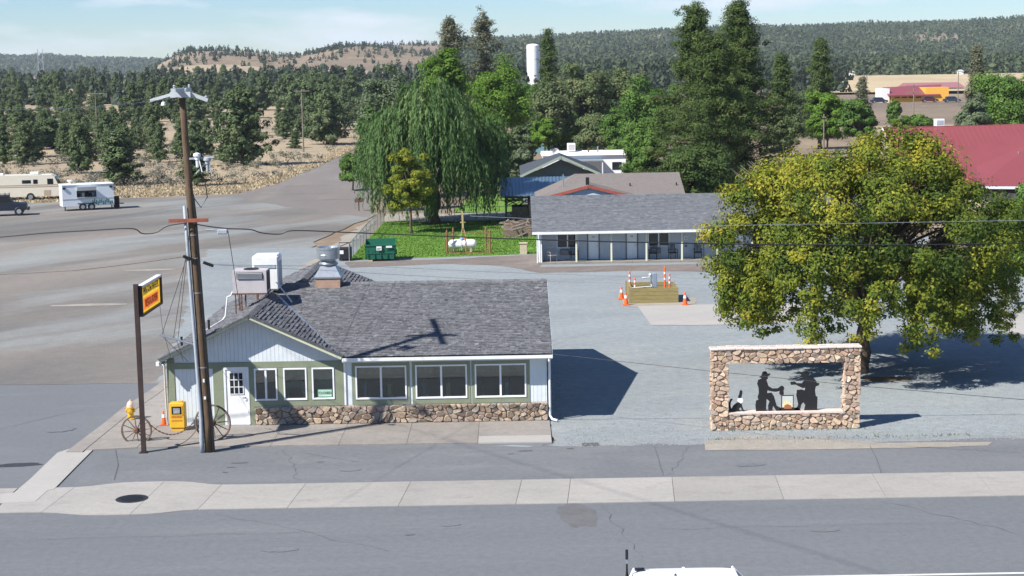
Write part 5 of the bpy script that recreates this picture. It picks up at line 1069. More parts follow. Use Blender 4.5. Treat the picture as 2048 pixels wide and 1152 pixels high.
for (px, py, col, lab) in ((1855, 204, (.10, .012, .015), 'dark red car parked before the yellow-orange building'), (1755, 206, (.02, .025, .05), 'dark blue car left of the yellow-orange building'), (1900, 204, (.03, .04, .06), 'dark car at the right end of the yellow-orange building')):
    q = PT(px, py); car('parked_car', lab, 'car', q[0], q[1]-2, q[2]-.0, 4.8, 1.9, 1.6, col, 0, group='distant cars by the highway')
wt = Q(1066, 90, 700); wl = Q(1053, 90, 700)[0]; wr_ = Q(1079, 90, 700)[0]; wc = (wl+wr_)/2; R_ = (wr_-wl)/2
t = thing('water_tower', 'tall white cylindrical water tank rising above the trees', 'water tower', (wc, 700, 0)); tz_ = float(terrain_z(wc, 700))
MB().lathe((wc, 700, tz_-.5), [(R_, 0), (R_, wt[2]-tz_+.2), (R_*.92, wt[2]-tz_+.6), (R_*.3, wt[2]-tz_+1.0), (0.01, wt[2]-tz_+1.05)], 36).build('tank', mat('tank_white', (.82, .83, .84), .5, .04, .2), t, smooth=False)
for i in range(5): MB().lathe((wc, 700, tz_+4*i), [(R_+.01, 0), (R_+.05, .05), (R_+.01, .1)], 36).build('weld_band', M['white'], t)
for px, py, w_, hh_, lab in ((1571, 74, 8, 6, 'tiny white building near the top of the forested ridge'), (2010, 101, 10, 4, 'tiny white house low on the right forested slope'), (1925, 152, 4, 9, 'small white silo at the edge of the tan field'), (1707, 152, 5, 7, 'small white shed at the left end of the tan field')):
    q = PT(px, py); s_ = q[1]/FPX; t = thing('far_house', lab, 'house', q); MB().box(-w_*s_/2, w_*s_/2, 0, 8, -1, hh_*s_).build('wall', M['white'], t, True); MB().prism([(-w_*s_/2-.3, -.5, hh_*s_), (-w_*s_/2-.3, 8.5, hh_*s_), (-w_*s_/2-.3, 4, hh_*s_*1.4)], (w_*s_+.6, 0, 0)).build('roof', M['hvacpaint'], t, True)

# ------------------------------------------------------------------ yard things
q0 = P(733, 523); q1 = P(791, 521)
t = thing('dumpster', 'open dark green dumpster with white labels beside the lawn', 'dumpster', ((q0[0]+q1[0])/2, q0[1], 0), rz=.06); gm = mat('dumpster_green', (.015, .125, .075), .5, .15, 3)
Wd, Dd, z0, z1, z1b = 1.02, .85, .14, 1.12, 1.42
mb = MB()
def panel(pts, th_v): mb.prism(pts, th_v)
mb.prism([(-Wd, 0, z0), (Wd, 0, z0), (Wd+.05, -.12, z1), (-Wd-.05, -.12, z1)][::-1], (0, .05, 0)); mb.prism([(-Wd, 1.6, z0), (Wd, 1.6, z0), (Wd+.05, 1.7, z1b), (-Wd-.05, 1.7, z1b)], (0, -.05, 0))
for s_ in (-1, 1): mb.prism([(s_*Wd, 0, z0), (s_*Wd, 1.6, z0), (s_*(Wd+.05), 1.7, z1b), (s_*(Wd+.05), -.12, z1)][::s_], (-s_*.05, 0, 0))
mb.box(-Wd, Wd, 0, 1.6, z0, z0+.05); mb.build('bin', gm, t, True)
for s_ in (-1, 1):
    for z in (.45, .62): MB().box(s_*(Wd+.0)-.05, s_*(Wd+.0)+.1, .2, 1.3, z, z+.06).build('side_rail', gm, t, True)
mb = MB(); mb.box(-Wd-.08, Wd+.08, -.17, -.08, z1-.02, z1+.06); mb.box(-Wd-.0, Wd+.0, -.09, -.06, .55, .62); mb.build('rim', gm, t, True)
for k in range(5): MB().box(-Wd+.12+k*.44, -Wd+.17+k*.44, -.1, -.03, .2, 1.05).build('rib', gm, t, True)
MB().box(-.28, .08, -.2, -.172, .78, 1.06).build('label', M['white'], t, True); MB().box(.38, .8, -.2, -.172, .95, 1.08).build('label', M['white'], t, True)
lg = MB(); lg.box(-.24, .04, -.206, -.201, .9, .93); lg.box(-.24, -.02, -.206, -.201, .84, .87); lg.build('label_print', gm, t, True)
for x in (-.8, .8):
    for y in (.1, 1.4): MB().lathe((x, y, .08), [(.08, -.04), (.08, .04)], 12, 'x').build('caster', M['black'], t, True)
MB().cbox((-.72, -.1, 0), .3, .2, .1).build('chock', tq, t, True)
q = P(690, 522)
t = thing('grease_bin', 'black container with an open lid and white label left of the green dumpster', 'waste container', (q[0], q[1], 0))
MB().cbox((0, .4, .1), .85, .9, .8, .03).build('bin', M['black'], t, True); MB().bar((-.4, .8, .95), (.4, .8, 1.25), .05).build('lid', M['black'], t, True)
mb = MB(); mb.tube([(-.4, 0, .9), (-.38, .05, 1.28), (.3, .1, 1.28), (.42, .1, .9)], .03, 6); mb.build('handle', M['black'], t, True); MB().box(-.38, -.08, -.07, -.055, .5, .75).build('label', M['white'], t, True)
for x in (-.35, .35): MB().cyl(x, .1, 0, .12, .05, n=8).build('foot', M['black'], t, True)
q = P(925, 506)
t = thing('propane_tank', 'white horizontal propane tank on red saddles behind the gravel lot', 'propane tank', (q[0], q[1]+.3, 0))
MB().lathe((0, 0, .62), [(.02, -1.02), (.18, -1.0), (.30, -.9), (.34, -.75), (.34, .75), (.30, .9), (.18, 1.0), (.02, 1.02)], 24, 'x').build('tank', M['white'], t, True, smooth=True)
for x in (-.6, .6): MB().cbox((x, 0, 0), .14, .5, .32).build('saddle', tanw, t, True)
MB().lathe((0, 0, .94), [(.2, 0), (.2, .1), (.12, .18), (.03, .2)], 14).build('valve_dome', mat('dome_blue', (.2, .28, .42), .5), t, True)
MB().tube([(.15, -.1, 1.05), (.2, -.38, .9), (.25, -.4, .1), (.9, -.45, .05)], .025, 6).build('gas_pipe', cone_o, t, True)
MB().tube([(-.05, -.2, 1.0), (-.05, -.36, .6), (-.05, -.38, .2)], .03, 6).build('regulator_pipe', M['greymetal'], t, True)
t = thing('tank_guard', 'red-brown post and wire guard fence round the propane tank', 'guard fence', (q[0], q[1], 0)); rb = mat('redbrown_post', (.23, .095, .06), .8, .2, 5)
gx = [P(893, 512)[0], P(904, 512)[0], P(971, 510)[0], P(980, 510)[0]]
for i, x in enumerate(gx):
    MB().cyl(x, q[1]-.35+(1.8 if i in (1, 2) else 0), 0, 1.62, .07, n=10).build('post', rb, t)
    MB().lathe((x, q[1]-.35+(1.8 if i in (1, 2) else 0), 1.62), [(.07, 0), (.01, .12)], 8).build('post_cap', rb, t)
mb = MB()
for z in (.15, .55, .95, 1.35): 
    mb.bar((gx[0], q[1]-.35, z), (gx[1], q[1]+1.45, z), .03); mb.bar((gx[3], q[1]-.35, z), (gx[2], q[1]+1.45, z), .03)
mb.bar((gx[1], q[1]+1.45, 1.3), (gx[2], q[1]+1.45, 1.3), .03); mb.bar((gx[0], q[1]-.35, .08), (gx[3], q[1]-.35, .08), .05)
for i in range(12):
    z = i*.12+.1; mb.bar((gx[0], q[1]-.35, z), (gx[0]+.38, q[1]+.5, z+.05), .012)
mb.build('rail', rb, t)
q = P(925, 497)
t = thing('garden_tripod', 'pale yellow wooden post on splayed legs behind the propane tank', 'wooden stand', (q[0], q[1]+2, 0)); pw = mat('pale_yellow_wood', (.42, .32, .15), .8, .2, 5)
MB().bar((.0, 0, 1.3), (-.03, 0, 2.6), .14, .14).build('post', pw, t, True)
for x in (-.32, .34): MB().bar((x, .1, 0), (0, 0, 1.5), .08, .08).build('leg', pw, t, True)
MB().bar((-.2, 0, 1.75), (.2, 0, 1.75), .07).build('crosspiece', pw, t, True)
q = P(718, 422)
t = thing('park_grill', 'small dark grill on a post at the edge of the dirt lot', 'grill', (q[0], q[1], 0)); MB().cyl(0, 0, 0, .85, .05, n=8).build('post', M['rust'], t, True); MB().cbox((0, 0, .85), .75, .5, .3, .03).build('firebox', M['rust'], t, True); MB().lathe((0, 0, 1.15), [(.3, 0), (.22, .12), (.05, .16)], 12).build('lid', M['black'], t, True)
# chain link fence round the lawn
t = thing('chain_link_fence', 'low grey chain-link fence along the left side and back of the lawn', 'fence', (*P(700, 522)[:2], 0))
fa = [P(699, 522), P(733, 480), P(768, 444), P(900, 442), P(1040, 440)]
wm = MB()
for a, b in zip(fa[:-1], fa[1:]):
    a = Vector(a); b = Vector(b); L_ = (b-a).length; n_ = max(1, int(L_/2.6)); d = (b-a)/L_
    for i in range(n_+1): p = a+(b-a)*(i/n_); MB().cyl(p.x, p.y, 0, 1.25, .035, n=6).build('post', M['galv'], t)
    MB().bar((a.x, a.y, 1.2), (b.x, b.y, 1.2), .04).build('rail', M['galv'], t)
    k = 0.0
    while k < L_:
        for s_ in (0, 1):
            p0 = a+d*k; p1 = a+d*min(L_, k+1.1)
            z0_, z1_ = (0.03, 1.2) if s_ else (1.2, .03)
            wm.bar((p0.x, p0.y, z0_), (p1.x, p1.y, z1_), .007)
        k += .26
wm.build('mesh', M['galv'], t)

# ------------------------------------------------------------------ vehicles on the left lot
q0 = Vector(P(126, 423)); q1 = Vector(P(229, 418)); cmid = (q0+q1)/2; az = math.atan2(q1.y-q0.y, q1.x-q0.x)
LT = (q1-q0).length
t = thing('food_trailer', 'white food trailer with open serving hatch and green graphics', 'food trailer', (cmid.x-.5*math.sin(az)*2, cmid.y+1.0*math.cos(az), 0), rz=az)
tw = mat('trailer_white', (.70, .75, .79), .4, .04, 1); hw_ = 1.05
mb = MB(); o_ = [(-.35, .75, 1.35, 1.95)]
for a, b, c, d in cells(-LT/2, LT/2, .45, 2.5, [(-LT*.22, LT*.16, 1.32, 1.95)]): mb.box(a, b, -hw_, -hw_+.05, c, d)
mb.box(-LT/2, LT/2, hw_-.05, hw_, .45, 2.5); mb.box(-LT/2, -LT/2+.05, -hw_+.05, hw_-.05, .45, 2.5); mb.box(LT/2-.05, LT/2, -hw_+.05, hw_-.05, .45, 2.5); mb.box(-LT/2+.05, LT/2-.05, -hw_+.05, hw_-.05, .45, .5); mb.build('body', tw, t, True)
MB().cbox((0, 0, 2.5), LT+.12, 2.2, .1, .04).build('roof', M['white'], t, True); MB().box(-LT/2+.1, LT/2-.1, .2, .25, .5, 2.4).build('inside_wall', M['hvacpaint'], t, True)
MB().prism([(-LT*.22, -hw_, 1.97), (LT*.16, -hw_, 1.97), (LT*.16, -hw_-.55, 2.35), (-LT*.22, -hw_-.55, 2.35)], (0, 0, .03)).build('hatch', tw, t, True)
MB().box(-LT*.22, LT*.16, -hw_-.25, -hw_, 1.27, 1.31).build('counter', M['galv'], t, True)
for i, x in enumerate((-.85, -.4, .0, .35, .6)): MB().cbox((x, -.3, 1.32), .26, .3, .28+.1*(i % 3)).build('kitchen_item', (M['dark'], M['white'], M['dark'], M['black'], M['greymetal'])[i], t, True)
MB().box(-LT/2, LT/2, -hw_-.02, -hw_, 1.12, 1.17).build('trim_strip', M['galv'], t, True)
gr = mat('graphic_green', (.10, .28, .19), .6, .3, 4); rr = random.Random(3); mb = MB()
for i in range(12):
    x = LT*.02+i*.17+.25; z = .62+.12*math.sin(i*1.7); mb.prism([(x, -hw_-.004, z), (x+.12, -hw_-.004, z-.05), (x+.14, -hw_-.004, z+.32+.08*math.sin(i)), (x+.03, -hw_-.004, z+.36)], (0, .003, 0))
mb.build('green_graphic', gr, t, True)
for x in (-.42, .42):
    w_ = MB().lathe((x-.15, -hw_+.05, .36), [(.3, -.12), (.36, -.1), (.36, .08), (.3, .1)], 22, 'y').build('wheel', M['black'], t, True); MB().lathe((x-.15, -hw_+.05, .36), [(.19, -.125), (.19, .1)], 16, 'y').build('rim', M['galv'], w_, True)
MB().box(-1.05, .75, -hw_-.06, -hw_+.1, .66, .73).build('fender', M['black'], t, True)
for x in (-LT/2+.25, LT/2-.2): MB().box(x-.05, x+.05, -.8, -.7, 0, .46).build('jack', M['black'], t, True); 
for x in (-LT/2+.2, LT/2-.25): MB().cbox((x, -hw_-.05, 2.15), .28, .12, .2, .02).build('light', M['black'], t, True)
MB().lathe((-LT*.3, .2, 2.58), [(.14, 0), (.14, .25), (.3, .3), (.3, .38), (.05, .42)], 14).build('roof_vent', M['white'], t, True)
MB().cbox((LT/2+.35, -.1, .45), .5, .9, .75, .03).build('tongue_box', M['black'], t, True); MB().bar((LT/2, 0, .5), (LT/2+1.1, 0, .45), .1).build('drawbar', M['black'], t, True); MB().lathe((LT/2+.3, -.55, .3), [(.3, -.08), (.3, .08)], 16, 'y').build('spare_wheel', M['black'], t, True)
q0 = Vector(P(113, 401)); 
t = thing('motorhome', 'cream and white motorhome with tan stripes at the far left', 'motorhome', (q0.x-4.0, q0.y+.6, 0), rz=math.radians(9)); cw = mat('motorhome_cream', (.66, .62, .52), .4, .05, 1); cst = mat('motorhome_stripe', (.42, .33, .24), .5)
mb = MB(); prof = [(-4.8, .5), (4.2, .5), (4.35, 1.3), (4.2, 1.5), (3.75, 2.55), (3.4, 2.75), (-4.7, 2.8), (-4.85, 2.6)]
mb.prism([(x, -1.15, z) for x, z in prof][::-1], (0, 2.3, 0)); mb.build('body', cw, t, True)
MB().prism([(4.22, -1.0, 1.5), (3.8, -1.0, 2.48), (3.8, 1.0, 2.48), (4.22, 1.0, 1.5)], (.03, 0, .01)).build('windshield', M['dglass'], t, True)
for z in (1.5, 1.68): MB().box(-4.8, 4.1, -1.17, -1.152, z, z+.08).build('stripe', cst, t, True)
for x0, x1, z0, z1 in ((-3.6, -2.3, 1.9, 2.3), (.4, 1.3, 1.9, 2.25), (1.55, 2.0, 1.85, 2.3), (3.0, 3.6, 1.75, 2.35)): MB().box(x0, x1, -1.17, -1.151, z0, z1).build('window', M['dglass'], t, True)
MB().box(2.6, 3.3, -1.17, -1.152, .6, 1.15).build('compartment_door', cst, t, True); MB().cbox((1.6, 0, 2.78), .9, .8, .28, .04).build('roof_unit', M['white'], t, True); MB().cbox((-2, 0, 2.78), .8, .7, .2, .04).build('roof_unit', M['white'], t, True)
for x in (-3.2, 1.2): MB().lathe((x, -1.02, .45), [(.42, -.14), (.45, -.1), (.45, .12)], 22, 'y').build('wheel', M['black'], t, True)
for x in (-3.2, 1.2): MB().lathe((x, -1.04, .45), [(.24, -.145), (.24, .1)], 16, 'y').build('hubcap', M['galv'], t, True)
MB().cbox((4.3, 0, .4), .2, 2.2, .25).build('bumper', M['black'], t, True)
q0 = Vector(P(44, 432))
t = thing('pickup_truck', 'dark blue off-road pickup with roof rack at the left edge', 'pickup truck', (q0.x-2.0, q0.y+.9, 0), rz=math.radians(14)); nv = mat('navy_paint', (.012, .018, .032), .5, spec=.5)
mb = MB(); mb.prism([(x, -.9, z) for x, z in [(-2.6, .5), (2.1, .5), (2.2, .8), (2.15, 1.15), (.9, 1.25), (.85, 1.3), (-2.6, 1.25)]][::-1], (0, 1.8, 0)); mb.build('body', nv, t, True)
mb = MB(); mb.prism([(x, -.8, z) for x, z in [(-1.0, 1.25), (.95, 1.25), (.55, 1.85), (-.8, 1.88)]][::-1], (0, 1.6, 0)); mb.build('cab', M['black'], t, True); MB().cbox((-.1, 0, 1.86), 1.5, 1.62, .06, .02).build('roof', nv, t, True)
mb = MB()
for y in (-.7, .7): mb.bar((-.9, y, 2.02), (.6, y, 2.02), .04)
for x in (-.85, -.3, .2, .6): mb.bar((x, -.7, 2.02), (x, .7, 2.02), .03); mb.bar((x, -.7, 1.9), (x, -.7, 2.2), .03); mb.bar((x, .7, 1.9), (x, .7, 2.15), .03)
mb.build('roof_rack', M['black'], t, True)
for x in (-1.7, 1.45):
    for s_ in (-1, 1): w_ = MB().lathe((x, s_*.85, .42), [(.38, -.13), (.42, -.1), (.42, .1), (.38, .13)], 20, 'y').build('wheel', M['black'], t, True); MB().lathe((x, s_*.85, .42), [(.22, -.135), (.22, .135)], 14, 'y').build('rim', M['greymetal'], w_, True)
for y in (-.6, .6): MB().lathe((2.16, y, .95), [(.13, 0), (.12, .05)], 12, 'x').build('headlight', M['white'], t, True)
MB().box(2.16, 2.2, -.4, .4, .75, 1.1).build('grille', M['black'], t, True); MB().cbox((2.3, 0, .5), .2, 1.8, .22, .03).build('bumper', M['black'], t, True)
# ------------------------------------------------------------------ vegetation
def unit(v): return v/np.maximum(np.linalg.norm(v, axis=-1, keepdims=True), 1e-9)
def leaf_quads(c, nrm, s, asp=.55, long=None):
    n = len(c); nrm = unit(nrm+rng.normal(0, .45, (n, 3))); r = rng.normal(0, 1, (n, 3)) if long is None else long+rng.normal(0, .15, (n, 3))
    a = unit(r-nrm*np.sum(r*nrm, -1, keepdims=True)); b = np.cross(nrm, a); s = (s*rng.uniform(.6, 1.35, n))[:, None]
    V = np.stack([c-a*s, c+b*s*asp+a*s*.1, c+a*s, c-b*s*asp+a*s*.1], 1)
    return V
def ramp_f(name, cols, transl=.3): return ramp_mat(name, [(i/(len(cols)-1), c) for i, c in enumerate(cols)], .75, transl=transl, spec=.15)
M['bark'] = mat('bark', (.10, .075, .055), .95, .4, 6, bump=.5, bscale=12)
M['palebark'] = mat('pale_bark', (.20, .17, .14), .95, .3, 6)
fol = {
 'pine': ramp_f('pine_needles', [(.026, .052, .015), (.045, .082, .021), (.082, .122, .033), (.13, .165, .052)], .2),
 'juniper': ramp_f('juniper_foliage', [(0.044, 0.075, 0.034), (0.072, 0.111, 0.047), (0.111, 0.150, 0.065), (0.156, 0.182, 0.098)], .15),
 'spruce': ramp_f('spruce_needles', [(0.067, 0.080, 0.052), (0.123, 0.132, 0.080), (0.189, 0.180, 0.113)], .15),
 'broad': ramp_f('green_leaves', [(0.052, 0.109, 0.025), (0.086, 0.172, 0.034), (0.138, 0.230, 0.052), (0.196, 0.287, 0.081)], .35),
 'lime': ramp_f('lime_leaves', [(.07, .14, .02), (.12, .22, .03), (.17, .29, .045)], .35),
 'olive': ramp_f('olive_leaves', [(0.069, 0.106, 0.044), (0.112, 0.156, 0.062), (0.175, 0.206, 0.094), (0.237, 0.231, 0.138)], .3),
 'willow': ramp_f('willow_leaves', [(0.042, 0.090, 0.030), (0.072, 0.138, 0.042), (0.120, 0.198, 0.066), (0.180, 0.252, 0.102)], .3),
 'silver': ramp_f('silver_leaves', [(.09, .13, .07), (.14, .185, .10), (.22, .26, .17)], .3),
 'gold': ramp_f('turning_leaves', [(.06, .10, .02), (.12, .17, .025), (.23, .25, .032), (.38, .35, .04), (.45, .30, .045)], .35),
 'yellow': ramp_f('yellowing_leaves', [(.09, .13, .02), (.17, .22, .028), (.28, .29, .035), (.36, .29, .04)], .35),
 'sage': ramp_f('sage_foliage', [(.10, .105, .085), (.15, .15, .12), (.20, .19, .14)], .15),
 'twig': ramp_f('bare_twigs', [(.20, .16, .13), (.28, .23, .19)], 0),
}
def limb_pts(a, b, bend, k=6):
    a = np.array(a, float); b = np.array(b, float); t = np.linspace(0, 1, k)[:, None]; m = (a+b)/2+np.array([0, 0, bend]); return (1-t)**2*a+2*t*(1-t)*m+t*t*b
def crown_clumps(rx, ry, rz, n, seed, zc, zmin=-.5, rough_=.2, inner=.45):
    r = np.random.default_rng(seed); d = unit(r.normal(0, 1, (n*3, 3))); d = d[d[:, 2] > zmin][:n]
    lump = 1+rough_*np.sin(d[:, 0]*5+seed)*np.cos(d[:, 1]*4+seed*.7)+rough_*.6*np.sin(d[:, 2]*6+d[:, 0]*3)
    f = (inner+(1-inner)*r.random(len(d))**.5)*lump
    return np.stack([d[:, 0]*rx*f, d[:, 1]*ry*f, zc+d[:, 2]*rz*f], -1), d, f
def tree_mesh(C_, Rc, per, size, asp=.6, seed=1, up=.35, ctr=None, tintc=None, flat=.7, long=None):
    """leaves round each clump centre"""
    r = np.random.default_rng(seed+50); n = len(C_); cnt = np.full(n, per) if np.isscalar(per) else per
    idx = np.repeat(np.arange(n), cnt); N = len(idx); d = unit(r.normal(0, 1, (N, 3))); rad = r.random(N)**.45
    Rr = (Rc if np.isscalar(Rc) else Rc[idx])
    off = d*(rad*Rr)[:, None] if not np.isscalar(Rr) else d*(rad*Rr)[:, None]; off[:, 2] *= flat
    c = C_[idx]+off; nrm = d.copy(); nrm[:, 2] += up
    if ctr is not None: nrm += unit(c-np.array(ctr))*.5
    V = leaf_quads(c, nrm, size, asp, long); t = (tintc[idx] if tintc is not None else .5)+r.normal(0, .13, N)
    F = np.arange(4*N).reshape(-1, 4); return V.reshape(-1, 3), F, np.repeat(np.clip(t, 0, 1), 4)
def trunk_mb(h, r0, r1, limbs, lean=(0, 0), seed=1, base=-.2, flare=1.35):
    mb = MB(); rr = random.Random(seed); k = 8; pts = []; rad = []
    for i in range(k+1):
        t = i/k; pts.append((lean[0]*t+rr.uniform(-1, 1)*r0*.3*(i > 0), lean[1]*t+rr.uniform(-1, 1)*r0*.3*(i > 0), base+(h-base)*t)); rad.append((r0+(r1-r0)*t)*(flare if i == 0 else 1))
    mb.tube(pts, rad, 9)
    for a, b, ra, bend in limbs:
        p = limb_pts(a, b, bend); mb.tube([tuple(x) for x in p], list(np.linspace(ra, ra*.25, len(p))), 6)
    return mb
def finish(name, lab, loc, tm, crown, fm, group=None, bark=None):
    t = thing(name, lab, 'tree', loc, group); tm.build('trunk', bark or M['bark'], t, True, smooth=True)
    arr_mesh('crown', crown[0], crown[1], fm, crown[2], t); return t
def broadleaf(name, lab, loc, rx, ry, rz, zc, h, kind, n=70, per=220, cr=.30, leaf=.16, seed=1, trunk=.25, group=None, zmin=-.5, tint_y=0., rough_=.2, asp=.6, bark=None, skirts=0):
    C_, d, f = crown_clumps(rx, ry, rz, n, seed, zc, zmin, rough_)
    R0 = (rx+ry+rz)/3
    r = np.random.default_rng(seed+9)
    tc_ = .42+r.normal(0, .14, len(C_))+tint_y*np.clip((C_[:, 2]-zc)/rz*.35+.15*f, -.2, .5)
    per_ = np.full(len(C_), per); Rc = R0*cr*r.uniform(.7, 1.35, len(C_))
    ctr = (0, 0, zc-rz*.3); crown = tree_mesh(C_, Rc, per_, leaf, asp, seed, ctr=ctr, tintc=tc_)
    limbs = []; fork = (0, 0, h*.45)
    for i in range(0, len(C_), max(1, len(C_)//26)): limbs.append((fork if i % 2 else (0, 0, h*.6), C_[i]*np.array([.9, .9, 1])-np.array([0, 0, 0]), trunk*r.uniform(.25, .5), R0*.15))
    return finish(name, lab, loc, trunk_mb(h*.7, trunk, trunk*.5, limbs, seed=seed), crown, fol[kind], group, bark)
def conifer(name, lab, loc, h, r, kind, nb=120, per=70, leaf=.16, seed=1, profile=None, trunk=.25, base=.12, group=None, tuft=.5, droop=-.1, asp=.3, gap=0., mk=True, steps=3, scatter=.25):
    rr = np.random.default_rng(seed); prof = profile or (lambda t: (1-t)**.8*min(1, .35+t*5)); C_ = []; limbs = []; out = []
    for i in range(nb):
        t = base+(1-base)*((i+.5)/nb)**1.05; a = i*2.39996+rr.normal(0, .3); Lb = r*prof(t)*rr.uniform(1-scatter*1.6, 1+scatter)
        if rr.random() < gap: continue
        z = t*h; tip = np.array([math.cos(a)*Lb, math.sin(a)*Lb, z+droop*Lb+rr.normal(0, .02*h)])
        if i % 2 == 0: limbs.append(((0, 0, z-.12*Lb), tip*np.array([.92, .92, 1]), max(.02, .018*Lb+trunk*.08*(1-t)), .05*Lb))
        for k in range(steps):
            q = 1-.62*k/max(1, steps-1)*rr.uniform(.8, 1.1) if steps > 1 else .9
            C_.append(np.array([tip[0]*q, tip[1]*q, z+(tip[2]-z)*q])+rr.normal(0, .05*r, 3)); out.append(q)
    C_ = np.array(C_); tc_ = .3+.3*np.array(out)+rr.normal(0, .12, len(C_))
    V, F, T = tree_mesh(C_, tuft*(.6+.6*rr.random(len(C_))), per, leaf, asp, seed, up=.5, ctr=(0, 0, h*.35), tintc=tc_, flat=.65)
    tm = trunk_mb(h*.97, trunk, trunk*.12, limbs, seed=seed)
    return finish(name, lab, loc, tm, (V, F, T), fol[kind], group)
# --- the big yellowing tree on the right
hx, hy_, _ = P(1722, 745)
C_, d, f = crown_clumps(6.25, 5.8, 3.85, 380, 3, 6.0, -.6, .16, .5); C_[:, 0] += .35
r3 = np.random.default_rng(5)
C_[:, 0] *= 1-.30*np.clip((C_[:, 2]-6.1)/4.1, 0, 1)**1.5; C_[:, 1] *= 1-.2*np.clip((C_[:, 2]-6.1)/4.1, 0, 1)**2
sk = []   # hanging skirts round the rim
for i in range(120):
    a = r3.uniform(0, 2*PI); rr_ = r3.uniform(.6, 1.0); x, y = 6.3*rr_*math.cos(a), 5.4*rr_*math.sin(a); zt = 5.0-1.0*r3.random(); n_ = r3.integers(4, 9)
    if a > PI and 4.4 < a < 4.9 and rr_ < .85: continue
    lo_ = r3.uniform(1.6, 3.4)
    for k in range(n_): sk.append((x+r3.normal(0, .15), y+r3.normal(0, .15), zt-(zt-lo_)*k/(n_-1) if n_ > 1 else zt))
sk = np.array(sk); Call = np.concatenate([C_, sk]); per_ = np.concatenate([np.full(len(C_), 330), np.full(len(sk), 95)]).astype(int); Rc = np.concatenate([r3.uniform(.45, 1.0, len(C_)), r3.uniform(.25, .5, len(sk))])
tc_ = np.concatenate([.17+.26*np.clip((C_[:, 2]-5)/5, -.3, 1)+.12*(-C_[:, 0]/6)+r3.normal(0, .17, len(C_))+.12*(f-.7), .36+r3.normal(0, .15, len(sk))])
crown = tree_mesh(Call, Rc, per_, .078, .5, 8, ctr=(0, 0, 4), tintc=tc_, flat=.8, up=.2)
limbs = []
for i in range(0, len(C_), 5): limbs.append(((0.1, 0, 3.0+.5*(i % 3)), C_[i]*np.array([.95, .95, 1]), r3.uniform(.07, .16), .8))
for a in (0.3, 1.7, 2.9, 4.2, 5.3): limbs.append(((0, 0, 2.6), (4*math.cos(a), 3.4*math.sin(a), 6.0), .2, .3))
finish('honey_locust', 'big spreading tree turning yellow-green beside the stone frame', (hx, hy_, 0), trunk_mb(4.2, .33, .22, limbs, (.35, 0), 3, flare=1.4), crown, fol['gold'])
# --- weeping willow
wx, wy, _ = P(862, 452); wx += .15; wy += 1.5
r4 = np.random.default_rng(12); SC = []; SL = []; ST = []
nb = 400
for i in range(nb):
    dd = unit(r4.normal(0, 1, 3)); dd[2] = abs(dd[2])*.9+.02; dd = unit(dd); ff = r4.uniform(.55, 1.0)*(1+.10*math.sin(dd[0]*7+2)*math.cos(dd[1]*5))
    ax_, ay_, az_ = dd[0]*5.5*ff, dd[1]*5.2*ff, 5.6+dd[2]*7.6*ff
    bt = r4.normal(.5, .14)+.10*dd[2]; ln = min(az_-.9, r4.uniform(2.6, 7.5)); out_ = np.array([dd[0], dd[1]])/max(.3, math.hypot(dd[0], dd[1]))
    for s_ in range(r4.integers(6, 11)):
        sp = r4.normal(0, .28, 2); l2 = ln*r4.uniform(.6, 1.05); n_ = int(l2*4.6)
        t = np.linspace(0, 1, n_); dr_ = 1-np.exp(-t*l2*1.3)
        x = ax_+sp[0]*dr_+out_[0]*.75*dr_; y = ay_+sp[1]*dr_+out_[1]*.75*dr_; z = az_+.35*np.sin(np.clip(t*4, 0, PI))-t*l2*.98
        SC.append(np.stack([x, y, z], -1)+r4.normal(0, .05, (n_, 3))); lg = np.stack([out_[0]*np.exp(-t*4)*.8+0*t, out_[1]*np.exp(-t*4)*.8+0*t, -1+0*t], -1); SL.append(lg); ST.append(np.clip(bt+r4.normal(0, .06)-.08*t+0*t, 0, 1))
SC = np.concatenate(SC); SL = np.concatenate(SL); ST = np.concatenate(ST); nrm = SC-np.array([0, 0, 4]); nrm[:, 2] *= .3
V = leaf_quads(SC, unit(nrm)*.8, .23, .22, SL); N = len(SC)
limbs = [((0, 0, 2.2), (3.2*math.cos(a), 3*math.sin(a), 8+random.uniform(-1, 2)), .2, 1.5) for a in np.linspace(0, 5.6, 9)]
finish('weeping_willow', 'huge weeping willow hanging to the lawn behind the restaurant', (wx, wy, 0), trunk_mb(5, .62, .4, limbs, seed=4), (V.reshape(-1, 3), np.arange(4*N).reshape(-1, 4), np.repeat(np.clip(ST+rng.normal(0, .07, N), 0, 1), 4)), fol['willow'])
# --- smaller named trees: crown box in sight-line terms gives real size at its real distance
def at_tree(px, Y_): x = Q(px, 300, Y_)[0]; return (x, Y_, float(terrain_z(x, Y_)))
def zq(px, py, Y_): return Q(px, py, Y_)[2]
def bl(lab, px, top, bot, wpx, Y_, kind, seed, n=60, per=170, leaf=None, name='leafy_tree', group=None, **kw):
    loc = at_tree(px, Y_); zt = zq(px, top, Y_)-loc[2]; zb = max(.3, zq(px, bot, Y_)-loc[2]); w = wpx*Y_/FPX/2; rz = (zt-zb)/2; R_ = (w+w+rz)/3
    return broadleaf(name, lab, loc, w*.88, w*.85, rz*.88, (zt+zb)/2, (zt+zb)/2+rz*.3, kind, int(n*1.5), int(per*1.5), seed=seed, leaf=leaf or max(.10, Y_*.00078), group=group, trunk=max(.1, w*.06), **kw)
bl('small yellow-green tree in front of the weeping willow', 818, 284, 440, 104, 129, 'yellow', 21, 46, 170, name='young_tree', zmin=-.8, rough_=.3, cr=.22)
bl('small dense green tree at the roadside left of the willow', 704, 300, 372, 56, 178, 'broad', 22, 34, 150, name='roadside_tree', zmin=-.8)
bl('pale silvery tree rising just behind the left of the willow', 775, 128, 330, 118, 165, 'silver', 23, 66, 150, zmin=-.8)
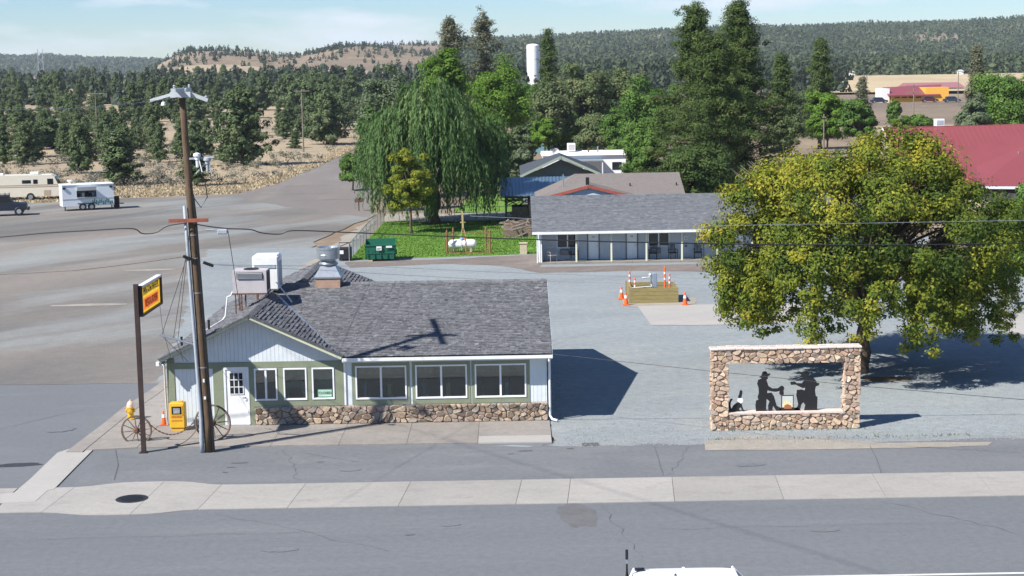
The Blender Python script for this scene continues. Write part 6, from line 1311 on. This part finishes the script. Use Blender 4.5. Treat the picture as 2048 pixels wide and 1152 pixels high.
bl('slim drooping green tree along the left edge of the willow', 742, 200, 400, 62, 150, 'willow', 24, 50, 140, zmin=-.9)
bl('tall lime-green tree directly behind the willow top', 890, 92, 250, 92, 190, 'lime', 25, 60, 150, zmin=-.6)
bl('rounded lime-green tree right of the willow top', 1000, 118, 300, 130, 200, 'lime', 26, 80, 170, zmin=-.7)
bl('darker green tree filling the gap right of the willow', 985, 210, 400, 90, 165, 'broad', 27, 60, 170, zmin=-.9)
bl('olive green tree in the centre below the water tower', 1098, 150, 300, 90, 235, 'olive', 28, 60, 130, zmin=-.8)
bl('broad olive tree right of the water tower', 1165, 118, 290, 125, 245, 'olive', 29, 80, 150, zmin=-.8)
bl('dusty brown-green tree between the olive tree and the tall pines', 1245, 130, 300, 95, 250, 'olive', 30, 60, 130, zmin=-.8)
bl('bright green tree at the left foot of the tall pines', 1290, 150, 360, 105, 200, 'broad', 31, 80, 160, zmin=-.9)
bl('low green tree in front of the tall pines beside the mobile home', 1285, 250, 385, 90, 172, 'broad', 32, 60, 150, zmin=-.9)
bl('small bright green bush between the willow and the mobile home', 1090, 235, 300, 58, 215, 'lime', 33, 36, 120, zmin=-.8)
bl('pale flowering shrub left of the dark gable roof', 1040, 292, 350, 56, 172, 'silver', 34, 34, 120, zmin=-.8, name='shrub')
bl('dark green shrubs beneath the right side of the willow', 1000, 320, 395, 60, 160, 'juniper', 35, 40, 120, zmin=-.9, name='shrub')
bl('low shaggy pine spreading over the right end of the brown roof', 1395, 285, 402, 170, 134, 'pine', 44, 80, 170, zmin=-.9, name='pine_tree')
bl('light green tree between two conifers on the right', 1655, 178, 285, 85, 200, 'lime', 36, 60, 140, zmin=-.8)
bl('mid green tree left of the red metal roof', 1718, 192, 280, 74, 195, 'broad', 37, 50, 140, zmin=-.8)
bl('small poplar-like tree in front of the yellow-orange building', 1787, 196, 250, 30, 260, 'broad', 38, 26, 90, zmin=-.9)
bl('large green tree behind the right end of the red metal roof', 2015, 132, 290, 150, 185, 'broad', 39, 100, 170, zmin=-.8)
bl('grey-green tree at the left side of the large green tree', 1945, 190, 290, 70, 178, 'silver', 40, 50, 120, zmin=-.8)
bl('low green bush strip above the red metal roof ridge', 1830, 232, 262, 90, 175, 'broad', 41, 40, 90, zmin=-.8, name='shrub')
bl('dark leafy tree behind the grey roof near the tall pines', 1570, 200, 300, 70, 185, 'olive', 42, 50, 120, zmin=-.9)
bl('green tree cut by the right edge, behind the yellowing tree', 2065, 350, 660, 130, 84, 'broad', 43, 60, 200, zmin=-.8, leaf=.11)
for i, (px, top, wpx, Y_, kd) in enumerate(((640, 150, 60, 330, 'juniper'), (845, 150, 80, 260, 'olive'), (950, 150, 100, 300, 'olive'), (1050, 165, 90, 330, 'broad'), (1130, 165, 80, 300, 'broad'), (1200, 170, 90, 320, 'olive'), (1270, 140, 80, 340, 'olive'), (1330, 170, 90, 300, 'broad'), (1520, 190, 90, 330, 'broad'), (1600, 180, 80, 340, 'juniper'), (1690, 200, 60, 330, 'broad'), (1130, 215, 110, 240, 'broad'), (1195, 225, 90, 225, 'olive'), (1240, 215, 80, 215, 'broad'), (1045, 245, 70, 230, 'juniper'))):
    bl(('tree %s filling the background green belt' % ('left of the willow', 'above the left of the willow', 'behind the lime-green trees', 'directly left of the water tower base', 'directly right of the water tower base', 'between the broad olive tree and the tall pines', 'touching the upper left side of the tall pines', 'behind the left tall pine', 'behind the right tall pine', 'between two pointed conifers', 'right of the pointed conifer', 'just above the white mobile home', 'above the right half of the mobile home', 'at the right end of the mobile home roof', 'right of the willow above the blue roof')[i]), px, top, top+150, wpx, Y_, kd, 200+i, n=46, per=120, zmin=-.9)
# conifers
def cf(lab, px, top, wpx, Y_, kind, seed, name='pine_tree', group=None, **kw):
    loc = at_tree(px, Y_); h = zq(px, top, Y_)-loc[2]; return conifer(name, lab, loc, h, wpx*Y_/FPX/2, kind, seed=seed, leaf=kw.pop('leaf', max(.12, Y_*.0009)), group=group, **kw)
ov = lambda t: max(.05, math.sin(PI*min(1, t*.86+.14))**.6*(1-.2*t))
cf('tallest dark green pine behind the motel', 1478, 14, 250, 158, 'pine', 51, nb=300, per=100, tuft=.82, gap=.1, profile=lambda t: max(.12, (1-t)**.8*min(1, .6+t*3)*(.9+.2*math.sin(t*17))), trunk=.4, droop=.05, scatter=.5, base=.1)
cf('tall double-topped pine left of the tallest pine', 1392, 22, 235, 166, 'pine', 52, nb=300, per=100, tuft=.82, gap=.1, profile=lambda t: max(.12, (1-t)**.8*min(1, .6+t*3)*(.9+.2*math.sin(t*14+1))), trunk=.4, droop=.05, scatter=.5, base=.08)
cf('lower pine standing in front between the two tall pines', 1432, 75, 215, 150, 'pine', 53, nb=230, per=95, tuft=.85, gap=.1, profile=lambda t: max(.10, (1-t)**.5*min(1, .6+t*3)*(.85+.3*math.sin(t*12+2))), trunk=.35, droop=.05, scatter=.5, base=.06)
cf('dark dense conifer just right of the tall pines', 1562, 112, 80, 230, 'pine', 54, nb=110, per=60, tuft=.9, trunk=.3, profile=lambda t: max(.05, (1-t)**.6*min(1, .5+t*3)))
cf('full pointed green conifer in front of the forested slope', 1640, 84, 80, 250, 'pine', 55, nb=130, per=60, tuft=1.0, trunk=.3, profile=lambda t: max(.05, (1-t)**.7*min(1, .6+t*2)))
cf('small dark spruce left of the tan field', 1722, 160, 56, 270, 'spruce', 56, name='spruce_tree', nb=80, per=40, tuft=.8, trunk=.25, droop=-.2)
cf('brownish pointed spruce before the large green tree', 1950, 98, 70, 225, 'spruce', 57, name='spruce_tree', nb=130, per=55, tuft=.8, trunk=.3, droop=-.2, profile=lambda t: max(.04, (1-t)**.9*min(1, .5+t*4)))
cf('tall thin brown-green conifer above the lime-green tree', 906, 36, 78, 250, 'spruce', 58, nb=80, per=55, tuft=1.0, trunk=.3, profile=ov, base=.35, gap=.12, droop=.25, scatter=.4)
cf('tall sparse conifer with dead branches left of the water tower', 972, 33, 125, 255, 'spruce', 59, nb=100, per=42, tuft=.95, trunk=.35, profile=lambda t: max(.07, (1-t)**.5*.9), base=.3, gap=.2, droop=.3, scatter=.6)
cf('open-branched conifer touching the right side of the water tower', 1098, 64, 72, 270, 'pine', 60, nb=90, per=40, tuft=.9, trunk=.3, profile=lambda t: max(.06, (1-t)**.7), base=.2, gap=.1, droop=.1, scatter=.5)
# bare twiggy shrub
loc = at_tree(1560, 118); tw_ = MB(); rr = random.Random(8)
for i in range(420):
    a = rr.uniform(0, 2*PI); l_ = rr.uniform(2.2, 4.3); e_ = rr.uniform(.6, 1.4); x, y = rr.uniform(-.9, .9), rr.uniform(-.6, .6)
    p1 = (x*1.6+math.cos(a)*math.cos(e_)*l_*.45, y+math.sin(a)*math.cos(e_)*l_*.45, 3.2+math.sin(e_)*l_*.5); tw_.tube([(x*.5, y*.4, 1.0+rr.random()), p1, (p1[0]+math.cos(a)*l_*.3, p1[1]+math.sin(a)*l_*.25, p1[2]+l_*.22)], [.035, .02, .008], 3)
t = thing('bare_tree', 'leafless grey twiggy tree poking up behind the yellowing tree', 'tree', loc); bt_ = mat('grey_twigs', (.30, .25, .21), .9); o_ = tw_.build('crown', bt_, t, True); MB().cyl(0, 0, -.1, 2.2, .16, .1).build('trunk', bt_, t, True); t.location.x += .3

# --- junipers in the dry field: six kinds built once, then copied
protos = []
jp = [(5.5, 1.9, lambda t: max(.05, (1-t)**.5*min(1, .5+t*3))), (6.5, 1.8, lambda t: max(.05, (1-t)**.6*min(1, .6+t*2))), (7.5, 2.0, lambda t: max(.05, (1-t)**.7*min(1, .5+t*3))), (4.6, 2.2, ov), (8.5, 1.9, lambda t: max(.05, (1-t)**.55*min(1, .4+t*3))), (6.0, 2.3, lambda t: max(.05, (1-t)**.45*min(1, .5+t*3)))]
JG = 'dark junipers scattered over the dry field'
JL = 'dark green juniper in the thick far belt across the dry field'
for i, (h_, r_, pf) in enumerate(jp):
    protos.append((conifer('juniper_tree', JL, (0, 0, 0), h_, r_, 'juniper', nb=100, per=38, leaf=.17, seed=70+i, profile=pf, trunk=.2, base=.1, tuft=.5, droop=.1, asp=.45, steps=3, scatter=.45, gap=.08, group=JG), h_, r_))
used = [False]*6; placed = []; ncopy = 0
def put_j(x, y, h, wscale, k, lab=None, cat=None, group=JG):
    global ncopy
    p, ph, pr = protos[k]; o = p if not used[k] else copy_tree(p); used[k] = True; ncopy += 1
    s_ = h/ph; o.location = (x, y, float(terrain_z(x, y))-.05); o.scale = (s_*wscale, s_*wscale, s_); o.rotation_euler = (0, 0, random.uniform(0, 6.28))
    if lab: o['label'] = lab
    else: o['label'] = 'dark juniper standing in the open nearer part of the dry field' if y < 330 else JL
    if group and not lab and y < 330: o['group'] = 'junipers in the open nearer part of the dry field'
    elif group: o['group'] = group
    elif 'group' in o: del o['group']
    placed.append((x, y)); return o
near = [(240, 372, 262, 96, 'bushy blue-green juniper right behind the food trailer'), (162, 350, 248, 62, 'narrow yellowish juniper behind the motorhome roof'), (486, 334, 176, 120, 'large tall juniper in the middle of the dry field right of the utility pole'),
        (392, 374, 268, 66, 'juniper directly behind the utility pole'), (655, 292, 188, 92, 'broad juniper by the far end of the dirt road'), (590, 300, 262, 34, 'small round juniper left of the far thin utility pole'), (42, 304, 214, 62, 'juniper low at the far left edge above the motorhome'),
        (105, 300, 238, 62, 'squat juniper above the front of the motorhome'), (308, 294, 196, 56, 'narrow juniper left of the pole top, lower row'), (455, 330, 262, 60, 'small juniper on the left side of the large field juniper'), (212, 296, 226, 56, 'round juniper above the food trailer'), (8, 332, 250, 46, 'juniper cut by the left edge above the motorhome')]
for i, (px, by, ty, wpx, lab) in enumerate(near):
    q = PT(px, by); h = Q(px, ty, q[1])[2]-q[2]; k = (i*5+1) % 6; put_j(q[0], q[1], h, (wpx*q[1]/FPX/2)/protos[k][2]/(h/protos[k][1])*.9, k, lab, group=None)
rj = random.Random(17); tries = 0
while ncopy < 285 and tries < 9000:
    tries += 1
    dpx = rj.uniform(22, 175)**1.0; y = 41600/dpx if dpx > 42 else 41600/42+rj.uniform(0, 250)
    px = rj.uniform(-80, 900); x = (px-1024)/FPX*y
    if y < 235 or y > 1150: continue
    if px > 640 and y < 300: continue
    if (vnoise(x/22, y/60, 31) < (.56 if y < 330 else .49)): continue
    if y < 260 and rj.random() < .6: continue
    if math.hypot(x-placed[0][0], y) < 0: continue
    if any((x-a)**2+((y-b)*.35)**2 < (3.3)**2 for a, b in placed): continue
    if 470 < px < 700 and 235 < y < 300: continue
    put_j(x, y, rj.uniform(5, 11) if y > 380 else rj.uniform(3.2, 7), rj.uniform(.7, 1.1), rj.randrange(6))
# far junipers and ridge-top trees: one mesh each, beyond counting
def forest(name, pts, hts, mat_, lab, seed, wid=.33, nq=None):
    """every tree a loose cone of ragged foliage tufts"""
    r = np.random.default_rng(seed); n = len(pts); q = nq or (30 if n < 3500 else 18 if n < 9000 else 13)
    w = hts*wid*r.uniform(.7, 1.35, n); lean = r.uniform(.45, 1.1, n)
    t = r.random((n, q))**1.25; a = r.uniform(0, 2*PI, (n, q)); rad = w[:, None]*(1-t)**lean[:, None]*np.minimum(1, .35+t*4)*r.uniform(.35, 1.1, (n, q))
    c = np.stack([pts[:, 0:1]+np.cos(a)*rad, pts[:, 1:2]+np.sin(a)*rad, pts[:, 2:3]+hts[:, None]*(.06+t*.92)], -1).reshape(-1, 3)
    nr = np.stack([np.cos(a), np.sin(a), .45+0*a], -1).reshape(-1, 3); sz = np.repeat(hts, q)*(.19-.09*t.ravel())*(1.25 if q < 20 else 1.0)
    global rng; V = leaf_quads(c, nr, 1.0, .62); mid = V.mean(1, keepdims=True); V = mid+(V-mid)*sz[:, None, None]
    tn_ = np.clip(r.normal(.22, .2, n)+.72*vnoise(pts[:, 0]/70, pts[:, 1]/120, 8)*vnoise(pts[:, 0]/23, pts[:, 1]/40, 9), 0, 1)
    t4 = np.clip(np.repeat(tn_, q)+r.normal(0, .12, n*q), 0, 1)
    return tag(arr_mesh(name, V.reshape(-1, 3), np.arange(4*n*q).reshape(-1, 4), mat_, np.repeat(t4, 4)), lab, 'trees', kind='stuff')
fj = ramp_f('far_juniper', [(.022, .036, .024), (.040, .058, .036), (.062, .080, .048)], 0); fp_ = ramp_f('far_pine', [(.030, .048, .025), (.056, .080, .038), (.105, .125, .062)], 0)
r6 = np.random.default_rng(77)
def scatter(n, pxr, yr, accept, grow=1.0):
    px = r6.uniform(*pxr, n); y = np.sqrt(r6.uniform(yr[0]**2, yr[1]**2, n)); x = (px-1024)/FPX*y; z = terrain_z(x, y); k = accept(px, y, x, z); return np.stack([x, y, z-.3], -1)[k], y[k], px[k]
p_, y_, x_ = scatter(2000, (-260, 1700), (520, 950), lambda px, y, x, z: (vnoise(x/30, y/60, 3)+r6.random(len(px))*.3 > .62))
forest('juniper_woodland', p_, r6.uniform(6, 11, len(p_)), fj, 'dense band of dark junipers below the hills', 1, .3)
RBf = lambda px: np.interp(px, [300, 700, 1200, 2048, 3000], [1650, 1800, 2250, 2600, 2900])
p_, y_, x_ = scatter(15000, (-300, 1150), (950, 2150), lambda px, y, x, z: (y < RBf(px)+60) & (vnoise(x/40, y/40, 4)*.7+r6.random(len(px))*.75 > .90+.05*(px > 300)*(px < 560)))
forest('hillside_junipers', p_, r6.uniform(2.5, 6.5, len(p_)), fj, 'scattered dark junipers dotting the tan hillside', 2, .40)
p_, y_, x_ = scatter(78000, (900, 2400), (810, 2800), lambda px, y, x, z: (y < RBf(px)+80) & (y > 812) & ((vnoise(x/60, y/110, 6)*.6+r6.random(len(px))*.6 > .50)) & ~((px < 1400) & (np.abs((y-RBf(px)*.92)/RBf(px)) < .05) & (r6.random(len(px)) < .8)))
forest('ridge_forest', p_, r6.uniform(4, 11, len(p_)), fp_, 'dense green forest covering the slope of the long ridge', 3, .34)
def rline(n, pxr, h): 
    px = r6.uniform(*pxr, n); y = RBf(px)*r6.uniform(.97, 1.02, n); x = (px-1024)/FPX*y; return np.stack([x, y, terrain_z(x, y)-.3], -1), r6.uniform(*h, n)
p1, h1 = rline(90, (380, 900), (3, 8)); p2, h2 = rline(500, (900, 2300), (5, 12)); forest('skyline_trees', np.concatenate([p1, p2]), np.concatenate([h1, h2]), fj, 'row of small dark trees along the ridge skyline', 4, .34)
p_, y_, x_ = scatter(9000, (-400, 460), (3000, 4500), lambda px, y, x, z: r6.random(len(px)) > .15)
forest('distant_forest', p_, r6.uniform(14, 26, len(p_)), fp_, 'dark forest on the low hills at the far left', 5, .5)
# tan field at the foot of the slope
px_ = np.linspace(1655, 2600, 40); rows = np.linspace(520, 800, 12); Vf = []
for y in rows:
    for p in px_: x = (p-1024)/FPX*y; Vf.append((x, y, float(terrain_z(x, y))+.75))
m_ = len(px_); id_ = (np.arange(len(rows)-1)[:, None]*m_+np.arange(m_-1)[None]).reshape(-1)
arr_mesh('tan_field', np.array(Vf), np.stack([id_, id_+1, id_+m_+1, id_+m_], -1), ground_mat('stubble', (.44, .35, .22), (.38, .30, .19), (.47, .39, .26), .02, .05, (1, .3, 1), .06, .4, .1, .5), kind='structure')
bl('light green tree row in front of the forested slope', 1790, 118, 152, 60, 1180, 'lime', 61, 50, 60, zmin=-.6, leaf=1.1, name='far_tree')
bl('small light green tree right of the far green tree row', 1850, 128, 154, 36, 1180, 'broad', 62, 36, 60, zmin=-.6, leaf=1.1, name='far_tree')
# sagebrush and dry grass
def bushes(name, n, lab, pxr, yr, hs, kind, per, seed, leaf, okf):
    r = np.random.default_rng(seed); px = r.uniform(*pxr, n); dp = r.uniform(41600/yr[1], 41600/yr[0], n); y = 41600/dp; x = (px-1024)/FPX*y; k = okf(px, y, x); x, y = x[k], y[k]; z = terrain_z(x, y); h = r.uniform(*hs, len(x))
    C2 = np.stack([x, y, z+.2+h*.45], -1); V, F, T = tree_mesh(C2, h*.75, per, leaf, .45, seed, tintc=.5+r.normal(0, .2, len(x)), flat=.6)
    return tag(arr_mesh(name, V, F, fol[kind], T), lab, 'plants', kind='stuff')
def edge_y(px): return np.interp(px, [-100, 0, 110, 240, 330, 480, 560, 640, 690, 760], [166, 166, 168, 172, 173, 176, 191, 224, 256, 300])
bushes('sagebrush', 1300, 'grey-green sagebrush scattered through the dry grass', (-60, 720), (168, 420), (.5, 1.5), 'sage', 46, 5, .13, lambda px, y, x: (y > edge_y(px)+9) & (vnoise(x/9, y/14, 9) > .42))
fol['dry'] = ramp_f('dry_grass', [(.32, .26, .17), (.44, .365, .24), (.53, .45, .31)], .2)
def tufts(name, n, seed):
    r = np.random.default_rng(seed); px = r.uniform(-60, 735, n); y = edge_y(px)+r.exponential(14, n)+.5; x = (px-1024)/FPX*y; z = terrain_z(x, y); h = r.uniform(.08, .32, n); a = r.uniform(0, 2*PI, n); w = .14
    V = np.zeros((n, 3, 3)); V[:, 0] = np.stack([x-w*np.cos(a), y-w*np.sin(a), z], -1); V[:, 1] = np.stack([x+w*np.cos(a), y+w*np.sin(a), z], -1); V[:, 2] = np.stack([x+r.normal(0, .12, n), y+r.normal(0, .12, n), z+h], -1)
    return tag(arr_mesh(name, V.reshape(-1, 3), np.arange(3*n).reshape(-1, 3), fol['dry'], np.repeat(r.random(n), 3)), 'pale dry grass along the far edge of the dirt lot', 'grass', kind='stuff')
tufts('dry_grass', 24000, 6)
pc = np.linspace(-170, 1000, 90); tr = np.linspace(0, 1, 60)**1.6; PXg, TT = np.meshgrid(pc, tr); e0 = np.maximum(edge_y(PXg), np.where(PXg > 735, 300+(PXg-735)*1.2, 0)); YY = e0+(1150-e0)*TT; XX = (PXg-1024)/FPX*YY
ZZ = terrain_z(XX, YY)+np.where(YY > 300, (vnoise(XX/25, YY/25, 5)-.5)*1.2*np.clip((YY-300)/200, 0, 1), 0)+.25*np.clip(TT*20, .05, 1)
m_ = len(pc); id_ = (np.arange(len(tr)-1)[:, None]*m_+np.arange(m_-1)[None]).reshape(-1)
arr_mesh('dry_field', np.stack([XX, YY, ZZ], -1).reshape(-1, 3), np.stack([id_, id_+1, id_+m_+1, id_+m_], -1), M['field'], kind='structure', smooth=True)

# ------------------------------------------------------------------ far poles
def far_pole(px, top, Y_, lab, arm_=1.2, n_arm=1, r=.13):
    x = Q(px, top, Y_)[0]; z0 = float(terrain_z(x, Y_)); zt = zq(px, top, Y_); t = thing('utility_pole', lab, 'utility pole', (x, Y_, z0)); MB().cyl(0, 0, -.5, zt-z0, r, r*.7, 8).build('pole', M['palebark'], t, True)
    for i in range(n_arm): MB().cbox((0, -r, zt-z0-.4-i*1.2), arm_*2, .12, .14).build('crossarm', M['palebark'], t, True)
far_pole(603, 178, 262, 'thin wooden utility pole standing in the dry field', 1.3); far_pole(190, 184, 330, 'far utility pole with a pale crossarm among the left junipers', 1.8)
far_pole(1648, 228, 160, 'bare wooden pole behind the top of the yellowing tree', .2, 1, .1); far_pole(1828, 168, 300, 'slender pole in front of the yellow-orange building', 1.6, 2); far_pole(1802, 230, 150, 'thin pole left of the ridge cooler above the red roof', .2, 1, .05); far_pole(1917, 144, 420, 'pale pole right of the yellow-orange building', .8, 1)
x0 = Q(75, 100, 1000)[0]; x1 = Q(85, 100, 1000)[0]; z0 = float(terrain_z(x0, 1000)); zt = zq(80, 98, 1000)
t = thing('transmission_tower', 'distant H-shaped power transmission tower at the far left skyline', 'transmission tower', ((x0+x1)/2, 1000, z0))
for x in (x0, x1): MB().cyl(x, 1000, z0-1, zt, .28, .2, 6).build('pole', M['greymetal'], t)
MB().box(x0-2.6, x1+2.6, 999.8, 1000.2, zt-2.6, zt-2.2).build('crossarm', M['greymetal'], t); mb = MB(); mb.bar((x0, 1000, zt-9), (x1, 1000, zt-5), .2); mb.bar((x1, 1000, zt-9), (x0, 1000, zt-5), .2); mb.build('cross_brace', M['greymetal'], t)

# loose stones and weeds on the near gravel
n = 9000; r9 = np.random.default_rng(91); gx_ = r9.uniform(1.8, 34, n); gy_ = 54.2+r9.exponential(2.2, n); sz_ = r9.uniform(.010, .028, n)
tet = np.array([(1, 0, -.3), (-.5, .87, -.3), (-.5, -.87, -.3), (0, 0, .8)]); aa = r9.uniform(0, 2*PI, n); Vg = np.zeros((n, 4, 3))
Vg[:, :, 0] = gx_[:, None]+sz_[:, None]*(tet[:, 0]*np.cos(aa)[:, None]-tet[:, 1]*np.sin(aa)[:, None]); Vg[:, :, 1] = gy_[:, None]+sz_[:, None]*(tet[:, 0]*np.sin(aa)[:, None]+tet[:, 1]*np.cos(aa)[:, None]); Vg[:, :, 2] = .012+sz_[:, None]*(tet[:, 2]+.3)
Fg = (np.arange(n)*4)[:, None, None]+np.array([(0, 1, 3), (1, 2, 3), (2, 0, 3)])[None]
ok = ~((gx_ > 7) & (gx_ < 12.6) & (gy_ > 56.2) & (gy_ < 57)); Fg = Fg[ok]
M['pebble'] = ramp_mat('pebbles', [(0, (.15, .16, .17)), (.5, (.25, .27, .275)), (1, (.33, .33, .32))], .9)
tag(arr_mesh('loose_gravel', Vg.reshape(-1, 3), Fg.reshape(-1, 3), M['pebble'], np.repeat(r9.random(n), 4)), 'loose grey stones scattered on the near edge of the gravel lot', 'gravel', kind='stuff')
n = 320; r9 = np.random.default_rng(92); wx_ = np.concatenate([r9.uniform(6.8, 16, n//2), r9.uniform(7, 12.6, n//4), r9.uniform(1.3, 1.9, n-n//2-n//4)]); wy_ = np.concatenate([55.0+r9.normal(0, .12, n//2), 56.22+r9.normal(0, .05, n//4), r9.uniform(58.6, 71, n-n//2-n//4)])
hh_ = r9.uniform(.03, .12, n); an_ = r9.uniform(0, 2*PI, n); Vw = np.zeros((n, 3, 3)); Vw[:, 0] = np.stack([wx_-.02*np.cos(an_), wy_-.02*np.sin(an_), 0*wx_+.01], -1); Vw[:, 1] = np.stack([wx_+.02*np.cos(an_), wy_+.02*np.sin(an_), 0*wx_+.01], -1); Vw[:, 2] = np.stack([wx_+r9.normal(0, .03, n), wy_+r9.normal(0, .03, n), hh_], -1)
tag(arr_mesh('weeds', Vw.reshape(-1, 3), np.arange(3*n).reshape(-1, 3), fol['olive'], np.repeat(r9.random(n), 3)), 'small weeds along the foot of the stone frame and wall', 'weeds', kind='stuff')
# ------------------------------------------------------------------ haze
hm = bpy.data.materials.new('haze_air'); hm.use_nodes = True; hn = hm.node_tree; hn.nodes.clear(); ho = hn.nodes.new('ShaderNodeOutputMaterial'); pv = hn.nodes.new('ShaderNodeVolumePrincipled')
pv.inputs['Color'].default_value = (.80, .90, 1.0, 1); pv.inputs['Density'].default_value = 0.00008; pv.inputs['Anisotropy'].default_value = .0; hn.links.new(pv.outputs['Volume'], ho.inputs['Volume'])
HZ = MB().box(-3750, 3750, -400, 6300, -1.6, float(Z.max())+40).build('haze', hm, None, kind='stuff')
